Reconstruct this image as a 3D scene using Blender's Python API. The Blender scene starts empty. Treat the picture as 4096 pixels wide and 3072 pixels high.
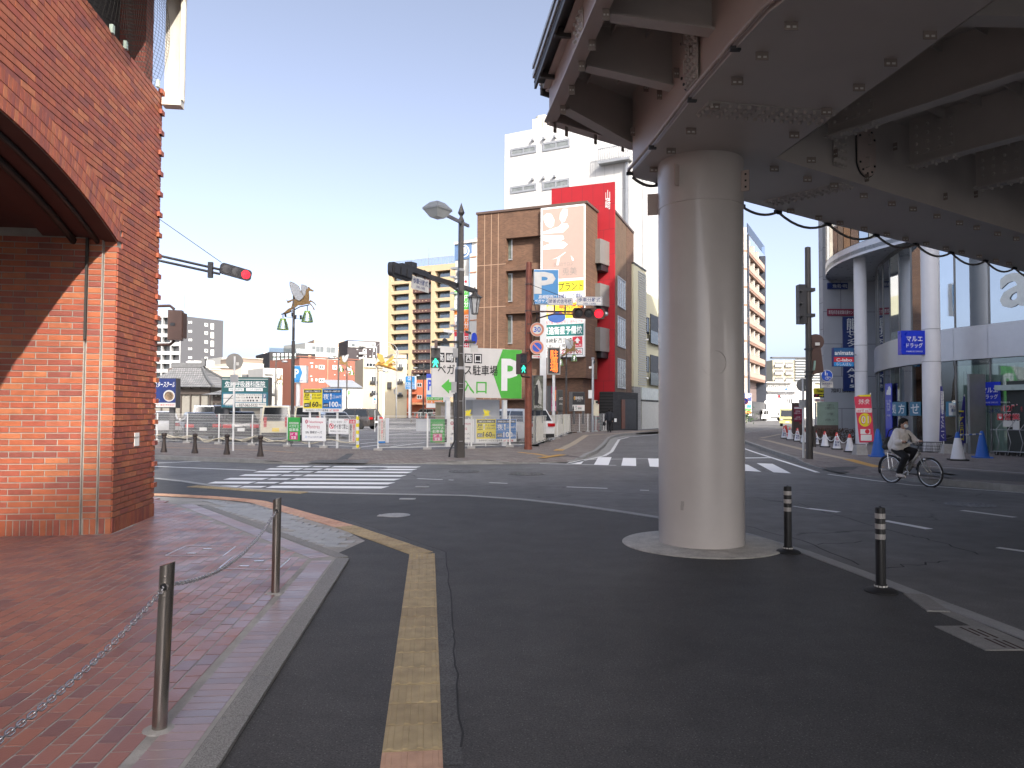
import bpy,math,random
from mathutils import Vector,Matrix,Euler
random.seed(7)
R=math.radians
sc=bpy.context.scene
COL=sc.collection
# ------------------------------------------------------------ camera
FPX,CAMH=3000.0,1.7
PITCH,ROLL=math.atan(105/3000),R(0.3)
MW=Euler((R(90)+PITCH,0,0)).to_matrix()@ Matrix.Rotation(ROLL,3,'Z')
cam=bpy.data.cameras.new('camera')
cam.sensor_width=36;cam.lens=36*FPX/4096;cam.clip_start=0.05;cam.clip_end=4000
co=bpy.data.objects.new('camera',cam);COL.objects.link(co)
co.location=(0,0,CAMH);co.rotation_euler=MW.to_euler();sc.camera=co
# ------------------------------------------------------------ sky, sun, exposure
SUN=Vector((0.5,-1.0,0.69)).normalized()
w=bpy.data.worlds.new('World');sc.world=w;w.use_nodes=True
nt=w.node_tree;nt.nodes.clear()
sky=nt.nodes.new('ShaderNodeTexSky');sky.sky_type='NISHITA';sky.sun_disc=False
sky.sun_elevation=math.asin(SUN.z);sky.sun_rotation=math.atan2(SUN.x,SUN.y)
sky.altitude=50;sky.air_density=0.4;sky.dust_density=4.0;sky.ozone_density=1.0
bg=nt.nodes.new('ShaderNodeBackground');bg.inputs[1].default_value=0.15
hs=nt.nodes.new('ShaderNodeHueSaturation');hs.inputs['Saturation'].default_value=0.68;hs.inputs['Value'].default_value=0.84
gm=nt.nodes.new('ShaderNodeGamma');gm.inputs[1].default_value=1.0
wo=nt.nodes.new('ShaderNodeOutputWorld')
nt.links.new(sky.outputs[0],gm.inputs[0]);nt.links.new(gm.outputs[0],hs.inputs['Color']);nt.links.new(hs.outputs[0],bg.inputs[0]);nt.links.new(bg.outputs[0],wo.inputs[0])
sl=bpy.data.lights.new('sun','SUN');sl.energy=2.0;sl.angle=R(0.53);sl.color=(1.0,0.93,0.83)
so=bpy.data.objects.new('sun',sl);COL.objects.link(so)
so.rotation_euler=SUN.to_track_quat('Z','Y').to_euler();so.location=(10,-20,40)
sc.view_settings.view_transform='Standard';sc.view_settings.look='None'
sc.view_settings.gamma=1;sc.view_settings.use_curve_mapping=False
sc.view_settings.exposure=1.9
# ------------------------------------------------------------ pixels of the photograph to points of the place
def ray(sx,sy):
    return MW @ Vector(((sx-2048)/FPX,-(sy-1536)/FPX,-1))
def G(sx,sy,z=0.0):
    d=ray(sx,sy);t=(z-CAMH)/d.z
    return Vector((d.x*t,d.y*t,z))
def P(sx,sy,Y):
    d=ray(sx,sy);t=Y/d.y
    return Vector((d.x*t,Y,CAMH+d.z*t))
def GX(sx,Y,z=0.0):
    p=P(sx,1641,Y);return Vector((p.x,Y,z))
class Fr:
    """vertical plane through a, running towards b; local x along it, -y out of it"""
    def __init__(s,a,b):
        s.o=Vector((a.x,a.y,0));d=Vector((b.x-a.x,b.y-a.y,0));s.w=d.length
        s.rz=math.atan2(d.y,d.x);s.u=d.normalized();s.n=Vector((math.sin(s.rz),-math.cos(s.rz),0))
    def px(s,sx,sy,y=0.0):
        d=ray(sx,sy);o=s.o-s.n*y;c=Vector((0,0,CAMH))
        t=(o-c).dot(s.n)/d.dot(s.n);p=c+d*t-s.o
        return p.dot(s.u),p.z
    def X(s,sx,y=0.0):return s.px(sx,1641,y)[0]
    def world(s,x,y,z):return s.o+s.u*x-s.n*y+Vector((0,0,z))
# ------------------------------------------------------------ objects
def link(o,parent=None):
    COL.objects.link(o)
    if parent is not None:o.parent=parent
    return o
def tag(o,label=None,cat=None,group=None,kind=None):
    if label:o['label']=label
    if cat:o['category']=cat
    if group:o['group']=group
    if kind:o['kind']=kind
    return o
def thing(name,label,cat,loc=(0,0,0),rz=0.0,group=None):
    o=bpy.data.objects.new(name,None);link(o);o.empty_display_size=0.2
    o.location=loc;o.rotation_euler=(0,0,rz)
    return tag(o,label,cat,group)
KIDS={}
def copy_tree(o,parent=None,label=None,loc=None,rz=None,group=None):
    c=o.copy();link(c)
    if parent is not None:c.parent=parent
    if label:c['label']=label
    if group:c['group']=group
    if loc is not None:c.location=loc
    if rz is not None:c.rotation_euler=(0,0,rz)
    for k in [k for k in bpy.data.objects if k.parent ==o]:copy_tree(k,c)
    return c
class MB:
    def __init__(s):s.v=[];s.f=[];s.m=[];s.t=[];s.k=0;s.tint=0.5
    def add(s,vs,fs):
        b=len(s.v);s.v +=[tuple(p)for p in vs]
        for f in fs:s.f.append([b+i for i in f]);s.m.append(s.k);s.t.append(s.tint)
        return s
    def box(s,x0,x1,y0,y1,z0,z1):
        return s.add([(x0,y0,z0),(x1,y0,z0),(x1,y1,z0),(x0,y1,z0),(x0,y0,z1),(x1,y0,z1),(x1,y1,z1),(x0,y1,z1)],
                     [(3,2,1,0),(4,5,6,7),(0,1,5,4),(1,2,6,5),(2,3,7,6),(3,0,4,7)])
    def obox(s,c,a,b,d):
        c,a,b,d=Vector(c),Vector(a),Vector(b),Vector(d)
        if a.cross(b).dot(d)<0:a,b=b,a
        return s.add([c-a-b-d,c+a-b-d,c+a+b-d,c-a+b-d,c-a-b+d,c+a-b+d,c+a+b+d,c-a+b+d],
                     [(3,2,1,0),(4,5,6,7),(0,1,5,4),(1,2,6,5),(2,3,7,6),(3,0,4,7)])
    def bar(s,p,q,w,h,up=(0,0,1)):
        p,q=Vector(p),Vector(q);d=(q-p);u=Vector(up)
        a=d.cross(u)
        if a.length <1e-6:a=d.cross(Vector((1,0,0)))
        a.normalize();b=a.cross(d).normalized()
        return s.obox((p+q)/2,d/2,a*w/2,b*h/2)
    def cyl(s,p,q,r0,r1=None,n=12,caps=True):
        r1=r0 if r1 is None else r1
        return s.tube([p,q],[r0,r1],n,caps)
    def tube(s,pts,r,n=8,caps=True,closed=False):
        pts=[Vector(p)for p in pts];N=len(pts)
        rs=r if isinstance(r,(list,tuple))else [r]*N
        vs=[];a=None
        for i,p in enumerate(pts):
            if closed:d=pts[(i+1)%N]-pts[i-1]
            else:d=pts[min(i+1,N-1)]-pts[max(i-1,0)]
            if d.length <1e-9:d=Vector((0,0,1))
            d.normalize()
            if a is None:
                a=d.cross(Vector((0,0,1)))
                if a.length <1e-3:a=d.cross(Vector((0,1,0)))
            a=(a-d*a.dot(d)).normalized();b=d.cross(a)
            for k in range(n):
                t=2*math.pi*k/n
                vs.append(p+(a*math.cos(t)+b*math.sin(t))*rs[i])
        fs=[]
        for i in range(N if closed else N-1):
            j=(i+1)%N
            for k in range(n):
                k2=(k+1)%n
                fs.append((i*n+k,i*n+k2,j*n+k2,j*n+k))
        if caps and not closed:
            fs.append(tuple(range(n))[::-1]);fs.append(tuple((N-1)*n+k for k in range(n)))
        return s.add(vs,fs)
    def lathe(s,prof,n=16,c=(0,0,0),M=None):
        vs=[];N=len(prof)
        for r,z in prof:
            for k in range(n):
                t=2*math.pi*k/n
                p=Vector((r*math.cos(t),r*math.sin(t),z))
                vs.append((M @ p if M else p)+Vector(c))
        fs=[(i*n+k,i*n+(k+1)%n,(i+1)*n+(k+1)%n,(i+1)*n+k)for i in range(N-1)for k in range(n)]
        if prof[0][0]>1e-6:fs.append(tuple(range(n))[::-1])
        if prof[-1][0]>1e-6:fs.append(tuple((N-1)*n+k for k in range(n)))
        return s.add(vs,fs)
    def prism(s,poly,z0,z1,ax='z'):
        """extrude a 2d outline; ax z: (x,y) along z; y: (x,z) along y; x: (y,z) along x"""
        ar=sum(poly[i][0]*poly[(i+1)%len(poly)][1]-poly[(i+1)%len(poly)][0]*poly[i][1]for i in range(len(poly)))
        if ar <0:poly=poly[::-1]
        n=len(poly)
        f={'z':lambda a,b,c:(a,b,c),'y':lambda a,b,c:(a,c,b),'x':lambda a,b,c:(c,a,b)}[ax]
        vs=[f(a,b,z0)for a,b in poly]+[f(a,b,z1)for a,b in poly]
        fs=[tuple(range(n))[::-1],tuple(range(n,2*n))]+[(i,(i+1)%n,n+(i+1)%n,n+i)for i in range(n)]
        if ax =='y':fs=[g[::-1]for g in fs]
        return s.add(vs,fs)
    def quad(s,*p):return s.add(p,[tuple(range(len(p)))])
    def sph(s,c,r,n=10,m=7,sq=(1,1,1)):
        vs=[];c=Vector(c)
        for i in range(m+1):
            ph=math.pi*i/m
            for k in range(n):
                t=2*math.pi*k/n
                vs.append(c+Vector((r*sq[0]*math.sin(ph)*math.cos(t),r*sq[1]*math.sin(ph)*math.sin(t),-r*sq[2]*math.cos(ph))))
        return s.add(vs,[(i*n+k,i*n+(k+1)%n,(i+1)*n+(k+1)%n,(i+1)*n+k)for i in range(m)for k in range(n)])
    def mesh(s,name,mats,smooth=False,tints=False):
        me=bpy.data.meshes.new(name);me.from_pydata(s.v,[],s.f)
        for m in (mats if isinstance(mats,(list,tuple))else [mats]):me.materials.append(m)
        if any(s.m):me.polygons.foreach_set('material_index',s.m)
        if tints:
            at=me.attributes.new('tint','FLOAT','FACE');at.data.foreach_set('value',s.t)
        if smooth is True:me.polygons.foreach_set('use_smooth',[True]*len(s.f))
        me.update()
        if smooth =='auto':
            me.polygons.foreach_set('use_smooth',[True]*len(s.f));me.set_sharp_from_angle(angle=R(40))
        return me
    def build(s,name,mats,parent=None,smooth=False,kind=None,loc=None,tints=False,label=None):
        o=bpy.data.objects.new(name,s.mesh(name,mats,smooth,tints));link(o,parent)
        if kind:o['kind']=kind
        if loc is not None:o.location=loc
        if label:o['label']=label
        return o
def bx(name,mat,parent,*a,**k):return MB().box(*a).build(name,mat,parent,**k)
# ------------------------------------------------------------ materials
MATS={}
def _new(name):
    m=bpy.data.materials.new(name);m.use_nodes=True
    n=m.node_tree.nodes;return m,n,m.node_tree.links,n['Principled BSDF']
def mat(name,col,rough=0.6,metal=0.0,var=0.10,scale=3.0,bump=0.0,bscale=40.0,emit=None,coat=0.0,spec=None,ior=None,fine=0.0):
    if name in MATS:return MATS[name]
    m,n,l,b=_new(name)
    b.inputs['Roughness'].default_value=rough;b.inputs['Metallic'].default_value=metal
    if coat:b.inputs['Coat Weight'].default_value=coat;b.inputs['Coat Roughness'].default_value=0.05
    if spec is not None:b.inputs['Specular IOR Level'].default_value=spec
    if ior:b.inputs['IOR'].default_value=ior
    tc=n.new('ShaderNodeTexCoord')
    no=n.new('ShaderNodeTexNoise');no.inputs['Scale'].default_value=scale;no.inputs['Detail'].default_value=6
    no.inputs['Roughness'].default_value=0.65
    l.new(tc.outputs['Object'],no.inputs['Vector'])
    mr=n.new('ShaderNodeMapRange');mr.inputs[1].default_value=0.3;mr.inputs[2].default_value=0.7
    mr.inputs[3].default_value=1-var;mr.inputs[4].default_value=1+var
    l.new(no.outputs['Fac'],mr.inputs[0])
    mx=n.new('ShaderNodeVectorMath');mx.operation='SCALE';mx.inputs[0].default_value=col
    l.new(mr.outputs[0],mx.inputs['Scale'])
    out=mx.outputs[0]
    if fine:
        n2=n.new('ShaderNodeTexNoise');n2.inputs['Scale'].default_value=bscale;n2.inputs['Detail'].default_value=3
        l.new(tc.outputs['Object'],n2.inputs['Vector'])
        m2=n.new('ShaderNodeMapRange');m2.inputs[1].default_value=0.3;m2.inputs[2].default_value=0.75
        m2.inputs[3].default_value=1-fine;m2.inputs[4].default_value=1+fine
        l.new(n2.outputs['Fac'],m2.inputs[0])
        mm=n.new('ShaderNodeVectorMath');mm.operation='SCALE';l.new(out,mm.inputs[0]);l.new(m2.outputs[0],mm.inputs['Scale']);out=mm.outputs[0]
    l.new(out,b.inputs['Base Color'])
    if rough >0.05:
        rr=n.new('ShaderNodeMapRange');rr.inputs[1].default_value=0.3;rr.inputs[2].default_value=0.7
        rr.inputs[3].default_value=max(0.03,rough*0.85);rr.inputs[4].default_value=min(1,rough*1.15)
        l.new(no.outputs['Fac'],rr.inputs[0]);l.new(rr.outputs[0],b.inputs['Roughness'])
    if bump:
        nb=n.new('ShaderNodeTexNoise');nb.inputs['Scale'].default_value=bscale;nb.inputs['Detail'].default_value=4
        l.new(tc.outputs['Object'],nb.inputs['Vector'])
        bp=n.new('ShaderNodeBump');bp.inputs['Strength'].default_value=bump;bp.inputs['Distance'].default_value=0.02
        l.new(nb.outputs['Fac'],bp.inputs['Height']);l.new(bp.outputs[0],b.inputs['Normal'])
    if emit:
        b.inputs['Emission Color'].default_value=(*emit[:3],1);b.inputs['Emission Strength'].default_value=emit[3]
    MATS[name]=m;return m
def ramp_mat(name,cols,rough=0.6,src='tint',var=0.12,scale=6.0,bump=0.15,bscale=60.0,stain=0.0,rvar=0.0):
    """colour picked per brick: src 'tint' = face attribute, 'random' = per object"""
    if name in MATS:return MATS[name]
    m,n,l,b=_new(name);b.inputs['Roughness'].default_value=rough
    if src =='tint':
        a=n.new('ShaderNodeAttribute');a.attribute_name='tint';fac=a.outputs['Fac']
    else:
        a=n.new('ShaderNodeObjectInfo');fac=a.outputs['Random']
    cr=n.new('ShaderNodeValToRGB');cr.color_ramp.interpolation='LINEAR'
    e=cr.color_ramp.elements
    while len(e)<len(cols):e.new(0.5)
    for i,c in enumerate(cols):e[i].position=i/(len(cols)-1);e[i].color=(*c,1)
    l.new(fac,cr.inputs[0])
    tc=n.new('ShaderNodeTexCoord');geo=n.new('ShaderNodeNewGeometry')
    no=n.new('ShaderNodeTexNoise');no.inputs['Scale'].default_value=scale;no.inputs['Detail'].default_value=7
    l.new(geo.outputs['Position'],no.inputs['Vector'])
    mr=n.new('ShaderNodeMapRange');mr.inputs[1].default_value=0.3;mr.inputs[2].default_value=0.7
    mr.inputs[3].default_value=1-var;mr.inputs[4].default_value=1+var
    l.new(no.outputs['Fac'],mr.inputs[0])
    mx=n.new('ShaderNodeVectorMath');mx.operation='SCALE'
    l.new(cr.outputs[0],mx.inputs[0]);l.new(mr.outputs[0],mx.inputs['Scale']);l.new(mx.outputs[0],b.inputs['Base Color'])
    if rvar:
        rr=n.new('ShaderNodeMapRange');rr.inputs[1].default_value=0.35;rr.inputs[2].default_value=0.65
        rr.inputs[3].default_value=rough-rvar;rr.inputs[4].default_value=rough+rvar
        l.new(no.outputs['Fac'],rr.inputs[0]);l.new(rr.outputs[0],b.inputs['Roughness'])
    nb=n.new('ShaderNodeTexNoise');nb.inputs['Scale'].default_value=bscale;nb.inputs['Detail'].default_value=4
    l.new(geo.outputs['Position'],nb.inputs['Vector'])
    bp=n.new('ShaderNodeBump');bp.inputs['Strength'].default_value=bump;bp.inputs['Distance'].default_value=0.01
    l.new(nb.outputs['Fac'],bp.inputs['Height']);l.new(bp.outputs[0],b.inputs['Normal'])
    MATS[name]=m;return m
def asphalt(name,col,speck,rough=0.8,crack=False):
    if name in MATS:return MATS[name]
    m,n,l,b=_new(name)
    geo=n.new('ShaderNodeNewGeometry');pos=geo.outputs['Position']
    def noise(sc_,det=4,ro=0.6):
        k=n.new('ShaderNodeTexNoise');k.inputs['Scale'].default_value=sc_;k.inputs['Detail'].default_value=det;k.inputs['Roughness'].default_value=ro
        l.new(pos,k.inputs['Vector']);return k.outputs['Fac']
    def rng(x,a,b_,c,d):
        k=n.new('ShaderNodeMapRange');k.inputs[1].default_value=a;k.inputs[2].default_value=b_;k.inputs[3].default_value=c;k.inputs[4].default_value=d
        l.new(x,k.inputs[0]);return k.outputs[0]
    def mul(x,y):
        k=n.new('ShaderNodeMath');k.operation='MULTIPLY';l.new(x,k.inputs[0]);l.new(y,k.inputs[1]);return k.outputs[0]
    f=mul(rng(noise(0.35,5),0.35,0.65,0.78,1.2),rng(noise(2.6,6),0.3,0.7,0.80,1.2))
    f=mul(f,rng(noise(95,3,0.7),0.35,0.68,0.45,1.7))
    vo=n.new('ShaderNodeTexVoronoi');vo.inputs['Scale'].default_value=75;l.new(pos,vo.inputs['Vector'])
    wn=n.new('ShaderNodeSeparateColor');l.new(vo.outputs['Color'],wn.inputs[0])
    sp=mul(rng(vo.outputs['Distance'],0.22,0.34,1,0),rng(wn.outputs[0],0.82,0.86,0,speck))
    if crack:
        v2=n.new('ShaderNodeTexVoronoi');v2.feature='DISTANCE_TO_EDGE';v2.inputs['Scale'].default_value=0.22
        wv=n.new('ShaderNodeVectorMath');wv.operation='MULTIPLY_ADD'
        k=n.new('ShaderNodeTexNoise');k.inputs['Scale'].default_value=1.7;k.inputs['Detail'].default_value=6;l.new(pos,k.inputs['Vector'])
        l.new(k.outputs['Color'],wv.inputs[0]);wv.inputs[1].default_value=(1.1,1.1,0);l.new(pos,wv.inputs[2])
        l.new(wv.outputs[0],v2.inputs['Vector'])
        cr=mul(rng(v2.outputs['Distance'],0.0015,0.005,1,0),rng(noise(0.5,2),0.5,0.56,0,1))
        inv=n.new('ShaderNodeMath');inv.operation='SUBTRACT';inv.inputs[0].default_value=1;l.new(cr,inv.inputs[1])
        f=mul(f,rng(inv.outputs[0],0,1,0.35,1))
    ad=n.new('ShaderNodeMath');ad.operation='ADD';l.new(f,ad.inputs[0]);l.new(sp,ad.inputs[1])
    mx=n.new('ShaderNodeVectorMath');mx.operation='SCALE';mx.inputs[0].default_value=col;l.new(ad.outputs[0],mx.inputs['Scale'])
    l.new(mx.outputs[0],b.inputs['Base Color'])
    b.inputs['Roughness'].default_value=rough
    bp=n.new('ShaderNodeBump');bp.inputs['Strength'].default_value=0.35;bp.inputs['Distance'].default_value=0.008
    l.new(noise(110,4,0.7),bp.inputs['Height']);l.new(bp.outputs[0],b.inputs['Normal'])
    MATS[name]=m;return m
def tiles(name,c1,c2,cm,bw,bh,rz=0.0,rough=0.8,mortar=0.008,coord='pos',bump=0.3,axis='xy',v_=0.15):
    """small units too fine to pick apart: brick texture"""
    if name in MATS:return MATS[name]
    m,n,l,b=_new(name);b.inputs['Roughness'].default_value=rough
    if coord =='pos':
        g=n.new('ShaderNodeNewGeometry');v=g.outputs['Position']
    else:
        g=n.new('ShaderNodeTexCoord');v=g.outputs['Object']
    mp=n.new('ShaderNodeMapping');l.new(v,mp.inputs[0])
    mp.inputs['Rotation'].default_value=(R(-90)if axis =='xz' else 0,0,rz)if axis != 'xz' else (R(-90),0,0)
    br=n.new('ShaderNodeTexBrick');l.new(mp.outputs[0],br.inputs['Vector'])
    br.inputs['Color1'].default_value=(*c1,1);br.inputs['Color2'].default_value=(*c2,1);br.inputs['Mortar'].default_value=(*cm,1)
    br.inputs['Scale'].default_value=1;br.inputs['Brick Width'].default_value=bw;br.inputs['Row Height'].default_value=bh
    br.inputs['Mortar Size'].default_value=mortar;br.inputs['Mortar Smooth'].default_value=0.1;br.inputs['Bias'].default_value=0
    no=n.new('ShaderNodeTexNoise');no.inputs['Scale'].default_value=1.2;no.inputs['Detail'].default_value=6;l.new(v,no.inputs['Vector'])
    mr=n.new('ShaderNodeMapRange');mr.inputs[1].default_value=0.3;mr.inputs[2].default_value=0.7;mr.inputs[3].default_value=1-v_;mr.inputs[4].default_value=1+v_
    l.new(no.outputs['Fac'],mr.inputs[0])
    mx=n.new('ShaderNodeVectorMath');mx.operation='SCALE';l.new(br.outputs[0],mx.inputs[0]);l.new(mr.outputs[0],mx.inputs['Scale'])
    l.new(mx.outputs[0],b.inputs['Base Color'])
    bp=n.new('ShaderNodeBump');bp.inputs['Strength'].default_value=bump;bp.inputs['Distance'].default_value=0.01;bp.invert=True
    l.new(br.outputs['Fac'],bp.inputs['Height']);l.new(bp.outputs[0],b.inputs['Normal'])
    MATS[name]=m;return m
def paint(name,col,wear=0.5):
    """worn road paint: asphalt shows through where it is worn off"""
    if name in MATS:return MATS[name]
    m,n,l,b=_new(name);b.inputs['Roughness'].default_value=0.65
    g=n.new('ShaderNodeNewGeometry')
    a=n.new('ShaderNodeTexNoise');a.inputs['Scale'].default_value=38;a.inputs['Detail'].default_value=6;a.inputs['Roughness'].default_value=0.75
    l.new(g.outputs['Position'],a.inputs['Vector'])
    c=n.new('ShaderNodeTexNoise');c.inputs['Scale'].default_value=1.5;c.inputs['Detail'].default_value=4;l.new(g.outputs['Position'],c.inputs['Vector'])
    ad=n.new('ShaderNodeMath');ad.operation='MULTIPLY_ADD';ad.inputs[1].default_value=0.6;l.new(c.outputs['Fac'],ad.inputs[0]);l.new(a.outputs['Fac'],ad.inputs[2])
    mr=n.new('ShaderNodeMapRange');mr.inputs[1].default_value=0.62+0.3*wear-0.12;mr.inputs[2].default_value=0.62+0.3*wear;mr.inputs[3].default_value=0;mr.inputs[4].default_value=1
    mr.inputs[1].default_value -= 0.12;mr.inputs[2].default_value -= 0.12
    l.new(ad.outputs[0],mr.inputs[0])
    mx=n.new('ShaderNodeMix');mx.data_type='RGBA';mx.inputs[6].default_value=(0.06,0.06,0.065,1);mx.inputs[7].default_value=(*col,1)
    l.new(mr.outputs[0],mx.inputs[0]);l.new(mx.outputs[2],b.inputs['Base Color'])
    MATS[name]=m;return m
def pane_mat(name,tint=(0.8,0.9,0.88),refl=0.25,gloss=(0.9,0.95,1.0),rough=0.01):
    """see-through glass: part reflection, part tinted view"""
    if name in MATS:return MATS[name]
    m=bpy.data.materials.new(name);m.use_nodes=True;n=m.node_tree.nodes;l=m.node_tree.links
    n.remove(n['Principled BSDF']);out=n['Material Output']
    t=n.new('ShaderNodeBsdfTransparent');t.inputs[0].default_value=(*tint,1)
    g=n.new('ShaderNodeBsdfGlossy');g.inputs[0].default_value=(*gloss,1);g.inputs['Roughness'].default_value=rough
    fr=n.new('ShaderNodeFresnel');fr.inputs[0].default_value=1.5
    k=n.new('ShaderNodeMath');k.operation='ADD';k.use_clamp=True;k.inputs[1].default_value=refl;l.new(fr.outputs[0],k.inputs[0])
    tc=n.new('ShaderNodeTexCoord');no=n.new('ShaderNodeTexNoise');no.inputs['Scale'].default_value=0.9;no.inputs['Detail'].default_value=1;l.new(tc.outputs['Object'],no.inputs['Vector'])
    bp=n.new('ShaderNodeBump');bp.inputs['Strength'].default_value=0.06;bp.inputs['Distance'].default_value=0.05;l.new(no.outputs['Fac'],bp.inputs['Height']);l.new(bp.outputs[0],g.inputs['Normal'])
    mx=n.new('ShaderNodeMixShader');l.new(k.outputs[0],mx.inputs[0]);l.new(t.outputs[0],mx.inputs[1]);l.new(g.outputs[0],mx.inputs[2])
    l.new(mx.outputs[0],out.inputs[0]);MATS[name]=m;return m
WHITE=mat('white_print',(0.80,0.80,0.78),0.45,var=0.04)
OFFW=mat('offwhite_print',(0.62,0.61,0.57),0.5,var=0.06)
BLACKP=mat('black_print',(0.012,0.012,0.014),0.45,var=0.2)
NAVY=mat('navy_print',(0.012,0.03,0.15),0.4,var=0.08)
BLUE=mat('blue_print',(0.012,0.17,0.50),0.4,var=0.06)
SKYB=mat('sky_blue_print',(0.03,0.28,0.62),0.4,var=0.06)
SKYD=mat('deep_blue_print',(0.03,0.08,0.62),0.35,var=0.05)
GREEN=mat('green_print',(0.035,0.36,0.06),0.4,var=0.06)
LIME=mat('lime_print',(0.09,0.45,0.06),0.4,var=0.05)
YEL=mat('yellow_print',(0.78,0.66,0.03),0.4,var=0.05)
RED=mat('red_print',(0.62,0.03,0.05),0.4,var=0.06)
ORNG=mat('orange_print',(0.8,0.22,0.03),0.4,var=0.05)
PINK=mat('magenta_print',(0.62,0.02,0.20),0.4,var=0.05)
TEAL=mat('dark_teal_print',(0.01,0.09,0.09),0.35,var=0.06)
SALMON=mat('salmon_ring',(0.62,0.22,0.13),0.45,var=0.05)
STEELG=mat('galvanised_steel',(0.36,0.37,0.38),0.45,0.6,var=0.12)
DGREY=mat('dark_grey_metal',(0.045,0.046,0.05),0.5,0.3,var=0.12)
POLEG=mat('bronze_grey_paint',(0.060,0.054,0.050),0.42,0.2,var=0.12)
BROWNM=mat('brown_signal_paint',(0.085,0.045,0.035),0.5,0.1,var=0.15)
RUSTY=mat('faded_red_brown_paint',(0.20,0.060,0.036),0.6,0.1,var=0.28,scale=5)
WHITEM=mat('white_metal',(0.72,0.72,0.70),0.45,0.1,var=0.06)
CREAMM=mat('cream_metal',(0.62,0.56,0.42),0.5,0.1,var=0.06)
RUBBER=mat('black_rubber',(0.015,0.015,0.016),0.7,var=0.15)
CONC=mat('concrete',(0.36,0.35,0.33),0.85,var=0.18,scale=4,bump=0.25,bscale=60,fine=0.1)
DGLASS=mat('dark_window_glass',(0.025,0.03,0.035),0.07,var=0.3,scale=0.6,spec=0.9)
GGLASS=mat('grey_window_glass',(0.10,0.115,0.12),0.08,var=0.3,scale=0.8,spec=0.9)
GOLD=mat('gold_paint',(0.42,0.23,0.055),0.4,0.55,var=0.12)
# ------------------------------------------------------------ lettering
_TX={}
def tmesh(s,bold=0.0,line=1.0):
    k=(s,bold,line)
    if k not in _TX:
        cu=bpy.data.curves.new('t','FONT');cu.body=s;cu.resolution_u=2;cu.offset=bold;cu.space_line=line
        if '\n' in s:cu.align_x='CENTER'
        o=bpy.data.objects.new('t',cu);COL.objects.link(o);bpy.context.view_layer.update()
        me=bpy.data.meshes.new_from_object(o.evaluated_get(bpy.context.evaluated_depsgraph_get()))
        v=[(p.co.x,p.co.y)for p in me.vertices];f=[list(p.vertices)for p in me.polygons]
        bpy.data.objects.remove(o);bpy.data.curves.remove(cu);bpy.data.meshes.remove(me)
        _TX[k]=(v,f)
    return _TX[k]
def txt(s,m,x0,x1,z0,z1,y,parent,name='lettering',bold=0.0,mirror=False,keep=False,vertical=False,shear=0.0,both=False):
    """flat lettering fitted into a box of the local xz plane, facing -y"""
    if vertical:s='\n'.join(s)
    if any(ord(ch)>255 for ch in s):bold=min(bold,0.011)
    v,f=tmesh(s,bold,0.82 if vertical else 1.0)
    if not v:return None
    ax,bxx=min(p[0]for p in v),max(p[0]for p in v);az,bz=min(p[1]for p in v),max(p[1]for p in v)
    kx=(x1-x0)/max(bxx-ax,1e-6);kz=(z1-z0)/max(bz-az,1e-6)
    if keep:
        k=min(kx,kz);cx,cz=(x0+x1)/2,(z0+z1)/2
        x0,z0=cx-k*(bxx-ax)/2,cz-k*(bz-az)/2;x1=x0+k*(bxx-ax);kx=kz=k
    vs=[]
    for a,b_ in v:
        X=(a-ax)*kx;X=(x1-X)if mirror else (x0+X)
        vs.append((X+shear*(b_-az)*kz,y,z0+(b_-az)*kz))
    me=MB().add(vs,[(g[::-1]if mirror else g)for g in f])
    return me.build(name,m,parent)
# ============================================================ GROUND
ROAD=asphalt('road_asphalt',(0.118,0.116,0.115),0.5,0.72,crack=True)
NEARA=asphalt('pavement_asphalt',(0.052,0.050,0.049),1.6,0.72)
PATCHA=asphalt('patch_asphalt',(0.072,0.071,0.071),0.6,0.75)
LOTA=asphalt('lot_asphalt',(0.15,0.15,0.155),0.4)
PAINT=paint('road_paint',(0.80,0.80,0.79),0.0)
PAINTW=paint('worn_road_paint',(0.62,0.62,0.60),0.55)
YPAINT=paint('worn_yellow_paint',(0.62,0.42,0.08),0.25)
KERBM=mat('kerb_concrete',(0.27,0.265,0.25),0.85,var=0.22,scale=3,bump=0.3,bscale=70,fine=0.15)
KERBW=mat('pale_kerb_concrete',(0.33,0.33,0.325),0.8,var=0.15,scale=3,bump=0.2,bscale=80,fine=0.12)
FARP=tiles('far_paving',(0.24,0.21,0.185),(0.17,0.135,0.115),(0.09,0.08,0.075),0.21,0.105,R(32),mortar=0.006)
FARG=tiles('far_paving_right',(0.21,0.185,0.175),(0.145,0.12,0.11),(0.08,0.075,0.07),0.21,0.105,R(60),mortar=0.006)
def sheet(name,pts,z,m,parent=None,kind=None):
    b=MB();b.quad(*[(p[0],p[1],z)for p in pts])
    b.v=b.v
    ar=sum(pts[i][0]*pts[(i+1)%len(pts)][1]-pts[(i+1)%len(pts)][0]*pts[i][1]for i in range(len(pts)))
    if ar <0:b.f[0]=b.f[0][::-1]
    return b.build(name,m,parent,kind=kind)
def gp(l,z=0.0):return [G(a,b,z)for a,b in l]
def z5(l):return [(1024+a*.463,1536+b*.463)for a,b in l]
def zc(l):return [(2048+a*.463,1536+b*.463)for a,b in l]
def zr(l):return [(3072+a*.463,1536+b*.463)for a,b in l]
road=sheet('road',[(-1500,-1500),(1500,-1500),(1500,2500),(-1500,2500)],0,ROAD,kind='structure')
def strip(pts,w):
    """outline of a band of width w about a polyline"""
    pts=[Vector((p[0],p[1]))for p in pts];L,Rr=[],[]
    for i,p in enumerate(pts):
        d=(pts[min(i+1,len(pts)-1)]-pts[max(i-1,0)]).normalized();n=Vector((-d.y,d.x))*w/2
        L.append(p+n);Rr.append(p-n)
    return L+Rr[::-1]
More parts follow.
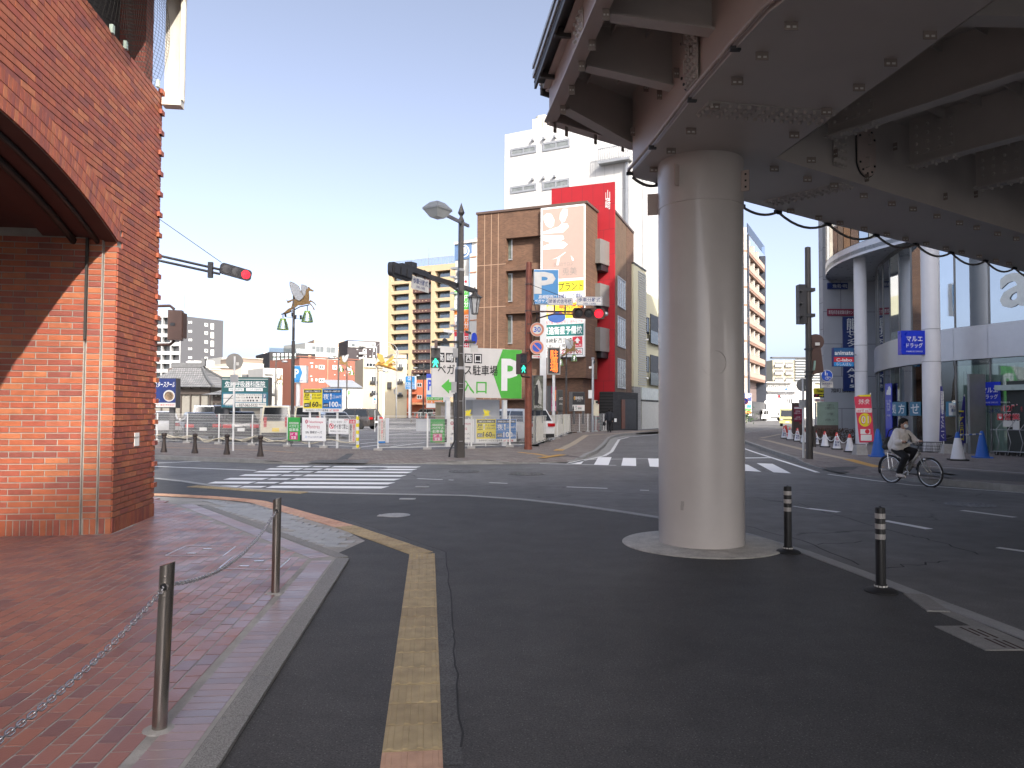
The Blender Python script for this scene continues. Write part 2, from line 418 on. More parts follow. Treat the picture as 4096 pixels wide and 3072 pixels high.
def band(name,pts,w,z,m,parent):
    o=strip(pts,w);n=len(pts);b=MB();vs=[(p.x,p.y,z)for p in o]
    b.add(vs,[(i,2*n-1-i,2*n-2-i,i+1)for i in range(n-1)]);return b.build(name,m,parent)
def resample(pts,L):
    pts=[Vector(p)for p in pts];out=[pts[0].copy()];acc=0
    for a,b in zip(pts,pts[1:]):
        d=(b-a).length;t=L-acc
        while t <=d+1e-9:out.append(a+(b-a)*(t/d));t +=L
        acc=(acc+d)%L
    return out
def stones(name,pts,off0,off1,zb,ztop,L,m,parent,gap=0.005,lim=300):
    """row of kerb stones; ztop may be a function of the point"""
    q=resample(pts,L);N=len(q);nn=[]
    for i in range(N):
        d=q[min(i+1,N-1)]-q[max(i-1,0)];d=Vector((d.x,d.y,0)).normalized();nn.append(Vector((-d.y,d.x,0)))
    for i in range(min(N-1,lim)):
        a,b=q[i],q[i+1];e=(b-a).normalized()*gap/2
        za=ztop(a)if callable(ztop)else ztop;zb_=ztop(b)if callable(ztop)else ztop
        za +=random.uniform(-.003,.003);zb_ +=random.uniform(-.003,.003)
        c=[a+e+nn[i]*off0,b-e+nn[i+1]*off0,b-e+nn[i+1]*off1,a+e+nn[i]*off1]
        vs=[(p.x,p.y,zb)for p in c]+[(c[0].x,c[0].y,za),(c[1].x,c[1].y,zb_),(c[2].x,c[2].y,zb_),(c[3].x,c[3].y,za)]
        fs=[(3,2,1,0),(4,5,6,7),(0,1,5,4),(1,2,6,5),(2,3,7,6),(3,0,4,7)]
        if off1 <off0:fs=[f[::-1]for f in fs]
        MB().add(vs,fs).build(name,m,parent)
# --- paint on the road
rows=[(1400,719),(1365,741),(1325,765),(1270,795),(1215,827),(1165,860),(1110,895)]
for i,rc in enumerate(rows):
    g=G(*z5([rc])[0]);Y=g.y
    for a,b in ((-6.95,-5.95),(-5.92,-5.38),(-5.33,g.x)):
        w=0.235 if a !=-5.92 else 0.17
        q=[(a+.04,Y-w),(b-.03,Y-w),(b+(.07 if b ==g.x else 0),Y+w),(a+.04,Y+w)]
        sheet('crosswalk_stripe',q,0.004,PAINT,road)
for q in ([(470,690),(597,692),(632,652),(520,655)],[(708,697),(833,701),(860,633),(745,633)],[(944,706),(1073,710),(1070,641),(960,639)],
          [(1190,714),(1320,720),(1290,646),(1174,643)],[(1430,722),(1570,730),(1510,655),(1400,650)],[(1690,735),(1850,742),(1760,664),(1640,660)],
          [(1990,750),(2155,760),(2040,700),(1950,678)],[(2260,764),(2412,773),(2250,690),(2112,684)]):
    sheet('crosswalk_stripe',gp(zc(q)),0.004,PAINT,road)
for q in ([(395,655),(1265,645)],[(240,688),(900,703)]):
    band('crossing_line',gp(zc(q)),0.14,0.003,PAINTW,road)
band('stop_line',gp([(2700,1834),(2900,1833),(3080,1831)]),0.42,0.004,PAINT,road)
for q,w in (([(1670,1915),(1770,1919)],.12),([(1795,1920),(1815,1921)],.1),([(1957,1931),(2030,1934)],.12),([(2266,1948),(2430,1954)],.13),([(2560,1961),(2596,1962)],.1),
             ([(3172,2025),(3232,2035)],.06),([(3232,2034),(3355,2049)],.15),([(3537,2083),(3718,2117)],.15),([(3848,2042),(4060,2070)],.14),([(3989,2191),(4110,2208)],.12)):
    band('lane_dash',gp(q),w,0.004,PAINT if w >.14 else PAINTW,road)
for q,w in (([(560,1856),(640,1852),(849,1843)],.13),([(540,1862),(625,1866),(1024,1882)],.13),([(600,1970),(760,1966),(907,1960)],.1)):
    band('edge_line',gp(q),w,0.004,YPAINT if w ==.1 else PAINT,road)
band('edge_line',gp(zr([(-500,455),(-100,595),(0,627),(230,700),(430,765)])),.14,0.004,PAINT,road)
band('edge_line',gp(zr([(520,780),(900,832),(1240,874),(1650,900),(2212,943),(2700,985)])),.12,0.004,PAINTW,road)
band('edge_line',gp(zc([(480,690),(560,675),(800,620),(860,585),(925,480),(1010,458),(1290,432)])),.14,0.004,PAINTW,road)
band('gutter',gp(zc([(640,655),(780,605),(850,545),(885,470),(1010,446),(1290,424)])),.5,0.0025,KERBM,road)
def manhole(c,r,parent,name='manhole_cover',z=0.004,m=None):
    m=m or mat('cast_iron',(0.13,0.13,0.135),0.5,0.5,var=0.2)
    b=MB();b.lathe([(r,0),(r,.005),(r*.93,.005),(r*.93,.002),(0,.002)],28,(c.x,c.y,z))
    for ring in (0.35,0.6,0.8):
        n=int(22*ring)
        for k in range(n):
            t=2*math.pi*k/n;a=Vector((math.cos(t),math.sin(t),0));e=Vector((-a.y,a.x,0))
            b.obox(Vector((c.x,c.y,z+.004))+a*r*ring,a*r*.075,e*r*.09,Vector((0,0,.002)))
    return b.build(name,m,parent,kind=None)
manhole(G(1855,1886),.48,road);manhole(G(2105,1896),.5,road);manhole(G(1490,1874),.5,road);manhole(G(3880,2020),.42,road)
# tarred joints across the junction
for q in ([(1590,1921),(1900,1938),(2048,1950)],[(2280,1964),(2470,1970),(2640,1983)],[(2965,2000),(3180,2010),(3340,2060),(3640,2140),(3740,2165),(3970,2230)],
          [(2965,2100),(3260,2180),(3490,2275)],[(3280,2178),(3480,2165)],[(3500,2275),(3690,2255),(3820,2245)]):
    pts=[]
    for a,b in zip(gp(q),gp(q)[1:]):
        for k in range(6):pts.append(a+(b-a)*(k/6)+Vector((random.uniform(-.05,.05),random.uniform(-.06,.06),0)))
    band('road_crack',pts,.022,0.002,mat('crack_tar',(0.018,0.018,0.02),0.8),road)
# --- near pavement: dark asphalt with flush pale kerb
KN=gp([(300,1893),(620,1915),(690,1921),(850,1946),(1000,1960),(1150,1968),(1300,1973),(1487,1978),(1589,1981),(1700,1978),(1870,1985),(2048,1996),(2344,2029),(2632,2073),(2800,2101),(2965,2136),(3072,2164),(3188,2202),(3300,2242),(3400,2280),(3683,2389),(3840,2452),(4096,2551)])
KN=[Vector((-40,KN[0].y+6,0))]+KN+[KN[-1]+(KN[-1]-KN[-2]).normalized()*9]
npav=sheet('near_pavement',[(p.x,p.y)for p in KN]+[(KN[-1].x-1,-40),(-40,-40)],0.012,NEARA,kind='structure')
stones('kerb_stone',KN[2:],-0.08,0.08,-0.05,0.02,1.25,KERBW,npav,gap=0.012)
inner=gp([(3655,2384),(3720,2428),(3790,2482),(3830,2514)])
stones('kerb_stone',inner,-0.09,0.09,-0.02,0.024,.62,KERBM,npav)
gr=gp([(3835,2512),(3960,2566),(4096,2630),(4250,2700)])
band('gutter_strip',gp([(3760,2445),(3900,2505),(4096,2590),(4250,2660)]),.13,0.016,KERBM,npav)
q=resample(gr,.6)
for a,b in zip(q,q[1:]):
    d=(b-a);L=d.length;d.normalize();n=Vector((-d.y,d.x,0));c=(a+b)/2;s=MB()
    s.obox(c+Vector((0,0,.01)),d*(L/2-.004),n*.2,Vector((0,0,.01)))
    gr_o=s.build('drain_block',KERBM,npav);s=MB()
    for r_ in range(3):
        for k in range(2):s.obox(c+n*(-.02+.05*r_)+d*(-.14+.28*k+.03*r_)+Vector((0,0,.0215)),d*.11,n*.008,Vector((0,0,.001)))
    s.build('drain_slot',mat('drain_slot_rust',(0.05,0.025,0.018),0.8),gr_o,kind='stuff')
# tactile paving
TACT=ramp_mat('tactile_yellow',[(0.33,0.25,0.135),(0.40,0.31,0.17),(0.36,0.28,0.155)],0.7,'random',0.16,9,0.35,120)
TACP=ramp_mat('tactile_pink',[(0.46,0.26,0.17),(0.54,0.33,0.23),(0.50,0.31,0.20)],0.7,'random',0.14,9,0.35,120)
def tile_mesh(kind):
    s=MB();s.box(-.147,.147,-.145,.145,-.012,.004);s.k=0
    if kind =='bar':
        for k in range(4):x=-.1125+.075*k;s.add([(x-.018,-.137,.004),(x+.018,-.137,.004),(x+.018,.137,.004),(x-.018,.137,.004),(x-.012,-.13,.009),(x+.012,-.13,.009),(x+.012,.13,.009),(x-.012,.13,.009)],[(4,5,6,7),(0,1,5,4),(1,2,6,5),(2,3,7,6),(3,0,4,7)])
    else:
        for i in range(5):
            for j in range(5):s.lathe([(.014,.004),(.009,.009)],6,(-.12+.06*i,-.12+.06*j,0))
    return s
TM={(k,m.name):tile_mesh(k).mesh('tactile_tile',m)for k in ('bar','dot')for m in (TACT,TACP)}
def tact(kind,m,c,rz,z=0.02):
    o=bpy.data.objects.new('tactile_tile',TM[(kind,m.name)]);link(o,npav);o.location=(c.x,c.y,z+random.uniform(-.0015,.0015));o.rotation_euler=(0,0,rz+random.uniform(-.004,.004))
a,b=G(1647,3072),G(1688,2232);d=(b-a).normalized();n=int((b-a).length/.3);rz=math.atan2(d.y,d.x)-R(90)
for k in range(-4,n+1):
    c=a+d*((b-a).length-.3*(n-k));tact('dot' if k ==n else 'bar',TACP if k in (-1,)else TACT,c,rz)
p0=b+d*.2;path=[p0,G(1395,2115),G(1024,2008),G(850,1993),G(620,1981),G(400,1975)]
q=resample(path,.3)
for k,(u,v)in enumerate(zip(q,q[1:])):
    e=v-u;c=(u+v)/2;tact('dot' if k <1 else 'bar',TACT if k <8 else TACP,c+Vector((0,0,0)),math.atan2(e.y,e.x)-R(90),z=0.0165)
q=resample(gp([(760,1950),(1000,1966),(1265,1979)]),.3)
for u,v in zip(q,q[1:]):
    e=v-u;tact('dot',TACT,(u+v)/2+Vector((0,.1,0)),math.atan2(e.y,e.x)-R(90),z=0.017)
sheet('asphalt_patch',gp([(1770,3072),(1741,2222),(1640,2180),(1430,2116),(1335,2068),(1345,2062),(1597,2146),(1690,2178),(1784,2213),(1813,2523),(1825,2672),(1852,3072)]),0.015,PATCHA,npav)
pts=[]
cr=gp([(1335,2064),(1597,2148),(1784,2213),(1813,2523),(1825,2672),(1852,3072)])
for u,v in zip(cr,cr[1:]):
    for k in range(8):pts.append(u+(v-u)*(k/8)+Vector((random.uniform(-.012,.012),random.uniform(-.01,.01),0)))
band('pavement_crack',pts,.012,0.017,mat('crack_tar',(0.018,0.018,0.02),0.8),npav)
cr=gp([(1335,2066),(1420,2045),(1600,2022),(2000,1998)])
band('pavement_crack',cr,.012,0.0145,mat('crack_tar',(0.018,0.018,0.02),0.8),npav)
manhole(G(1582,2065),.235,npav,z=0.016,m=mat('pale_iron',(0.34,0.34,0.34),0.5,0.3,var=0.2))
# --- red brick pavement
BRICKP_COLS=[(0.16,0.095,0.105),(0.26,0.125,0.112),(0.31,0.14,0.112),(0.28,0.13,0.112),(0.20,0.108,0.108)]
PB=ramp_mat('paving_brick',BRICKP_COLS,0.38,'random',0.07,2.2,0.15,60,rvar=0.10)
PBS=ramp_mat('paving_brick_joined',BRICKP_COLS,0.38,'tint',0.07,2.2,0.15,60,rvar=0.10)
BB=ramp_mat('border_brick',[(0.25,0.19,0.205),(0.31,0.22,0.225),(0.22,0.18,0.205)],0.38,'random',0.07,2.2,0.15,60,rvar=0.10)
GROUT=mat('grey_grout',(0.30,0.29,0.275),0.9,var=0.25,scale=4,bump=0.3,bscale=60)
GRAN=mat('speckled_granite',(0.22,0.215,0.205),0.7,var=0.12,scale=2,bump=0.25,bscale=150,fine=0.55)
tip=G(1345,2246);eb=G(762,3072);dn=(tip-eb).normalized();nn_=Vector((-dn.y,dn.x,0))   # nn_ points left
far_e=G(782,2027);df=(far_e-tip).normalized();nf=Vector((-df.y,df.x,0))
if nf.y >0:nf=-nf
start=eb-dn*4.5
outl=[start,tip,far_e,far_e+Vector((-5,1.6,0)),Vector((-14,12,0)),Vector((-14,-2,0))]
bpav=sheet('brick_pavement',[(p.x,p.y)for p in outl],0.0398,GROUT,kind='structure')
unit=MB();unit.box(-.5,.5,-.5,.5,-.5,.5)
UPB,UBB=unit.mesh('paving_brick',PB),unit.mesh('border_brick',BB)
def inside(p,inset):
    ok=(p-eb).dot(nn_)>inset
    if (p-tip).dot(nf)<inset:ok=False
    return ok
PW,PL=0.110,0.206
items=[]
cw=Vector((-nn_.x,-nn_.y,0))
for i in range(2,84):
    for j in range(-20,70):
        c=eb+nn_*(.30+PW*(i-2+.5))+dn*(PL*(j+.5*(i%2)))
        if not inside(c,.33)or c.y <2.6 or c.y >16.5:continue
        u=c.x/max(c.y,.1)
        if u <-.76 or c.x <-9:continue
        if c.y >9.95 and c.x <-5.3-(c.y-10)*.12 and c.y <11.65:continue
        items.append((c.length,c))
items.sort(key=lambda t:t[0])
ang=math.atan2(dn.y,dn.x)
rest=MB()
for k,(_,c)in enumerate(items):
    z=0.0343+random.uniform(-.0012,.0012)
    if k <300:
        o=bpy.data.objects.new('paving_brick',UPB);link(o,bpav);o.location=(c.x,c.y,z);o.scale=(PL-.014,PW-.014,.018);o.rotation_euler=(random.uniform(-.008,.008),random.uniform(-.004,.004),ang)
    else:
        rest.tint=random.random();rest.obox((c.x,c.y,z),dn*(PL-.014)/2,nn_*(PW-.014)/2,Vector((random.uniform(-.00003,.00003),random.uniform(-.00004,.00004),.007)))
rest.build('paving_bricks',PBS,bpav,kind='stuff',tints=True)
def border(o0,d,n,L):
    N=int(L/.098)
    for k in range(N):
        c=o0+d*(.098*(k+.5))+n*.135
        o=bpy.data.objects.new('border_brick',UBB);link(o,bpav);o.location=(c.x,c.y,.0358+random.uniform(-.001,.001));o.scale=(.088,.215,.014);o.rotation_euler=(0,0,math.atan2(d.y,d.x))
border(start,dn,nn_,(tip-start).length-.1)
border(tip+df*.12,df,nf,(far_e-tip).length)
def edge(o0,o1,n):
    q=resample([o0,o1],.62)
    for a_,b_ in zip(q,q[1:]):
        c=(a_+b_)/2-n*.075;d=(b_-a_).normalized()
        MB().obox((c.x,c.y,.03),d*.307,n*.072,Vector((0,0,.012))).build('edge_stone',GRAN,bpav)
edge(tip-dn*.02,start,nn_);edge(tip+df*.0,far_e,nf)
STL=mat('stainless_steel',(0.40,0.37,0.34),0.24,0.95,var=0.03,scale=.6)
for corners in ([(745,2184),(942,2187),(890,2226),(662,2223)],[(930,2230),(1160,2236),(1108,2281),(875,2274)]):
    s=MB();g4=gp(corners,0.042)
    for a_,b_ in zip(g4,g4[1:]+g4[:1]):s.bar(a_,b_,.016,.006)
    cvr=s.build('access_cover_frame',STL,bpav)
    for f in ((.38,.75),(.52,.28)):
        p=g4[0].lerp(g4[1],f[0]).lerp(g4[3].lerp(g4[2],f[0]),f[1])
        MB().box(p.x-.05,p.x+.05,p.y-.025,p.y+.025,p.z-.004,p.z+.005).build('lifting_key_plate',STL,cvr)
# --- grey paving stones between the bricks and the pink tactile strip
GP=ramp_mat('grey_paving_stone',[(0.27,0.28,0.285),(0.34,0.345,0.35),(0.30,0.31,0.31)],0.6,'random',0.12,6,0.3,90)
b0=tip+df*.35-nf*.16
gpav=sheet('stone_pavement',[tuple(p.xy)for p in (b0,far_e-nf*.16,far_e+Vector((-5,1.6,0)),G(400,1985),G(620,1989),G(860,2001),G(1024,2020),G(1380,2125),G(1460,2168))],0.0145,GROUT,kind='structure')
UGP=unit.mesh('paving_stone',GP);c0=b0;rx=Vector((math.cos(R(-4)),math.sin(R(-4)),0));ry=Vector((-rx.y,rx.x,0))
bnd=[G(1440,2160),G(1390,2128),G(1024,2022),G(860,2003),G(620,1990),G(300,1984)]
cnt=0
for i in range(0,52):
    for j in range(-3,40):
        c=c0+ry*(.15*i)-rx*(.3*(j+.5*(i%2))-.9)
        if (c-b0).dot(nf)>-.1:continue
        if c.x <-8.3:continue
        ok=c.y <16.5
        for a_,b_ in zip(bnd,bnd[1:]):
            lo,hi=sorted((a_.x,b_.x))
            if lo <=c.x <hi:
                t=(c.x-a_.x)/(b_.x-a_.x);ok=c.y <a_.y+(b_.y-a_.y)*t-.09-.18*abs((b_.y-a_.y)/(b_.x-a_.x))*.5
        if c.x >=bnd[0].x-.12+(.16 if i%3 ==0 else 0):ok=False
        if ok and c.y >9.9 and c.x <-5.3 and c.y <12:ok=False
        if not ok:continue
        cnt +=1
        o=bpy.data.objects.new('paving_stone',UGP);link(o,gpav);o.location=(c.x,c.y,.0165+random.uniform(-.0015,.0015));o.scale=(.292,.143,.016);o.rotation_euler=(random.uniform(-.006,.006),0,R(-4))
        if cnt >=300:break
    if cnt >=300:break
# --- far pavements
def pavement(name,kerb,back,m,side,zt=0.12,inset=.9,kl=.62,kw=.16,km=None,lim=300):
    """kerb: [(point, top)] ; side +1 when the pavement lies left of the kerb direction"""
    ps=[Vector((p.x,p.y,0))for p,_ in kerb];hs=[h for _,h in kerb];n=len(ps);ins=[]
    for i in range(n):
        d=(ps[min(i+1,n-1)]-ps[max(i-1,0)]).normalized();ins.append(ps[i]+Vector((-d.y,d.x,0))*side*inset)
    b=MB();vs=[(p.x,p.y,h-.004)for p,h in zip(ps,hs)]+[(p.x,p.y,zt)for p in ins]
    fs=[((i,i+1,n+i+1,n+i)if side >0 else (i+1,i,n+i,n+i+1))for i in range(n-1)]
    b.add(vs,fs)
    poly=[(p.x,p.y)for p in ins]+[(p[0],p[1])for p in back]
    ar=sum(poly[i][0]*poly[(i+1)%len(poly)][1]-poly[(i+1)%len(poly)][0]*poly[i][1]for i in range(len(poly)))
    if ar <0:poly=poly[::-1]
    b.quad(*[(x,y,zt)for x,y in poly])
    o=b.build(name,m,kind='structure')
    def top(p):
        best=min(range(n-1),key=lambda i:(((ps[i]+ps[i+1])/2)-Vector((p.x,p.y,0))).length-(ps[i+1]-ps[i]).length/2)
        a,c=ps[best],ps[best+1];t=max(0,min(1,(Vector((p.x,p.y,0))-a).dot(c-a)/max((c-a).length_squared,1e-6)))
        return hs[best]+(hs[best+1]-hs[best])*t
    stones('kerb_stone',ps,0,side*kw,-.05,top,kl,km or KERBM,o,lim=lim)
    return o
k1=[(G(380,1822),.13),(G(623,1837),.13),(G(850,1847),.13),(G(1010,1852),.13),(G(1090,1855),.09),(G(1223,1856),.03),(G(1500,1857),.03),(G(1718,1856),.03),(G(1800,1858),.1),(G(1860,1858),.13),(G(1960,1857),.13),(G(2020,1857),.06),
      (G(2090,1855),.03),(G(2270,1851),.03),(G(2330,1839),.08),(G(2352,1830),.13),(G(2390,1814),.13),(G(2420,1785),.13),(G(2440,1757),.13),(G(2470,1746),.13),(G(2580,1736),.13),(G(2660,1730),.13),(G(2780,1716),.13),(G(2960,1698),.13)]
FB={}
fpav=pavement('far_pavement',k1,[G(2960,1690),(16,62),(7.6,60.5),(4.3,53.3),G(2141,1785,.12),G(1800,1796,.12),G(1512,1801,.12),G(1427,1796,.12),G(1246,1789,.12),G(625,1768,.12),G(300,1757,.12)],FARP,1,lim=120)
k2=[(G(4700,2030),.15),(G(4400,1999),.15),(G(4096,1972),.15),(G(3900,1954),.15),(G(3734,1939),.14),(G(3640,1925),.07),(G(3560,1915),.03),(G(3396,1899),.03),(G(3294,1880),.03),(G(3225,1862),.06),(G(3180,1846),.13),(G(3155,1838),.13),(G(3072,1809),.13),(G(2965,1768),.13),(G(2880,1754),.1),(G(2890,1742),.1),(G(2965,1738),.1),(G(3060,1724),.1),(G(3130,1716),.1),(G(3300,1706),.1)]
rpav=pavement('right_pavement',k2,[(60,75),(60,5),(22,4)],FARG,-1)
lot=sheet('parking_lot',[tuple(G(300,1757,.12).xy),tuple(G(625,1768,.12).xy),tuple(G(1246,1789,.12).xy),tuple(G(1427,1796,.12).xy),tuple(G(1512,1801,.12).xy),tuple(G(1800,1796,.12).xy),tuple(G(2141,1785,.12).xy),(4.3,53.3),(5,62),(-60,110),(-80,60)],0.06,LOTA,kind='structure')
for q in ([(1330,1765),(1450,1759),(1500,1757)],[(1440,1789),(1520,1780)],[(1440,1775),(1515,1768)],[(1430,1720),(1520,1716)],[(1560,1788),(1700,1770)],[(1620,1710),(1780,1700)],[(1540,1740),(1700,1728)]):
    band('bay_line',gp(q,.06),.12,.065,PAINT,lot)
def zsheet(px,zs,m,parent):
    b=MB();q=[G(a,c,z)for (a,c),z in zip(px,zs)];b.quad(*[tuple(p)for p in q][::-1])
    o=b.build('dark_asphalt_patch',m,parent);o.data.flip_normals()if o.data.polygons[0].normal.z <0 else None
# tactile lines and patches on the far pavements
BEIGE=mat('beige_tactile',(0.36,0.30,0.22),0.8,var=0.12);OCH=mat('ochre_tactile',(0.50,0.28,0.06),0.75,var=0.15)
def fband(q,w,m,parent,name='tactile_strip',z=.124):band(name,gp(q,.12),w,z,m,parent)
fband(zc([(400,577),(520,520),(640,443),(900,428),(1265,395)]),.34,BEIGE,fpav)
fband(zc([(395,577),(420,565)]),.36,OCH,fpav,z=.128)
fband(zc([(60,590),(200,604),(300,620)]),.22,OCH,fpav);fband(zc([(250,640),(440,611)]),.3,OCH,fpav,z=.129)
zsheet(zc([(310,652),(480,617),(600,632),(480,643)]),(.05,.126,.09,.05),NEARA,fpav)
fband(z5([(-900,545),(0,572),(330,592)]),.2,mat('faded_orange_tactile',(0.36,0.22,0.13),0.8),fpav)
zsheet(z5([(430,676),(520,655),(985,652),(950,684)]),(.06,.126,.126,.05),ROAD,fpav)
sheet('dark_asphalt_patch',gp(z5([(690,658),(790,602),(850,602),(790,652)]),.12),.1275,PATCHA,fpav)
fband(zr([(-60,480),(0,490),(200,540),(400,590),(690,650)]),.32,BEIGE,rpav)
fband(zr([(-60,468),(40,448),(110,432)]),.3,BEIGE,rpav,z=.128)
fband(zr([(690,650),(820,685),(960,720)]),.34,OCH,rpav);fband(zr([(1370,752),(1620,790)]),.22,OCH,rpav)
zsheet(zr([(450,722),(700,712),(830,712),(780,762),(620,764)]),(.06,.125,.125,.045,.045),NEARA,rpav)
sheet('dark_asphalt_patch',gp(zr([(1000,745),(1200,715),(2300,790),(2300,850),(1640,822)]),.12),.124,PATCHA,rpav)
band('pale_band',gp(zr([(1200,700),(1500,720),(2260,775)]),.12),.22,.126,mat('pale_stone',(0.33,0.32,0.31),0.8),rpav)
# ============================================================ RED BRICK BUILDING WITH AN ARCADE (left)
BCOL=[(0.20,0.055,0.042),(0.29,0.066,0.036),(0.35,0.098,0.040),(0.25,0.060,0.038),(0.40,0.135,0.055)]
BRK=ramp_mat('red_brick',BCOL,0.55,'random',0.16,9,0.25,60)
BRKS=ramp_mat('red_brick_joined',BCOL,0.55,'tint',0.16,9,0.25,60)
MORT=mat('mortar',(0.30,0.28,0.25),0.9,var=0.2,scale=5,bump=0.2,bscale=80)
ca,cb=GX(456,10.0),GX(622,11.65)
wf=Fr(ca,cb);bb=thing('brick_building','red brick building with a wide arch and projecting corner bricks at the left','building',wf.o,wf.rz)
WF=wf.w;ZT=6.62;AR,AXC,AZC,SPR=11.2,-3.7,-6.64,3.93
def arch(r,n=28,a0=-1,a1=1):
    am=math.asin(3.7/AR);return [(AXC+r*math.sin(am*(a0+(a1-a0)*k/n)),AZC+r*math.cos(am*(a0+(a1-a0)*k/n)))for k in range(n+1)]
ol=[(WF,0.0),(WF,ZT),(-14,ZT),(-14,0.0),(-7.4,0.0)]+arch(AR)+[(0.0,0.0)]
MB().prism(ol,0.012,.5,'y').build('wall',MORT,bb)
s=MB();s.box(-.045,.3,.17,.6,0,4.02);s.box(-.09,.3,.355,7,0,4.06);s.build('arch_jamb',MORT,bb)
s=MB()
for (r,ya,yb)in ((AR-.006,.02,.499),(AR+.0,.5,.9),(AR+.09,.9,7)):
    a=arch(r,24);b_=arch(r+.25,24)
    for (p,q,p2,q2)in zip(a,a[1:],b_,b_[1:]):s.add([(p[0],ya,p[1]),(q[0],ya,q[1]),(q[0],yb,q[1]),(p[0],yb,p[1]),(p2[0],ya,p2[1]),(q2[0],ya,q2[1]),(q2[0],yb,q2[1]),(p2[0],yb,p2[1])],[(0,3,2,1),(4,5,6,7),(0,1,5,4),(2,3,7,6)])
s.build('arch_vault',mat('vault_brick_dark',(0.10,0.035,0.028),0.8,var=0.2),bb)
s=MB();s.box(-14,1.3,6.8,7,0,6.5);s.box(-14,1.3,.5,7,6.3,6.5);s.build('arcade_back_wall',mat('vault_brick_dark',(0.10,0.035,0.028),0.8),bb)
for yy,rr in ((.52,.045),(.24,.03)):
    MB().tube([(x,yy,z-rr*1.2)for x,z in arch(AR-.0,20)],rr,8).build('arch_conduit',mat('dark_conduit',(0.03,0.027,0.025),0.6),bb,smooth=True)
MB().bar((-.105,.345,3.95),(-.105,.345,2.6),.03,.03).build('arch_conduit',mat('dark_conduit',(0.03,0.027,0.025),0.6),bb)
piece=[]
def inarch(x,z,r):return (z >SPR-.1 or x <0)and math.hypot(x-AXC,z-AZC)<r and -7.4 <x <.12
BW,BH=.292,.0805
for i in range(0,84):                       # face of the wall
    z=.245+BH*(i+.5)
    if z >ZT-.03:break
    for j in range(-46,8):
        x0=.146*(i%2)+BW*j;x1=x0+BW
        if z <SPR+.1:x0,x1=max(x0,.002),x1
        x1=min(x1,WF-.002)
        if x1-x0 <.03 or x0 <-4.1:continue
        xm=(x0+x1)/2
        if inarch(xm,z,AR+.355)or (x0 <0 and z <4.0):continue
        if not (z <SPR)and inarch(x1,z,AR+.06):continue
        piece.append(((xm,.003,z),(x1-x0-.011,.02,BH-.013)))
for i in range(0,47):                       # jamb facing the camera, three stepped planes
    z=.245+BH*(i+.5)
    for (y0,y1,xp,ph)in ((.004,.165,0,0),(.175,.345,-.045,0),(.36,3.2,-.09,1)):
        if ph ==0:seg=[(y0,y1)]
        else:
            seg=[];y=y0-.146*(i%2)
            while y <2.6:seg.append((max(y,y0),y+BW));y +=BW
        for a_,b_ in seg:
            if b_-a_ <.04 or z >3.98:continue
            piece.append(((xp+.001,(a_+b_)/2,z),(.02,b_-a_-.013,BH-.014)))
hd=Vector((0,0,0));sized=[]
for c,d in piece:
    wp=wf.world(*c);dist=(wp-Vector((0,0,CAMH))).length
    face=d[0]if d[1]<.03 else d[1];nrm=wf.n if d[1]<.03 else -wf.u
    cosv=abs((wp-Vector((0,0,CAMH))).normalized().dot(nrm));u=wp.x/wp.y
    vis=u >-.70 and -.6 <(wp.z-1.7)/wp.y <.58
    sized.append((-face*d[2]*cosv/dist **2 if vis else 0,c,d))
sized.sort(key=lambda t:t[0])
UB=unit.mesh('brick',BRK);rest=MB()
for k,(sc_,c,d)in enumerate(sized):
    tl=(random.uniform(-.004,.004),random.uniform(-.002,.002),random.uniform(-.004,.004))
    if k <300:
        o=bpy.data.objects.new('brick',UB);link(o,bb);o.location=(c[0],c[1]+random.uniform(-.0012,.0012),c[2]);o.scale=d;o.rotation_euler=tl
    else:
        rest.tint=random.random();y=c[1]+random.uniform(-.0012,.0012)
        rest.box(c[0]-d[0]/2,c[0]+d[0]/2,y-d[1]/2,y+d[1]/2,c[2]-d[2]/2,c[2]+d[2]/2)
rest.build('bricks',BRKS,bb,kind='stuff',tints=True)
USB,UQB,UAB=unit.mesh('soldier_brick',BRK),unit.mesh('quoin_brick',BRK),None
def piece_obj(me,name,c,d,rot=(0,0,0)):
    o=bpy.data.objects.new(name,me);link(o,bb);o.location=c;o.scale=d;o.rotation_euler=rot;return o
x=.006
while x <WF-.03:piece_obj(USB,'soldier_brick',(x+.036,.003,.125),(.064,.022,.228));x +=.0765
for y0,y1,xp in ((.004,.165,0),(.175,.345,-.045),(.36,2.5,-.09)):
    y=y0
    while y <y1-.04:piece_obj(USB,'soldier_brick',(xp,y+.037,.125),(.022,.066,.228));y +=.0805
for k in range(20):piece_obj(UQB,'quoin_brick',(WF-.075,-.015,.245+BH*(3.5+4*k)),(.145,.06,BH-.01))
for ring in range(3):                        # arch rings
    r0=AR+.002+.136*ring;ths=math.asin(3.7/AR);step=.0755/(AR+.2);k=0
    while k <48:
        th=ths-step*(k+.5);r=r0+.063
        p=(AXC+r*math.sin(th),-.001,AZC+r*math.cos(th))
        piece_obj(USB,'arch_brick',p,(.0665,.024,.126),(0,th,0));k +=1
MB().obox((0,0,0),(.09,0,0),(0,.004,0),(0,0,.095)).build('small_wall_plate',WHITE,bb,loc=(wf.X(546),-.013,wf.px(546,1757)[1]))
txt('避難器具降下地点',BLACKP,wf.X(530),wf.X(563),wf.px(546,1753)[1],wf.px(546,1745)[1],-.018,bb)
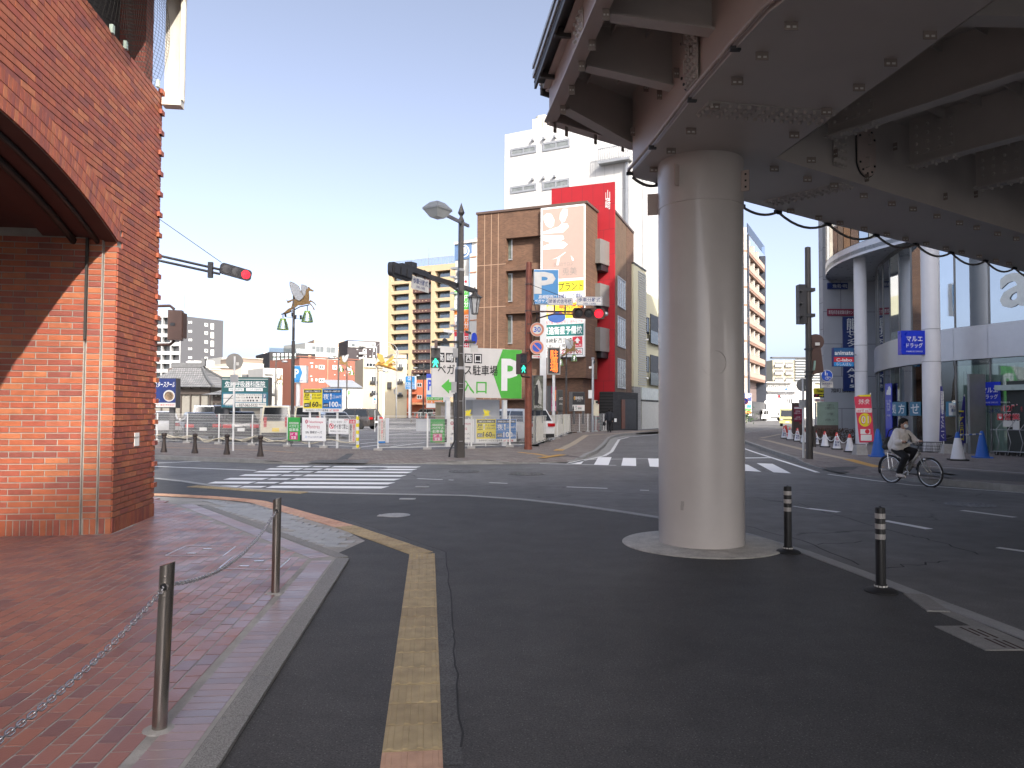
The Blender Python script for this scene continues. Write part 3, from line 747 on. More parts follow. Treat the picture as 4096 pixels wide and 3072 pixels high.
# parapet level: dark recess, beam, netting, brick pier
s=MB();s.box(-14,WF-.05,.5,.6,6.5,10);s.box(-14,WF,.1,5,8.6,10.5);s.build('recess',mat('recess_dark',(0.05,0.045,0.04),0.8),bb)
s=MB();s.box(-14,WF,-.35,.5,8.2,8.6);s.build('upper_beam',mat('brown_fascia',(0.085,0.035,0.03),0.7,var=0.2),bb)
s=MB();s.box(WF-.42,WF-.1,.12,.5,ZT,8.2);s.build('brick_pier',tiles('pier_brick',(0.24,0.07,0.05),(0.19,0.055,0.045),(0.12,0.10,0.09),.22,.08,coord='obj',axis='xz'),bb)
s=MB();nx,nz=46,34
def netp(i,j):
    u,v=i/nx,j/nz;x=-2.6+(WF+2.4)*u
    return Vector((x,-.02+.12*math.sin(9*u+2*v)*(1-v)-.1*math.sin(math.pi*v),ZT-.05+1.7*v+.05*math.sin(14*u)*(1-v)))
for i in range(nx+1):s.tube([netp(i,j)for j in range(0,nz+1,2)],.0028,3,caps=False)
for j in range(0,nz+1):s.tube([netp(i,j)for i in range(0,nx+1,2)],.0028,3,caps=False)
s.build('bird_net',mat('black_netting',(0.02,0.018,0.016),0.9),bb,kind='stuff')
for sx,sy in ((451,116),(505,180),(634,333)):
    a=wf.px(sx,sy,-.02);MB().box(a[0]-.03,a[0]+.03,-.035,.01,a[1]-.06,a[1]+.05).build('net_clip',mat('pale_green_clip',(0.42,0.52,0.46),0.5),bb)
# corrugated cream sign box on the far corner
gb=thing('signboard_back','tall cream corrugated sign box projecting from the top corner of the red brick building','signboard',wf.world(WF-.1,-.28,0),wf.rz);GW=wf.X(697,-.28)-WF+.1;GZ=wf.px(690,388,-.28)[1]
s=MB();n=7;pts=[]
for k in range(n*2+1):pts.append((GW*k/(n*2),-.05 if k%2 else 0.0))
for (a,b_),(c,d)in zip(pts,pts[1:]):s.quad((a,b_,GZ+.1),(c,d,GZ+.1),(c,d,12),(a,b_,12))
s.build('corrugated_panel',mat('cream_corrugated',(0.66,0.61,0.50),0.5,var=0.06),gb)
s=MB();s.box(-.02,GW+.08,-.03,.25,GZ,GZ+.11);s.box(GW,GW+.08,-.04,.25,GZ+.11,12);s.build('sign_frame',mat('cream_frame',(0.70,0.66,0.57),0.45),gb)
s=MB();s.prism([(.0,GZ+2.2),(.0,GZ+2.1),(.2,GZ+2.05),(.1,12),(0,12)],-.25,-.06,'y');s.build('red_letter',RED,gb)
# ============================================================ FOOTBRIDGE
FST=mat('footbridge_paint',(0.50,0.46,0.43),0.45,0.0,var=0.07,scale=1.2)
FPK=mat('footbridge_paint_pink',(0.50,0.41,0.37),0.45,0.0,var=0.07,scale=1.2)
ZB,ZD=4.9,6.0
pb=thing('pedestrian_bridge','dark underside of the steel pedestrian bridge with box girders, ribs and bolted plates','footbridge',(2.4,9.6,0))
OFF=Vector((2.4,9.6,0))
def lb(p):return Vector(p)-OFF
LA=[G(a,b,ZB)for a,b in ((3141,0),(3072,53),(2942,194),(2766,398),(2640,560),(2565,650),(2526,694),(2531,708))]
LA=[LA[0]+(LA[0]-LA[2]).normalized()*12]+LA
FB_=[G(a,b,ZB)for a,b in ((2575,721),(2641,737),(2965,802),(3294,889),(3692,985),(4096,1088))];FB_.append(FB_[-1]+(FB_[-1]-FB_[1]).normalized()*16)
dB=(FB_[-1]-FB_[1]).normalized();nB=Vector((-dB.y,dB.x,0))
NB=[G(3102,632,ZB)];NB.append(NB[0]+dB*26)
RA=[G(3102,632,ZB),G(3364,442,ZB),G(3634,248,ZB),G(3778,141,ZB)];RA.append(RA[-1]+(RA[-1]-RA[1]).normalized()*13)
pl=[lb(p)for p in LA+FB_+NB[::-1]+RA[1:]]
b=MB();b.prism([(p.x,p.y)for p in pl],ZB,ZB+.025);b.build('bottom_flange',FST,pb)
def web(name,pts,m,inset):
    b=MB();n=len(pts);vs=[]
    for i,p in enumerate(pts):
        d=(pts[min(i+1,n-1)]-pts[max(i-1,0)]).normalized();nn=Vector((-d.y,d.x,0))*inset
        for k in (0,1):q=lb(p+nn+nn.normalized()*.02*k*(1 if inset >0 else -1));vs +=[(q.x,q.y,ZB+.025),(q.x,q.y,ZD)]
    fs=[]
    for i in range(n-1):
        a=4*i;fs +=[(a,a+4,a+5,a+1),(a+2,a+3,a+7,a+6)]
    b.add(vs,fs);return b.build(name,m,pb)
web('girder_web',LA+FB_[:2],FPK,-.035);web('girder_web',FB_[1:],FST,-.035)
web('girder_web',NB,FST,.03);web('girder_web',RA,FST,.03 if False else .03)
# deck plate and edge beam
C0=G(2201,488,5.5);e1=G(2418,0,5.5);dE=(e1-C0).normalized();EB=C0+dE*16
CF=G(2527,586,5.5);dF=(CF-C0);dF.z=0;dF.normalize();CE=C0+dF*34
b=MB();poly=[EB,C0,CE,Vector((36,12,0)),Vector((36,-8,0))]
b.prism([tuple(lb(p).xy)for p in poly],ZD,ZD+.16);b.build('deck_plate',FST,pb)
for a,c in ((EB,C0),(C0,CE)):
    s=MB();s.bar(lb(Vector((*a.xy,5.72))),lb(Vector((*c.xy,5.72))),.03,.44);s.bar(lb(Vector((*a.xy,5.5))),lb(Vector((*c.xy,5.5))),.16,.025);s.bar(lb(Vector((*a.xy,5.955))),lb(Vector((*c.xy,5.955))),.2,.02)
    s.build('edge_beam',FPK,pb)
nE=Vector((-dE.y,dE.x,0));nE=nE if nE.x <0 else -nE
nF=Vector((-dF.y,dF.x,0))
for (a,c,n_)in ((EB,C0,nE),(C0,CE,nF)):
    a2,c2=a+n_*.20,c+n_*.20;s=MB();s.bar(lb(Vector((*(a+n_*.1).xy,6.02))),lb(Vector((*(c+n_*.1).xy,6.02))),.24,.02);s.build('deck_edge_soffit',mat('parapet_dark',(0.05,0.045,0.042),0.5),pb)
    s=MB();s.bar(lb(Vector((*a2.xy,6.08))),lb(Vector((*c2.xy,6.08))),.03,.3);s.build('parapet',mat('parapet_dark',(0.05,0.045,0.042),0.5),pb)
    s=MB();s.bar(lb(Vector((*(a2+n_*.02).xy,6.22))),lb(Vector((*(c2+n_*.02).xy,6.22))),.05,.05);s.bar(lb(Vector((*(a2+n_*.02).xy,6.1))),lb(Vector((*(c2+n_*.02).xy,6.1))),.04,.06);s.build('parapet_panel',mat('parapet_pale',(0.45,0.46,0.46),0.3,0.3),pb)
    L=(c-a).length;d_=(c-a).normalized();k=.4
    while k <L-.1:
        p=c-d_*k;s=MB();s.bar(lb(Vector((*p.xy,5.96))),lb(Vector((*(p+n_*.2).xy,5.96))),.05,.12);s.build('parapet_bracket',mat('parapet_dark',(0.05,0.045,0.042),0.5),pb);k +=1.05
        if k >14:break
# cantilever brackets between girder and edge beam, with stiffeners
ya=[(2853,130),(2690,352),(2535,590)];yb=[(2441,69),(2345,272),(2262,440)]
def brack(p,q,name='cantilever_bracket'):
    p,q=Vector(p),Vector(q);s=MB();a,c=lb((p.x,p.y,0)),lb((q.x,q.y,0));zq,zp=5.52,5.34
    d=(c-a).normalized();n=Vector((-d.y,d.x,0))*.008
    s.add([(*(a+n).xy,zp),(*(c+n).xy,zq),(*(c+n).xy,ZD),(*(a+n).xy,ZD),(*(a-n).xy,zp),(*(c-n).xy,zq),(*(c-n).xy,ZD),(*(a-n).xy,ZD)],[(0,1,2,3),(7,6,5,4),(0,4,5,1)])
    s.bar((*a.xy,zp),(*c.xy,zq),.17,.022);return s.build(name,FST,pb)
def online(P0,d,sx,sy,z):
    return G(sx,sy,z)
for (a,c)in zip(ya,yb):
    p,q=G(a[0],a[1],5.34),G(c[0],c[1],5.52);brack(p,q)
for k in range(1,5):
    p=Vector((2.15+.1*k,6.9-1.95*k,0));brack(p,p+Vector((-1.25,.35,0)))
for k in range(12):
    t=.55+.62*k
    for off in (.42,.82):
        c=C0+dE*t-nE*off;s=MB();s.bar(lb(Vector((*(c-dE*.22).xy,5.94))),lb(Vector((*(c+dE*.22).xy,5.94))),.012,.1);s.build('deck_rib',FST,pb)
# floor beams right of the girders, ribs parallel to the cross girder
nS=-nB
fb0=[G(3313,551,5.3),G(3640,667,5.3),G(3905,755,5.3)]
beams=[]
for p in fb0+[fb0[0]+dB*(2.05*k)for k in range(3,6)]:
    beams.append(p);s=MB();a,c=lb((p.x,p.y,0)),lb(((p+nS*9).x,(p+nS*9).y,0))
    s.bar((*a.xy,5.3),(*c.xy,5.3),.2,.022);s.bar((*a.xy,5.65),(*c.xy,5.65),.014,.68);s.build('floor_beam',FST,pb)
p=G(3700,192,5.3);q=Vector((RA[2].x,RA[2].y,0));d=Vector((.98,.02,0))
s=MB();a,c=lb(q),lb(q+d*7);s.bar((*a.xy,5.3),(*c.xy,5.3),.2,.022);s.bar((*a.xy,5.65),(*c.xy,5.65),.014,.68);s.build('floor_beam',FST,pb)
for k in range(16):
    for ia in range(len(beams)-1):
        a=beams[ia]+nS*(.5+.48*k)+dB*.02;c=beams[ia+1]+nS*(.5+.48*k)-dB*.02
        s=MB();s.bar((*lb(a).xy,ZD-.075),(*lb(c).xy,ZD-.075),.014,.15);s.build('deck_rib',FST,pb)
    a=beams[0]+nS*(.5+.48*k)-dB*.02;s=MB();s.bar((*lb(a).xy,ZD-.075),(*lb(a-dB*2.2).xy,ZD-.075),.014,.15)
    if k <9:s.build('deck_rib',FST,pb)
# splice plates with rows of bolts
def bolts(parent,c,ux,uy,n,nx_,ny_,px,py,r=.023,h=.02):
    s=MB();M=Matrix((ux,uy,n)).transposed()
    for i in range(nx_):
        for j in range(ny_):
            s.lathe([(r,0),(r,h),(r*.6,h*1.6),(0,h*1.7)],6,c+ux*(px*(i-(nx_-1)/2))+uy*(py*(j-(ny_-1)/2)),M)
    return s.build('bolts',FST,parent,kind='stuff')
def splice(c,ux,uy,n,w_,h_,nx_,ny_):
    c=lb(c);s=MB();s.obox(c+n*.006,ux*w_/2,uy*h_/2,n*.006);o=s.build('splice_plate',FST,pb)
    bolts(o,c+n*.012,ux,uy,n,nx_,ny_,(w_-.07)/max(nx_-1,1),(h_-.07)/max(ny_-1,1));return o
dn_,z_=Vector((0,0,-1)),Vector((0,0,1))
a,c=G(2790,430,ZB),G(3330,470,ZB);ux=(c-a);ux.z=0;L=ux.length;ux.normalize();uy=dn_.cross(ux)
splice((a+c)/2,ux,uy,dn_,L-.1,.36,14,4)
a,c=G(3060,815,ZB),G(3415,733,ZB);ux=(c-a);ux.z=0;L=ux.length;ux.normalize();uy=dn_.cross(ux)
splice((a+c)/2,ux,uy,dn_,L-.15,.34,12,4)
wl=Vector((-1,-.06,0)).normalized()
def onweb(line_a,line_b,sx,sy,off=.04):
    f=Fr(Vector((*line_a.xy,0)),Vector((*line_b.xy,0)));x_,z__=f.px(sx,sy);return f.world(x_,-off,z__),f
p,f=onweb(LA[4],LA[2],2775,300,-.02);n_=f.n if f.n.x <0 else -f.n
dA=(LA[2]-LA[4]).normalized()
splice(Vector((p.x,p.y,5.45))+n_*.03,dA,n_.cross(dA),n_,.30,.85,4,11)
p2,f2=onweb(NB[0],NB[1],3415,640);n2=f2.n if f2.n.y <0 else -f2.n
dX=dB
pp=NB[0]+dB*1.42
splice(Vector((pp.x,pp.y,5.38))+n2*-.02,dX,n2.cross(dX),n2,.30,.66,4,7)
splice(C0+dE*1.95+nE*.0+Vector((0,0,.22))+nE*.02,dE,nE.cross(dE),nE,.34,.36,3,4)
for bm in beams[:3]:
    c=bm+nS*.35;cc=Vector((c.x,c.y,5.287));splice(cc,nS,dn_.cross(nS),dn_,.62,.18,5,2)
    sN=-dB if True else dB
    splice(Vector((c.x,c.y,5.66))-dB*.008,nS,(-dB).cross(nS),-dB,.55,.45,4,4)
# manhole covers with handles
def hatch(c,ux,n,w_,h_):
    c=lb(c);s=MB();pr=[]
    for k in range(24):
        t=2*math.pi*k/24;cx,cz=math.cos(t),math.sin(t)
        pr.append((cx*w_/2,max(-1,min(1,cz))*w_/2+(h_-w_)/2*(1 if cz >0 else -1)))
    lo=[c+ux*a+z_*b_ for a,b_ in pr];hi=[p+n*.022 for p in lo];m=len(pr)
    s.add(lo+hi,[tuple(range(m,2*m))]+[(i,(i+1)%m,m+(i+1)%m,m+i)for i in range(m)])
    o=s.build('access_hatch',FPK,pb);k_=MB();k_.add([c+ux*a*1.07+z_*b_*1.05-n*.004 for a,b_ in pr]+[c+ux*a*1.07+z_*b_*1.05+n*.006 for a,b_ in pr],[tuple(range(m,2*m))]+[(i,(i+1)%m,m+(i+1)%m,m+i)for i in range(m)]);k_.build('dark_gap_ring',DGREY,o)  # dark ring added to paint the shaded gap round the hatch
    for sg in (-1,1):
        b0=c+z_*.17*sg+n*.022+ux*(.03*sg);MB().tube([b0-z_*.07,b0-z_*.07+n*.05,b0+z_*.07+n*.05,b0+z_*.07],.008,6).build('hatch_handle',FST,o)
    s=MB()
    for k in range(10):
        t=2*math.pi*(k+.5)/10;a,b_=math.cos(t),math.sin(t);q=c+ux*(a*(w_/2-.04))+z_*(b_*(w_/2-.04)+(h_-w_)/2*(1 if b_ >0 else -1))+n*.022
        s.obox(q+n*.008,ux*.012,z_*.012,n*.008)
    s.build('bolts',DGREY,o,kind='stuff');return o
h_=onweb(LA[6],LA[4],2603,465)[0];t_=Vector((h_.x,h_.y,0));base=min(LA,key=lambda q_:abs(q_.y-h_.y));dq=(LA[5]-LA[4]).normalized()
hp=LA[5]+(LA[4]-LA[5])*.9;nn2=Vector((-dq.y,dq.x,0));nn2=nn2 if nn2.x <0 else -nn2
hatch(Vector((hp.x,hp.y,5.44))-nn2*.02,dq,nn2,.46,.72)
hp=NB[0]+dB*2.06;hatch(Vector((hp.x,hp.y,5.40))+n2*-.02,dB,n2,.46,.72)
# small hanging plates with two slots
def plate(c,ux,n,w_=.115,h_=.075):
    c=lb(c);s=MB();s.obox(c,ux*w_/2,n*.004,z_*h_/2);o=s.build('mounting_plate',mat('plate_paint_shaded',(0.26,0.215,0.19),.5),pb);s=MB()  # bridge paint made darker, the plates' shade put into the colour
    for k in (-1,1):s.obox(c+ux*(w_*.22*k)-z_*.01+n*.0052,ux*w_*.13,n*.001,z_*.009)
    s.build('slot',OFFW,o,kind='stuff');return o  # off-white paint stands in for sky seen through the slots
for sx,sy in ((3048,224),(3165,103),(2949,325),(2857,424),(2764,524),(2685,604),(2616,678),(3563,250),(3720,140),(3436,350),(3307,446),(3177,540),(3245,640),(3097,675),(3230,717),(3336,742),
               (3455,783),(3567,815),(3652,836),(3748,865),(3838,892),(3907,911),(3990,935),(4065,955)):
    p=G(sx,sy,ZB-.036);plate(p,Vector((1,0,0)),Vector((0,-1,0)))
for sx,sy in ((3163,849),(3275,876),(3360,897),(3456,920),(3547,943),(3622,961),(3705,980),(3783,998),(3846,1014),(3917,1031),(3983,1047),(4036,1060)):
    p=G(sx,sy-6,ZB-.03);plate(p,Vector((1,0,0)),Vector((0,-1,0)))
for k,(sx,sy)in enumerate(((2424,55),(2368,177),(2327,262),(2287,357),(2252,436))):
    p=G(sx,sy,5.44);plate(p,Vector((1,0,0)),Vector((0,-1,0)),.07,.13)
for k,(sx,sy)in enumerate(((2220,515),(2266,530),(2382,562),(2491,592))):
    p=G(sx,sy-4,5.42);plate(p,dF,Vector((dF.y,-dF.x,0)),.05,.13)
for sx,sy in ((2787,205),(2724,292),(2655,380),(2600,350),(2546,528)):
    pp_,ff=onweb(LA[7],LA[2],sx,sy,.02);plate(Vector((pp_.x,pp_.y,pp_.z))+nn2*.03,nn2,Vector((0,-1,0)),.06,.11)
for t,zz in ((.62,5.55),(1.25,5.2),(2.0,5.0),(2.75,5.6),(3.6,5.5),(4.2,5.1),(5.2,5.3)):
    q_=NB[0]+dB*t;plate(Vector((q_.x,q_.y,zz))+n2*.03,Vector((.6,-.8,0)),Vector((-.8,-.6,0)),.06,.11)
# pipe along the girder and slack cable under the far edge
cl=[lb(Vector((p.x,p.y,ZB+.05)))+nn2*.04 for p in LA]
s=MB();s.tube(cl,.022,8);s.build('conduit',FPK,pb,smooth=True)
for sx,sy in ((2955,195),(2780,400),(2620,590),(2528,694)):
    p=lb(G(sx,sy,ZB));s=MB();s.obox(p+Vector((-.03,0,.0)),(.045,0,0),(0,.02,0),(0,0,.02));s.build('conduit_clip',DGREY,pb)
ties=[(2531,712),(2640,740),(2965,826),(3112,850),(3312,898),(3505,942),(3664,978),(3805,1012),(3943,1045),(4058,1074),(4200,1110)]
tp=[G(a,b_-2,ZB-.012)for a,b_ in ties];cab=[]
for a,c in zip(tp,tp[1:]):
    L=(c-a).length
    for k in range(8):u=k/8;cab.append(lb(a+(c-a)*u)-z_*(min(.16,.11*L)*4*u*(1-u)))
MB().tube(cab,.021,7).build('cable',mat('grey_cable',(0.16,0.15,0.14),0.5),pb,smooth=True)
for p in tp[1:-1]:
    q_=lb(p);MB().obox(q_,dB*.07,Vector((0,0,.028)),nB*.028).build('cable_tie',RUBBER,pb)
# ------------------------------------------------------------ column
cc=GX(2804,9.62);RC=.535
COLM=mat('column_paint',(0.56,0.52,0.49),0.34,0.0,var=0.05,scale=1.5,coat=0.25)
ct=thing('bridge_column','round grey painted steel column carrying the pedestrian bridge','column',cc)
s=MB();s.lathe([(RC,.0),(RC,4.30)],64);s.build('shaft',COLM,ct,smooth='auto')
s=MB();s.lathe([(RC,4.30),(RC+.006,4.302),(RC+.006,4.9)],64);s.build('collar',COLM,ct,smooth='auto')
s=MB();s.lathe([(1.0,-.02),(1.0,.022),(.985,.03),(RC+.05,.036),(RC,.04)],56)
s.build('concrete_base',mat('pale_concrete',(0.44,0.42,0.38),0.85,var=0.25,scale=5,bump=0.3,bscale=50,fine=0.15),ct,smooth='auto')
tv=Vector((-cc.x,-cc.y,0)).normalized();tr=Vector((-tv.y,tv.x,0))
def oncol(ang_,z,r=RC):a=math.atan2(tv.y,tv.x)+ang_;return Vector((math.cos(a)*r,math.sin(a)*r,z)),Vector((math.cos(a),math.sin(a),0))
s=MB();pz=2.29;ring=[]
vs=[];N=32
for r_,o_ in ((.158,.0),(.158,.012),(.150,.012),(.150,.0)):
    for k in range(N):
        t=2*math.pi*k/N;p,n_=oncol(.30+math.cos(t)*r_/RC,pz+math.sin(t)*r_);vs.append(p+n_*o_)
s.add(vs,[(i*N+k,i*N+(k+1)%N,(i+1)*N+(k+1)%N,(i+1)*N+k)for i in range(3)for k in range(N)])
s.build('inspection_cap',COLM,ct,smooth='auto')
for an,zz in ((-.5,4.62),(1.18,4.58)):
    p,n_=oncol(an,zz,RC+.05);s=MB();s.obox(p,n_*.055,n_.cross(z_)*.008,z_*.13);pl_=s.build('connection_plate',FPK,ct);s=MB()
    for k in (-1,0,1):s.obox(p+z_*.08*k+n_*.012+n_.cross(z_)*(.0085 if an <0 else .0085),n_*.012,n_.cross(z_)*.001,z_*.012)
    s.build('slot',BLACKP,pl_,kind='stuff')
p,n_=oncol(-1.62,4.42,RC+.07);s=MB();s.obox(p,n_*.07,n_.cross(z_)*.008,z_*.14);s.build('connection_plate',FPK,ct)
s=MB();rr=random.Random(3)
p,n_=oncol(-.42,.62,RC+.001)
for k in range(2):
    q_,m_=oncol(-.43+rr.uniform(-.03,.05),.52+.05*k,RC+.0012);s.obox(q_,m_.cross(z_)*rr.uniform(.008,.03),z_*.03,m_*.0005)
s.build('scuff_mark',mat('scuff',(0.40,0.37,0.34),0.8),ct)
# ------------------------------------------------------------ rubber posts at the kerb
SILV=mat('reflective_band',(0.42,0.40,0.38),0.35,0.2,var=0.06)
BLKP=mat('black_post',(0.012,0.012,0.013),0.5,var=0.2)
def rubber_post(c,label):
    t=thing('rubber_bollard',label,'bollard',(c.x,c.y,.012),0,'black flexible posts along the near kerb')
    s=MB();s.lathe([(.045,.05),(.045,.775),(.04,.79),(.012,.795),(.012,.80),(0,.80)],24);s.build('post',BLKP,t,smooth='auto')
    s=MB();s.lathe([(.145,0),(.145,.012),(.12,.03),(.06,.04),(.055,.07),(.05,.072)],28);s.build('base',RUBBER,t,smooth='auto')
    for k in range(3):
        z1=.795-.795*(.075+.122*k);s=MB();s.lathe([(.0462,z1-.048),(.0462,z1)],24);s.build('reflective_band',SILV,t,smooth='auto')
    s=MB()
    for k in range(12):
        a=2*math.pi*k/12;d=Vector((math.cos(a),math.sin(a),0));s.obox(Vector((0,0,.057))+d*.056,d.cross(z_)*.011,d*.003,z_*.007)
    s.build('base_reflectors',OFFW,t,kind='stuff');return t
rubber_post(G(3524,2372),'black post with three silver bands nearest the camera on the kerb')
rubber_post(G(3152,2214),'black post with three silver bands beside the round grey column')
# ------------------------------------------------------------ steel posts and chain on the brick floor
def steel_post(c,tilt,label):
    t=thing('chain_post',label,'post',(c.x,c.y,.04),0,'stainless chain posts on the brick floor');t.rotation_euler=(0,tilt,0)
    s=MB();n=28;r=.037;vs=[]
    for z0 in (0,.85):
        for k in range(n):
            a=2*math.pi*k/n;vs.append((r*math.cos(a),r*math.sin(a),z0+(.012*math.cos(a)if z0 else 0)))
    s.add(vs,[(k,(k+1)%n,n+(k+1)%n,n+k)for k in range(n)]);s.build('shaft',STL,t,smooth=True)
    s=MB();s.quad(*[(r*math.cos(2*math.pi*k/n)*1.03,r*math.sin(2*math.pi*k/n)*1.03,.852+.012*math.cos(2*math.pi*k/n))for k in range(n)]);s.build('cap',mat('bright_steel',(0.62,0.62,0.62),0.25,0.8),t)
    for zz,rr_ in ((.74,.021),):
        s=MB();M=Matrix.Rotation(R(90),3,'X');s.lathe([(.024,0),(.024,.006),(.019,.006),(.019,-.0)],20,(0.004,-.036,zz),M);s.build('eye_ring',STL,t,smooth='auto')
        s=MB();s.lathe([(.0192,.002),(.0192,.0035),(0,.0035)],20,(.004,-.0345,zz),M);s.build('eye_hole',BLACKP,t)
    s=MB();s.sph((.006,-.036,.79),.006,8,5);s.sph((.006,-.036,.69),.006,8,5);s.build('rivets',STL,t,kind='stuff')
    s=MB();s.lathe([(.085,.0),(.08,.004),(.037,.01)],14);s.build('mortar_collar',GROUT,t);return t
s1,s2=G(637,2950),G(1101,2391);sd=(s2-s1);s0=s1-sd*1.0
steel_post(s1,R(1.6),'stainless steel post nearest the camera with a chain through its eye')
steel_post(s2,R(.3),'stainless steel post at the corner of the brick floor')
lk=MB();pts=[]
for k in range(16):
    a=2*math.pi*k/16;pts.append((.0145*math.cos(a)*1.0+(.0095 if math.cos(a)>0 else -.0095),.0105*math.sin(a),0))
lk.tube(pts,.0034,6,closed=True);LKM=lk.mesh('chain_link',mat('chain_steel',(0.50,0.50,0.52),0.25,0.95,var=0.06),True)
def chain(a,c,sag,label):
    t=thing('chain',label,'chain',a,0,'steel chains hung between the posts');N=int((c-a).length*1.03/.0345)
    P_=lambda u:a+(c-a)*u-z_*sag*4*u*(1-u)
    for k in range(N):
        u=(k+.5)/N;p=P_(u)-a;d=(P_(u+.01)-P_(u-.01)).normalized()
        o=bpy.data.objects.new('chain_link',LKM);link(o,t);o.location=p
        q_=d.to_track_quat('X','Z');o.rotation_mode='QUATERNION';o.rotation_quaternion=q_ @ Euler((R(45 if k%2 else -45),0,0)).to_quaternion()
eh=lambda p,dx=0:Vector((p.x+dx,p.y,.785))
chain(eh(s1,.02),eh(s2),.155,'steel chain hanging between the two stainless posts')
chain(eh(s0),eh(s1,.02),.155,'steel chain running from the near post out of the lower left of the picture')
# ============================================================ SIGNS, FENCES AND POSTS ACROSS THE JUNCTION
class S:
    """a board standing on a vertical plane; rectangles are given in pixels of the photograph"""
    def __init__(s,name,label,cat,a,b,group=None,z=None):
        pa=a if isinstance(a,Vector)else GX(*a);pb_=b if isinstance(b,Vector)else GX(*b)
        s.fr=Fr(pa,pb_);s.t=thing(name,label,cat,s.fr.o,s.fr.rz,group)
    def r(s,x0,y0,x1,y1,y=0.0):
        xm,ym=(x0+x1)/2,(y0+y1)/2
        a,c=s.fr.px(x0,ym,y),s.fr.px(x1,ym,y);return a[0],c[0],s.fr.px(xm,y1,y)[1],s.fr.px(xm,y0,y)[1]
    def box(s,x0,y0,x1,y1,d0,d1,m,name='panel',parent=None):
        a,b,c,d=s.r(x0,y0,x1,y1,d0);return MB().box(a,b,d0,d1,c,d).build(name,m,parent or s.t)
    def post(s,sx,sy,w,m,zb=.06,name='post',y=0.06,round_=True):
        x,z=s.fr.px(sx,sy,y)
        if round_:return MB().cyl((x,y,zb),(x,y,z),w/2,n=12).build(name,m,s.t,smooth='auto')
        return MB().box(x-w/2,x+w/2,y-w/2,y+w/2,zb,z).build(name,m,s.t)
    def txt(s,st,x0,y0,x1,y1,m,y=-.03,parent=None,**k):
        a,b,c,d=s.r(x0,y0,x1,y1,y);return txt(st,m,a,b,c,d,y,parent or s.t,**k)
    def poly(s,pts,d0,d1,m,name,parent=None):
        q=[s.fr.px(a,b,d0)for a,b in pts];return MB().prism(q,d0,d1,'y').build(name,m,parent or s.t)
    def disc(s,cx,cy,rx,ry,d0,d1,m,name,parent=None,n=24):
        return s.poly([(cx+rx*math.cos(2*math.pi*k/n),cy+ry*math.sin(2*math.pi*k/n))for k in range(n)],d0,d1,m,name,parent)
def zq(x0,y0,k):
    return lambda l:[v/k+(x0 if i%2 ==0 else y0)for i,v in enumerate(l)]
WIRE=mat('white_mesh_wire',(0.66,0.655,0.62),0.5,0.1,var=0.06)
def mesh_fence(label,pts,step=2.0,top=1.45,vs=.046,hs=.115,wv=.0048):
    q=resample([Vector((*p.xy,0))for p in pts],step)
    if (Vector((*pts[-1].xy,0))-q[-1]).length >.4:q.append(Vector((*pts[-1].xy,0)))
    t=thing('mesh_fence',label,'fence',q[0])
    for a,b in zip(q,q[1:]):
        d=(b-a);L=d.length;d.normalize();n=Vector((-d.y,d.x,0));s=MB();o=a-q[0]
        N=int(L/vs)
        for k in range(1,N):
            p=o+d*(L*k/N);s.obox(p+z_*(.22+top)/2,d*wv/2,n*.003,z_*(top-.22)/2)
        M=int((top-.22)/hs)
        for k in range(M+1):
            z=.22+(top-.22)*k/M;s.obox(o+d*L/2+z_*z+n*.005,d*L/2,n*.003,z_*(.009 if k in (0,M)else .0035))
        s.obox(o+d*L/2+z_*top+n*.03,d*L/2,n*.03,z_*.006)
        s.build('mesh_panel',WIRE,t,kind='stuff')
    for p in q:
        MB().cyl(p-q[0]+z_*.1,p-q[0]+z_*(top+.02),.032,n=10).build('post',WHITEM,t,smooth='auto')
        MB().box(p.x-q[0].x-.16,p.x-q[0].x+.16,p.y-q[0].y-.1,p.y-q[0].y+.1,.05,.2).build('foot_block',CONC,t)
    return t
FLp=[G(300,1757,.12),G(625,1768,.12),G(1246,1789,.12),G(1427,1796,.12)]
FRp=[G(1512,1801,.12),G(1800,1796,.12),G(2141,1785,.12)]
FTp=[G(2141,1785,.12),Vector((4.1,52.5,0))];FEp=[FTp[1],Vector((7.35,58.6,0))]
mesh_fence('white wire mesh fence in front of the parked cars, left of the car park gap',FLp)
mesh_fence('white wire mesh fence under the green and white parking board',FRp)
mesh_fence('white mesh fence backed with cream sheeting along the side street',FTp,step=5,vs=.11,hs=.16)
mesh_fence('white mesh fence in front of the red wall',FEp,step=1.6,vs=.07,hs=.12)
sh=Fr(FTp[0],FTp[1]);b=MB();N=60
for k in range(N):
    f=lambda i:(sh.w*i/N,.09+.03*math.sin(i*1.1)+.02*math.sin(i*2.7))
    (a0,y0),(a1,y1)=f(k),f(k+1);l0,l1=.3-.06*abs(math.sin(k*.9)),.3-.06*abs(math.sin((k+1)*.9))
    b.quad((a0,y0,l0),(a1,y1,l1),(a1,y1,1.43),(a0,y0,1.43))
tp_=thing('fence_sheeting','cream plastic sheeting hung behind the mesh fence','sheeting',sh.o,sh.rz)
b.build('sheet',mat('cream_sheeting',(0.62,0.58,0.47),0.6,var=0.16,scale=2),tp_,smooth=True)
MB().box(sh.w*.72,sh.w*.80,.02,.03,.45,1.4).build('poster_patch',mat('yellow_blue_poster',(0.42,0.42,0.2),0.6,var=0.5,scale=4),tp_)
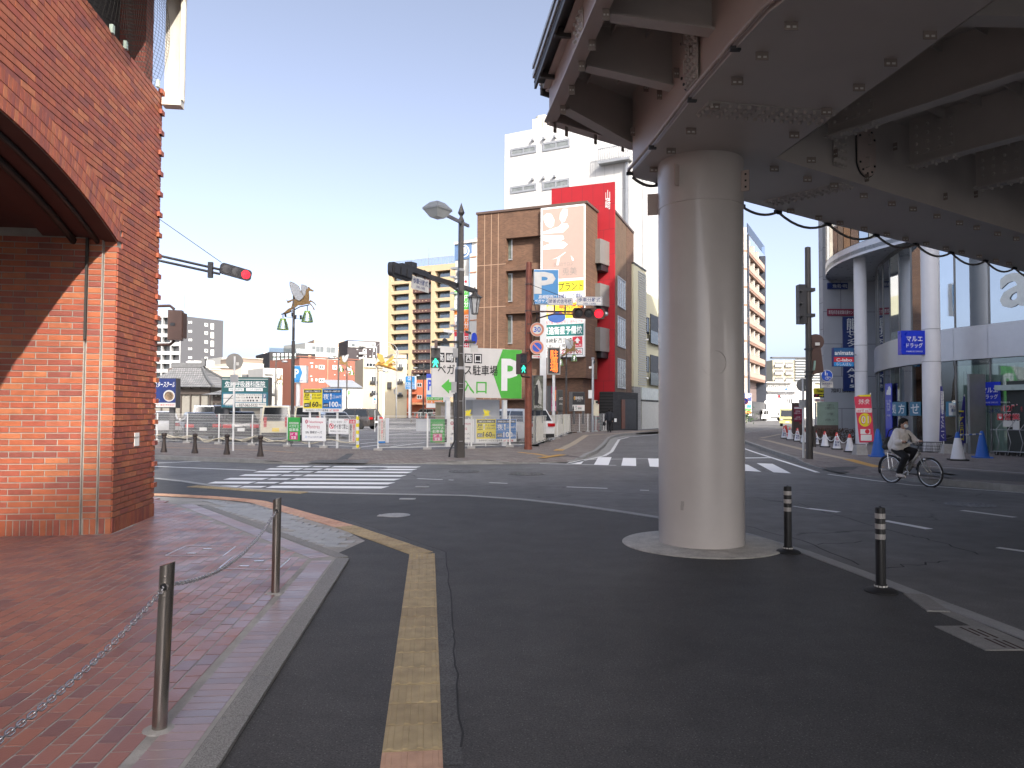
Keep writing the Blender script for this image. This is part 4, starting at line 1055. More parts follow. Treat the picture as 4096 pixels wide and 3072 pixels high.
# slack white hose along the fence foot
h=thing('fence_hose','cream hose lying in loops along the bottom of the left mesh fence','hose',FLp[1])
s=MB();pts=[]
q=resample([Vector((*p.xy,0))for p in FLp[1:]],.25)
for k,p in enumerate(q):pts.append(p-Vector((*FLp[1].xy,0))+z_*(.27+.07*math.sin(k*.8)+.05*math.sin(k*.31))-Vector((0,.1,0)))
s.tube(pts,.028,6);h_o=s.build('hose',mat('cream_hose',(0.55,0.50,0.38),0.5),h,smooth=True)
s=MB();pts=[p+z_*(.06*math.sin(i*1.3)-.03)-Vector((0,.05,0))for i,p in enumerate(pts[:int(len(pts)*.7)])];s.tube(pts,.025,6);s.build('hose',mat('cream_hose',(0.55,0.50,0.38),0.5),h,smooth=True)
fl,frr=Fr(FLp[1],FLp[3]),Fr(FRp[0],FRp[2])
flo,flr=lambda sx:fl.world(fl.X(sx),0,0),lambda sx:frr.world(frr.X(sx),0,0)
def on_fence(name,label,cat,f,x0,x1,group=None):
    s=S(name,label,cat,f.world(f.X(x0),-.05,0),f.world(f.X(x1),-.05,0),group);return s
def fitmap(src,dst):
    """map a layout drawn in one rectangle onto another rectangle of pixels"""
    (a,b,c,d),(e,f,g,h_)=src,dst
    return lambda x0,y0,x1,y1:(e+(x0-a)*(g-e)/(c-a),f+(y0-b)*(h_-f)/(d-b),e+(x1-a)*(g-e)/(c-a),f+(y1-b)*(h_-f)/(d-b))
def price_board(s,dst):
    m=fitmap((338,770,808,1047),dst);B=lambda *a,**k:s.box(*m(*a[:4]),*a[4:],**k);T=lambda st,*a,**k:s.txt(st,*m(*a[:4]),*a[4:],**k)
    p=B(338,770,808,1047,-.02,.02,WHITE,name='backing')
    y=B(344,772,571,1005,-.026,-.02,YEL,name='day_panel');n=B(572,772,804,1005,-.026,-.02,BLUE,name='night_panel')
    def tb(par,x0,y0,x1,y1,mt):B(x0,y0,x1,y1,-.029,-.026,mt,name='print_block',parent=par)
    tb(y,353,783,560,817,BLACKP);tb(n,583,783,797,817,BLACKP)
    T('AM7:00~PM8:00',365,790,548,811,WHITE,-.031,y,bold=.01);T('PM8:00~AM7:00',595,790,785,811,WHITE,-.031,n,bold=.01)
    T('昼',354,828,416,900,BLACKP,-.031,y,bold=.025);T('夜',584,828,650,900,WHITE,-.031,n,bold=.025)
    tb(y,424,830,440,896,WHITE);tb(n,664,830,682,896,WHITE);T('上限',426,836,438,890,BLACKP,-.032,y,vertical=True);T('上限',666,836,680,890,BLACKP,-.032,n,vertical=True)
    T('平 日  800円',446,836,558,858,BLACKP,-.031,y,bold=.01);T('土日祝1,200円',446,868,558,893,BLACKP,-.031,y,bold=.01)
    T('平 日\n土日祝',690,845,728,888,WHITE,-.031,n);T('500円',732,850,796,885,WHITE,-.031,n,bold=.01)
    tb(y,353,940,416,988,BLACKP);tb(n,583,942,646,988,BLACKP)
    T('30分',357,948,412,980,WHITE,-.031,y,bold=.015);T('60分',587,950,643,982,WHITE,-.031,n,bold=.015)
    T('160',420,922,524,988,BLACKP,-.031,y,bold=.03);T('円',528,955,558,988,BLACKP,-.031,y,bold=.02)
    T('100',655,922,762,988,WHITE,-.031,n,bold=.03);T('円',765,955,795,988,WHITE,-.031,n,bold=.02)
    T('高崎駅西口',370,1016,480,1037,BLACKP,-.024,p);T('ペガサス駐車場',488,1014,642,1040,BLACKP,-.024,p,bold=.02);T('24時間営業',657,1015,770,1039,RED,-.024,p,bold=.02)
PINKL=mat('soft_red_print',(0.50,0.06,0.11),0.45)
def partner_board(s,dst):
    m=fitmap((275,288,602,492),dst);B=lambda *a,**k:s.box(*m(*a[:4]),*a[4:],**k);T=lambda st,*a,**k:s.txt(st,*m(*a[:4]),*a[4:],**k)
    g=B(275,288,380,490,-.02,.01,GREEN,name='green_panel');k_=B(380.5,288,397,490,-.02,.01,BLACKP,name='black_strip');w_=B(397.5,290,602,492,-.02,.01,WHITE,name='partner_panel')
    B(288,330,367,348,-.024,-.02,OFFW,name='print_block',parent=g);T('高崎駅西口',291,332,364,346,GREEN,-.026,g)
    T('ペガサス',285,353,370,378,WHITE,-.024,g,bold=.02);T('駐車場',288,381,366,408,WHITE,-.024,g,bold=.02)
    B(292,415,360,480,-.024,-.02,PINK,name='print_block',parent=g);T('24時間',296,420,356,444,WHITE,-.026,g,bold=.02);T('営業',304,449,348,476,WHITE,-.026,g,bold=.02)
    T('特約店',382,335,395,440,WHITE,-.024,k_,vertical=True)
    c=m(424,308,448,342);s.disc((c[0]+c[2])/2,(c[1]+c[3])/2,(c[2]-c[0])/2,(c[3]-c[1])/2,-.024,-.02,PINKL,'emblem',w_)
    T('高',429,314,443,336,WHITE,-.026,w_);T('Takashimaya',451,318,578,342,PINKL,-.024,w_,bold=.012)
    T('Montres',442,352,550,384,PINKL,-.024,w_);T('OPA',427,408,456,428,BLACKP,-.024,w_,bold=.02);T('高崎オーパ',466,405,568,430,BLACKP,-.024,w_,bold=.01)
    T('///',422,447,440,468,BLUE,-.024,w_);T('ホテルメトロポリタン高崎',446,449,570,467,NAVY,-.024,w_)
c5=lambda x0,y0,x1,y1:(1024+x0*.463,1536+y0*.463,1024+x1*.463,1536+y1*.463)
s=on_fence('partner_sign','green and white parking partner sign on the left mesh fence, fully in view','sign',fl,1151,1303,'parking partner signs');partner_board(s,c5(275,288,602,492))
s=on_fence('partner_sign','green and white parking partner sign half hidden behind the big grey signal pole','sign',frr,1723,1896,'parking partner signs');partner_board(s,(1723,1676,1896,1770))
s=on_fence('price_sign','yellow and blue parking price sign fixed low on the right mesh fence','sign',frr,1904,2066,'parking price signs');price_board(s,(1904,1676,2066,1769))
s=on_fence('price_sign','yellow and blue parking price sign raised on two white posts above the left fence','sign',fl,1212,1368,'parking price signs');price_board(s,(1212,1555,1368,1648))
for x in (1240,1350):s.post(x,1640,.09,WHITEM,.1)
s=on_fence('litter_sign','white no littering sign with a red ring on the left fence','sign',fl,1314,1394);a=c5(628,300,798,432);p=s.box(*a,-.02,.01,WHITE)
s.txt('構内禁煙',*c5(762,303,797,316),RED,-.024,p);s.txt('タバコ・あき缶・ゴミ',*c5(645,317,782,337),BLACKP,-.024,p);s.txt('ポイ捨て禁止',*c5(674,345,794,390),BLACKP,-.024,p,bold=.03);s.txt('場内美化にご協力ください',*c5(642,401,780,416),DGREY,-.024,p)
s.disc(1024+652*.463,1536+363*.463,9.4,10.4,-.023,-.02,RED,'red_ring',p);s.disc(1024+652*.463,1536+363*.463,7,7.8,-.0245,-.023,WHITE,'ring_centre',p);s.poly([(1319,1695),(1321,1693),(1333,1713),(1331,1715)],-.026,-.0245,RED,'red_bar',p);s.disc(1326,1703,3.6,3.2,-.0255,-.0245,BLACKP,'hand_symbol',p)
s.box(1347,1732,1352,1790,.0,.05,WHITEM,'post')
s=on_fence('notice_sign','narrow white caution notice with a red heading beside the yellow end post','sign',fl,1396,1423);p=s.box(*c5(803,305,860,515),-.02,.01,OFFW);s.box(*c5(806,309,859,341),-.024,-.02,RED,'heading',p)
s.txt('注意',*c5(811,314,854,337),WHITE,-.027,p,bold=.02);s.txt('精算機では千円札以外の',*c5(836,348,854,508),RED,-.024,p,vertical=True,bold=.01);s.txt('高額紙幣は使えません。',*c5(810,348,828,508),BLACKP,-.024,p,vertical=True,bold=.01)
s=on_fence('end_post_wrap','fence end post wrapped in yellow and white plastic at the car park gap','post',fl,1424,1432)
for k in range(9):s.box(1424.5,1666+14*k,1431.5,1680+14*k,-.03,.05,YEL if k%2 ==0 else WHITE,'plastic_band')
s=on_fence('gate_notice','tall white notice in red and black vertical writing beside the car park gap','sign',frr,1513,1542);p=s.box(1514,1675,1541,1772,-.02,.01,OFFW);s.box(1514,1765,1541,1772,-.024,-.02,BLUE,'base_stripe',p)
s.txt('通り抜けはご遠慮ください',1525,1682,1531,1760,RED,-.024,p,vertical=True,bold=.01);s.txt('当駐車場ご利用者以外の',1533,1682,1538,1760,BLACKP,-.024,p,vertical=True);s.txt('構内での事故盗難等',1517,1685,1521,1760,BLACKP,-.024,p,vertical=True)
CLR=mat('pale_plastic_sheet',(0.55,0.58,0.62),0.3,var=0.05)
s=on_fence('plastic_sheet','blank pale sheet tied to the fence beside the tall notice','sheet',frr,1543,1557);s.box(1543,1672,1556,1770,-.015,.0,CLR)
s=on_fence('plastic_sheet','blank pale rectangular sheet on the fence left of the green parking sign','sheet',frr,1664,1722);s.box(1665,1676,1721,1724,-.015,.0,CLR)
# billboards behind the fence
q=zq(600,1300,3.016)
SIDE=mat('grey_sign_case',(0.085,0.085,0.088),0.45,0.2,var=0.1)
s=S('clinic_signboard','dark green clinic signboard with a timetable and telephone number','signboard',(885,37),(1087,37))
cs=s.box(885,1508,1074,1633,.0,.55,SIDE,'case');p=s.box(887,1510,1072,1631,-.02,-.001,TEAL)
s.txt('佐藤呼吸器科医院',*q([905,676,1388,745]),WHITE,-.024,p,bold=.03);s.box(*q([893,746,1404,751]),-.024,-.02,WHITE,'rule',p);s.box(*q([870,650,1424,657]),-.024,-.02,OFFW,'rule',p)
for a,tx in (([950,760,1132,797],'呼吸器学会専門医'),([1158,760,1360,797],'アレルギー学会専門医')):
    s.box(*q(a),-.024,-.02,WHITE,'label_pill',p);s.txt(tx,*q([a[0]+14,767,a[2]-14,790]),TEAL,-.027,p)
lo=s.box(*q([866,812,1422,990]),-.024,-.02,mat('teal_print',(0.01,0.13,0.19),0.35),'lower_panel',p)
s.box(*q([884,832,1004,962]),-.027,-.024,OFFW,'map',lo);s.box(*q([1030,830,1352,932]),-.027,-.024,OFFW,'timetable',lo);s.box(*q([1364,832,1400,932]),-.027,-.024,OFFW,'parking_note',lo);s.box(*q([1030,940,1400,990]),-.027,-.024,OFFW,'phone_strip',lo)
s.txt('診療時間 月火水木金土日祝',*q([1045,836,1348,852]),BLACKP,-.03,lo);s.txt(' 9:00~12:30 ● ● ● / ● ● / /',*q([1036,864,1348,886]),BLACKP,-.03,lo);s.txt('15:00~18:00 ● ● ● / ● / / /',*q([1036,900,1348,924]),BLACKP,-.03,lo)
s.box(*q([1366,838,1397,884]),-.03,-.027,NAVY,'parking_mark',lo);s.txt('P',*q([1373,844,1391,878]),WHITE,-.033,lo,bold=.02)
s.txt('027-362-5122',*q([1072,948,1298,984]),BLACKP,-.03,lo,bold=.02);s.txt('TEL',*q([1042,962,1066,978]),BLACKP,-.03,lo);s.txt('高崎市',*q([1310,950,1392,966]),BLACKP,-.03,lo)
s.poly([(893,1618),(897,1619),(932,1582),(930,1579)],-.0295,-.027,SIDE,'map_road',lo);s.box(893,1592,932,1594,-.0295,-.027,SIDE,'map_road',lo);s.txt('JR高崎駅西口',*q([905,966,1010,982]),OFFW,-.03,lo)
s.box(1078,1518,1085,1532,.3,.42,WHITE,'plate')if False else None
for x in (909,1063):s.post(x,1634,.22,SIDE,.05,y=.3,round_=False)
s=S('school_signboard','blue school signboard half hidden behind the brick building','signboard',(560,37),(705,37))
s.box(560,1512,704,1632,0,.5,SIDE,'case');p=s.box(562,1514,702,1628,-.02,-.001,NAVY);s.box(562,1611,702,1628,-.024,-.02,OFFW,'address_strip',p)
s.txt('ジュニアスタースクール',570,1526,698,1549,WHITE,-.024,p,bold=.03,shear=.15);s.disc(676,1583,23,23,-.024,-.02,OFFW,'photo_oval',p);s.disc(676,1584,19,18,-.026,-.024,mat('photo_tones',(0.25,0.17,0.10),0.5,var=0.9,scale=5),'photo',p)
s.txt('西口から徒歩5分 500m',580,1592,638,1604,WHITE,-.024,p);s.txt('■ 高崎市高松町 ■ 春の教室受付中',590,1616,698,1623,RED,-.027,p)
s.post(690,1632,.22,SIDE,.05,y=.3,round_=False)
# big green and white parking board
s=S('parking_board','large white and green car park board with a big P and a green arrow','signboard',(1728,33),(2089,34.7));q=zq(1600,1300,3.016);Q=lambda l:[(a/3.016+1600,b_/3.016+1300)for a,b_ in l]
p=s.poly(Q([(385,250),(1470,302),(1466,889),(385,864)]),0,.12,mat('grey_white_print',(0.62,0.60,0.57),0.5,var=0.04),'panel')
s.poly(Q([(1240,294),(1469,304),(1465,888),(1222,883),(1128,600)]),-.006,-.001,LIME,'green_field',p)
s.txt('P',*q([1222,408,1440,795]),WHITE,-.012,p,bold=.035)
for k,ch in enumerate('高崎駅西口'):
    x0=440+110*k+(3*k);s.box(*q([x0,333+4*k,x0+97,447+4*k]),-.006,-.001,BLACKP,'title_box',p);s.txt(ch,*q([x0+12,347+4*k,x0+86,435+4*k]),WHITE,-.012,p,bold=.03)
s.txt('ペガサス駐車場',*q([455,480,1178,606]),BLACKP,-.012,p,bold=.035)
s.poly(Q([(497,737),(592,650),(592,688),(690,690),(690,792),(592,790),(592,830)]),-.006,-.001,LIME,'arrow',p);s.txt('入口',*q([740,668,1045,830]),LIME,-.008,p,bold=.04)
for x in (1791,2018):s.post(x,1600,.19,WHITEM,.05,y=.2,round_=False)
# grey cabinet, beige machine, two little golden winged horses
s=S('ticket_cabinet','pale grey steel cabinet behind the fence below the big parking board','cabinet',(1862,35.5),(1996,35.5));s.box(1890,1598,1996,1668,0,1.3,mat('pale_grey_cabinet',(0.50,0.51,0.53),0.4,0.1,var=0.05));s.box(1890,1598,1996,1775,.02,1.28,mat('pale_grey_cabinet',(0.50,0.51,0.53),0.4,0.1),'body');s.box(1862,1599,1889,1775,.03,.9,mat('cabinet_grey_shaded',(0.38,0.39,0.41),0.4,0.1),'side_face')  # last box is the same cabinet's side face, shade painted as darker grey
s=S('generator','beige machine cabinet with a rusty square plate left of the signal pole','cabinet',(1741,36),(1820,36));BEI=mat('beige_machine',(0.34,0.29,0.19),0.6,var=0.2);s.box(1741,1612,1820,1775,0,1.2,BEI,'body');p=s.box(1763,1625,1810,1668,-.03,-.001,mat('rust_spotted_white',(0.48,0.42,0.36),0.6,var=0.35,scale=9),'plate');s.disc(1786,1645,8,8,-.05,-.03,BEI,'dial',p);s.box(1738,1608,1823,1613,-.05,1.25,BEI,'roof')
HORSE=[(1240,275),(1280,285),(1300,315),(1375,355),(1360,385),(1330,375),(1275,365),(1268,400),(1280,480),(1278,560),(1268,600),(1310,570),(1345,590),(1400,630),(1435,680),(1420,690),(1395,655),(1330,610),(1290,625),(1340,680),(1395,760),(1402,795),(1380,790),(1350,720),(1285,660),(1230,660),(1110,690),(1030,690),(970,740),(900,780),(840,850),(690,868),(740,840),(820,765),(880,740),(905,650),(910,580),(860,620),(800,645),(770,560),(800,590),(840,580),(915,548),(960,560),(1000,540),(1080,570),(1150,520),(1200,440),(1210,360),(1235,310)]
WINGA=[(855,170),(940,200),(1050,280),(1090,400),(1160,480),(1150,520),(1080,580),(1030,580),(980,530),(910,430),(880,330),(855,240)]
WINGB=[(1100,222),(1210,260),(1200,330),(1180,450),(1150,490),(1090,400),(1100,300)]
WINGM=mat('white_wing_plate',(0.30,0.315,0.33),0.45,0.2,var=0.1)
def horse_parts(t,k,zx,x0,flip,body,y=0.0,lines=True):
    f=lambda l:[((a-x0)*k*(-1 if flip else 1),zx-b_*k)for a,b_ in l]
    MB().prism(f(HORSE),y-.02,y+.02,'y').build('horse',body,t)
    for wg,yy in ((WINGA,-.06),(WINGB,.06)):
        w_=MB().prism(f(wg),y+yy-.01,y+yy+.01,'y').build('wing',WINGM if body is not YEL else YEL,t)
        if lines:
            s=MB();c=f(wg);cen=f([(1120,500)])[0]
            for (a,b_)in zip(c,c[1:]+c[:1]):s.bar((a[0],y+yy,a[1]),(b_[0],y+yy,b_[1]),.016,.045)
            for j in range(len(c)):
                s.bar((c[j][0],y+yy,c[j][1]),(cen[0]+(c[j][0]-cen[0])*.25,y+yy,cen[1]+(c[j][1]-cen[1])*.25),.012,.04)
            s.build('feather_ribs',mat('bronze_rib',(0.16,0.12,0.075),0.4,0.5),w_,kind='stuff')
BRONZE=mat('gilded_plate',(0.17,0.10,0.03),0.4,0.35,var=0.1)
LAMPG=mat('lamp_green',(0.22,0.36,0.06),0.4,0.1,var=0.1)
LGLASS=pane_mat('lamp_glass',(0.82,0.84,0.85),0.12,rough=0.15)
def pegasus_lamp(p,Y0,label,sc_=1.0,flip=False,group='winged horse street lamps',zb=.06):
    """Y0: depth the layout was drawn at (px 5.53 per source pixel)"""
    t=thing('horse_lamp_post',label,'street lamp',(p.x,p.y,0),0,group);k=Y0/3000/5.53*sc_
    Z=lambda zy:CAMH+(541*5.53-zy)*Y0/3000/5.53*sc_ if sc_ ==1 else (CAMH+(541*5.53-zy)*k)
    X=lambda zx:(zx-935)*k*(-1 if flip else 1)
    MB().lathe([(75*k/2,zb),(75*k/2,Z(1480)),(.032,Z(1470)),(60*k/2,Z(1460)),(58*k/2,Z(1190)),(62*k/2,Z(1185)),(55*k/2,Z(1180)),(55*k/2,Z(470)),(0,Z(465))],14).build('pole',POLEG,t,smooth='auto')
    horse_parts(t,k,Z(0),935,flip,BRONZE,-.03)
    MB().tube([(X(655),0,Z(888)),(X(800),0,Z(862)),(X(935),0,Z(795)),(X(1070),0,Z(720)),(X(1280),0,Z(675))],12*k,8).build('arm',POLEG,t,smooth='auto')
    for cx,zt,zh in ((697,985,890),(1235,812,680)):
        x=X(cx);s=MB();s.cyl((x,0,Z(zh)),(x,0,Z(zt)),10*k,n=8);hh=s.build('hanger',POLEG,t)
        prof=[(58,0),(62,35),(85,90),(105,160),(120,240)]
        MB().lathe([(r_*k,Z(zt+h_))for r_,h_ in prof][::-1],18,(x,0,0)).build('lamp_glass',LGLASS,t,smooth='auto')
        s=MB()
        for j in range(6):
            a=2*math.pi*j/6+.2;s.tube([(x+r_*k*1.02*math.cos(a),r_*k*1.02*math.sin(a),Z(zt+h_))for r_,h_ in prof],7*k,5)
        s.lathe([(122*k,Z(zt+250)),(128*k,Z(zt+250)),(128*k,Z(zt+236)),(120*k,Z(zt+236))],18,(x,0,0));s.lathe([(0,Z(zt+2)),(60*k,Z(zt+6)),(64*k,Z(zt+42)),(0,Z(zt+40))][::-1],16,(x,0,0))
        s.build('lamp_frame',LAMPG,t,smooth='auto');MB().sph((x,0,Z(zt+130)),18*k,8,6,(1,1,1.6)).build('bulb',WHITE,t,smooth=True)
    for cx,zy,tl in ((770,905,-.3),(915,895,.25),(985,950,.2),(1105,955,.1)):
        s=MB();s.cyl((X(cx),-.09,Z(zy+50)),(X(cx+30*tl),-.12,Z(zy-40)),20*k,27*k,10);s.bar((X(cx),-.08,Z(zy+50)),(0,-.03,Z(960)),.02,.02);s.build('spotlight',DGREY,t,smooth='auto')
    return t
pegasus_lamp(GX(1169,35.5),35.5,'tall bronze lamp post with a flat gilded winged horse and two green bell lamps')
pegasus_lamp(GX(1386,82),35.5,'smaller looking winged horse lamp post standing before the terracotta building',flip=True)
pegasus_lamp(GX(1107,128),35.5,'distant winged horse lamp post left of the blue P sign')
pegasus_lamp(GX(2265,54),35.5,'winged horse lamp post in front of the red wall',.86)
for cx,lab in ((1875,'left small golden winged horse ornament above the fence'),(1944,'right small golden winged horse ornament above the price sign')):
    Y=34;p=GX(cx,Y);t=thing('horse_ornament',lab,'ornament',p,0,'golden horse ornaments');z0=P(cx,1680,Y).z
    MB().cyl((0,0,.06),(0,0,z0+.1),.02,n=8).build('stem',WHITEM,t);horse_parts(t,.00058,z0+.58,1050,False if cx >1900 else True,YEL,0,False)
# flying golden horse on a tall white post with steel hoops
t=thing('golden_horse_monument','golden flying horse statue on a tall pole ringed by thin steel hoops','statue',GX(1533,135));k=135/3000
Zs=lambda sy:P(1533,sy,135).z;Xs=lambda sx:(sx-1533)*k
MB().lathe([(.22,.06),(.2,Zs(1465))],14).build('post',WHITEM,t,smooth='auto')
for sx,top in ((1502,1386),(1584,1396)):MB().cyl((Xs(sx),.3,.06),(Xs(sx),.3,Zs(top)),.12,n=10).build('side_pole',STEELG,t,smooth='auto')
for (cx,cy,rx,ry,tl)in ((1540,1420,52,52,.0),(1545,1440,60,24,.5),(1560,1430,30,45,-.4)):
    MB().tube([(Xs(cx)+k*rx*math.cos(a),.25*math.sin(a+tl),Zs(cy)+k*ry*math.sin(a+tl))for a in [2*math.pi*j/40 for j in range(40)]],.035,5,closed=True).build('hoop',STEELG,t,smooth=True)
s=MB();B_=lambda a,b_,r0,r1,y=0:s.tube([(Xs(a[0]),y,Zs(a[1])),(Xs((a[0]+b_[0])/2),y,Zs((a[1]+b_[1])/2)+.04),(Xs(b_[0]),y,Zs(b_[1]))],[r0,(r0+r1)/2*1.05,r1],9)
B_((1512,1455),(1560,1466),.42,.5);B_((1512,1455),(1505,1463),.34,.22);B_((1516,1450),(1508,1462),.32,.24);B_((1505,1460),(1496,1464),.24,.14);B_((1556,1466),(1586,1482),.42,.11,-.2);B_((1550,1460),(1580,1458),.28,.11,.2);B_((1556,1462),(1570,1445),.26,.13,-.3);B_((1570,1445),(1580,1452),.13,.09,-.3)
s.build('horse',GOLD,t,smooth=True)
for wg,yy in (([(1507,1414),(1530,1420),(1540,1448),(1525,1454),(1512,1436)],-.5),([(1575,1420),(1566,1440),(1545,1456),(1538,1448),(1560,1428)],.4)):
    MB().prism([(Xs(a),Zs(b_))for a,b_ in wg],yy-.03,yy+.03,'y').build('wing',GOLD,t)
# round sign seen from the back on a white pole, far bollards
def round_sign_back(cx,base,cy,r,Y,label,back=mat('sign_back_grey',(0.27,0.26,0.24),0.5,0.3,var=0.08),rz=0.5):
    p=GX(cx,Y);t=thing('round_traffic_sign',label,'traffic sign',p,rz);zc_=P(cx,cy,Y).z
    MB().cyl((0,0,.12),(0,0,zc_+.2),.038,n=10).build('post',WHITEM,t,smooth='auto')
    MB().lathe([(0,0),(r,0),(r,.012),(0,.012)],28,(0,.05,zc_),Matrix.Rotation(R(90),3,'X')).build('sign_plate',back,t);MB().box(.06,.16,.025,.036,zc_-.14,zc_-.02).build('sticker',OFFW,t)
    MB().box(-.14,.14,-.04,.05,zc_-.78,zc_-.5).build('sign_bracket',STEELG,t)
round_sign_back(935,1822,1446,.31,28.2,'back of a round traffic sign on the thin white pole by the clinic board')
CAST=mat('cast_brown_bollard',(0.055,0.042,0.036),0.45,0.3,var=0.15)
bp_=[(.115,0),(.115,.05),(.085,.16),(.06,.38),(.055,.50),(.075,.52),(.075,.55),(.06,.57),(.085,.60),(.095,.66),(.075,.70),(0,.72)]
b0_=None
for (sx,sy),lab in zip(((655,1809),(779,1813),(907,1818),(1041,1826)),('brown cast bollard nearest the brick building on the far pavement','second brown cast bollard from the brick building','brown cast bollard beside the thin white sign pole','brown cast bollard at the far crossing end, below the cream van')):
    p=G(sx,sy,.12)
    if b0_ is None:
        b0_=thing('cast_bollard',lab,'bollard',p,0,'brown cast bollards on the far pavement');MB().lathe(bp_[:6],18).build('shaft',CAST,b0_,smooth='auto');MB().lathe(bp_[5:],18).build('head',CAST,b0_,smooth='auto')
    else:copy_tree(b0_,label=lab,loc=p)
# pole signs in the car park
s=S('parking_pole_sign','blue and white arrow shaped P sign on a white pole behind the bronze lamp post','sign',(1172,48),(1226,48));q=zq(1100,1300,3.016);Q=lambda l:[(a/3.016+1100,b_/3.016+1300)for a,b_ in l]
p=s.box(*q([215,490,375,695]),0,.5,WHITE);s.poly(Q([(218,494),(300,494),(328,575),(290,690),(218,690)]),-.02,-.001,SKYB,'blue_field',p);s.txt('P',*q([230,528,288,640]),WHITE,-.03,p,bold=.03);s.txt('ペガサス駐車場',*q([245,662,332,684]),NAVY,-.03,p)
s.post(1193,1530,.28,WHITEM,.06,y=.25)
s=S('bus_parking_sign','blue and white bus parking sign on a white pole','sign',(1620,150),(1665,150));p=s.box(*q([1570,615,1705,775]),0,.35,WHITE);s.box(*q([1574,620,1685,718]),-.02,-.001,SKYB,'upper_field',p);s.box(*q([1574,722,1685,772]),-.02,-.001,SKYB,'lower_field',p)
s.txt('GB',*q([1600,626,1648,668]),WHITE,-.03,p,bold=.02);s.txt('群馬バス',*q([1582,690,1672,716]),WHITE,-.03,p,bold=.02);s.txt('高崎駅西口\nバス駐車場',*q([1584,728,1676,768]),WHITE,-.03,p);s.post(1641,1557,.7,WHITEM,.06,y=.17)
s=S('parking_banner','white car park banner with a green P behind the roof of a white car','sign',(1388,66),(1450,66));p=s.box(1388,1562,1449,1586,0,.1,WHITE);s.txt('P',1391,1564,1403,1584,LIME,-.01,p,bold=.05);s.txt('高崎駅西口\nペガサス駐車場',1408,1565,1446,1583,BLACKP,-.01,p);s.post(1395,1590,.1,WHITEM);s.post(1445,1590,.1,WHITEM)
s=S('roadside_flag','small white banner with a blue figure beside the golden horse pole','banner',(1491,55),(1507,55));p=s.box(1492,1583,1506,1614,0,.02,WHITE);s.disc(1499,1597,5,5,-.008,-.001,SKYB,'blue_mark',p);s.box(1494,1606,1504,1610,-.008,-.001,RED,'red_mark',p);s.post(1500,1640,.06,WHITEM)
# street lamps far back
def far_lamp(sx,Y,top,armx,label):
    t=thing('street_lamp',label,'street lamp',GX(sx,Y),0,'dark street lamps far across the car park');zt=P(sx,top,Y).z;k=Y/3000
    MB().lathe([(.09,.06),(.08,zt*.45),(.06,zt*.5),(.055,zt),(0,zt+.3)],10).build('pole',POLEG,t,smooth='auto')
    MB().tube([(0,0,zt-.4),((armx-sx)*k*.5,0,zt-.25),((armx-sx)*k,0,zt-.35)],.035,6).build('arm',POLEG,t);MB().sph(((armx-sx)*k,0,zt-.38),.22,10,6,(1.4,1,.5)).build('lamp_head',STEELG,t,smooth=True)
far_lamp(1352,58,1412,1322,'dark street lamp beside the terracotta building');far_lamp(1101,70,1430,1136,'dark street lamp in front of the black glass office');far_lamp(1510,75,1470,1540,'dark street lamp behind the golden horse hoops');far_lamp(1693,80,1458,1660,'dark street lamp in front of the orange house');far_lamp(1645,95,1490,1670,'faint street lamp above the bus parking sign')
# rails and small cones in the car park
for k,sx in enumerate((1623,1664,1690,1728)):
    p=GX(sx,155);t=thing('hoop_barrier',('first white hoop barrier from the left, right of the golden horse pole','white hoop barrier left of an orange cone','white hoop barrier between the two orange cones','last white hoop barrier on the right')[k],'barrier',p,0,'white hoop barriers');w_=.95
    MB().tube([(-w_,0,.06),(-w_,0,.95),(-w_*.8,0,1.15),(w_*.8,0,1.15),(w_,0,.95),(w_,0,.06)],.06,8).build('hoop',WHITEM,t,smooth=True)
def cone(p,r,h,m,label,group,base=True,z=.06):
    t=thing('traffic_cone',label,'traffic cone',(p.x,p.y,z),0,group);MB().lathe([(r*.62,.02),(r*.16,h*.95),(0,h)],16).build('cone',m,t,smooth='auto')
    MB().box(-r*.85,r*.85,-r*.85,r*.85,0,.03).build('base',m if base is True else base,t);return t
cone(GX(1668,150),.35,.9,mat('cone_orange',(0.75,0.09,0.03),0.5),'small orange cone between the hoop barriers on the left','orange cones in the car park');cone(GX(1705,150),.35,.9,mat('cone_orange',(0.75,0.09,0.03),0.5),'small orange cone between the hoop barriers on the right','orange cones in the car park')
# ============================================================ BUILDINGS
class Bd(S):
    def __init__(s,name,label,a,b,top,depth,m,group=None,z0=0.0,cat='building',wall=True):
        super().__init__(name,label,cat,a,b,group)
        s.W=s.fr.w;s.H=s.fr.px(*top)[1];s.D=depth
        if wall:MB().box(0,s.W,0,depth,z0,s.H).build('wall',m,s.t)
    def win(s,x0,y0,x1,y1,g=None,fm=None,y=0.0,f=.07,n=1,name='window',parent=None):
        a,b,c,d=s.r(x0,y0,x1,y1,y-.03);return s.winl(a,b,c,d,g,fm,y,f,n,name,parent)
    def winl(s,a,b,c,d,g=None,fm=None,y=0.0,f=.07,n=1,name='window',parent=None):
        q=MB();q.box(a+f,b-f,y-.04,y+.01,c+f,d-f);q.k=1
        q.box(a,b,y-.08,y+.01,c,c+f);q.box(a,b,y-.08,y+.01,d-f,d);q.box(a,a+f,y-.08,y+.01,c+f,d-f);q.box(b-f,b,y-.08,y+.01,c+f,d-f)
        for k in range(1,n):x=a+(b-a)*k/n;q.box(x-f*.4,x+f*.4,y-.07,y+.01,c+f,d-f)
        return q.build(name,[g or DGLASS,fm or STEELG],parent or s.t)
    def part(s,a,b,y0,y1,c,d,m,name,parent=None):return MB().box(a,b,y0,y1,c,d).build(name,m,parent or s.t)
def wallm(n,c,v=.06,**k):return mat(n,tuple(x*.72 for x in c),.8,var=v,scale=.5,**k)
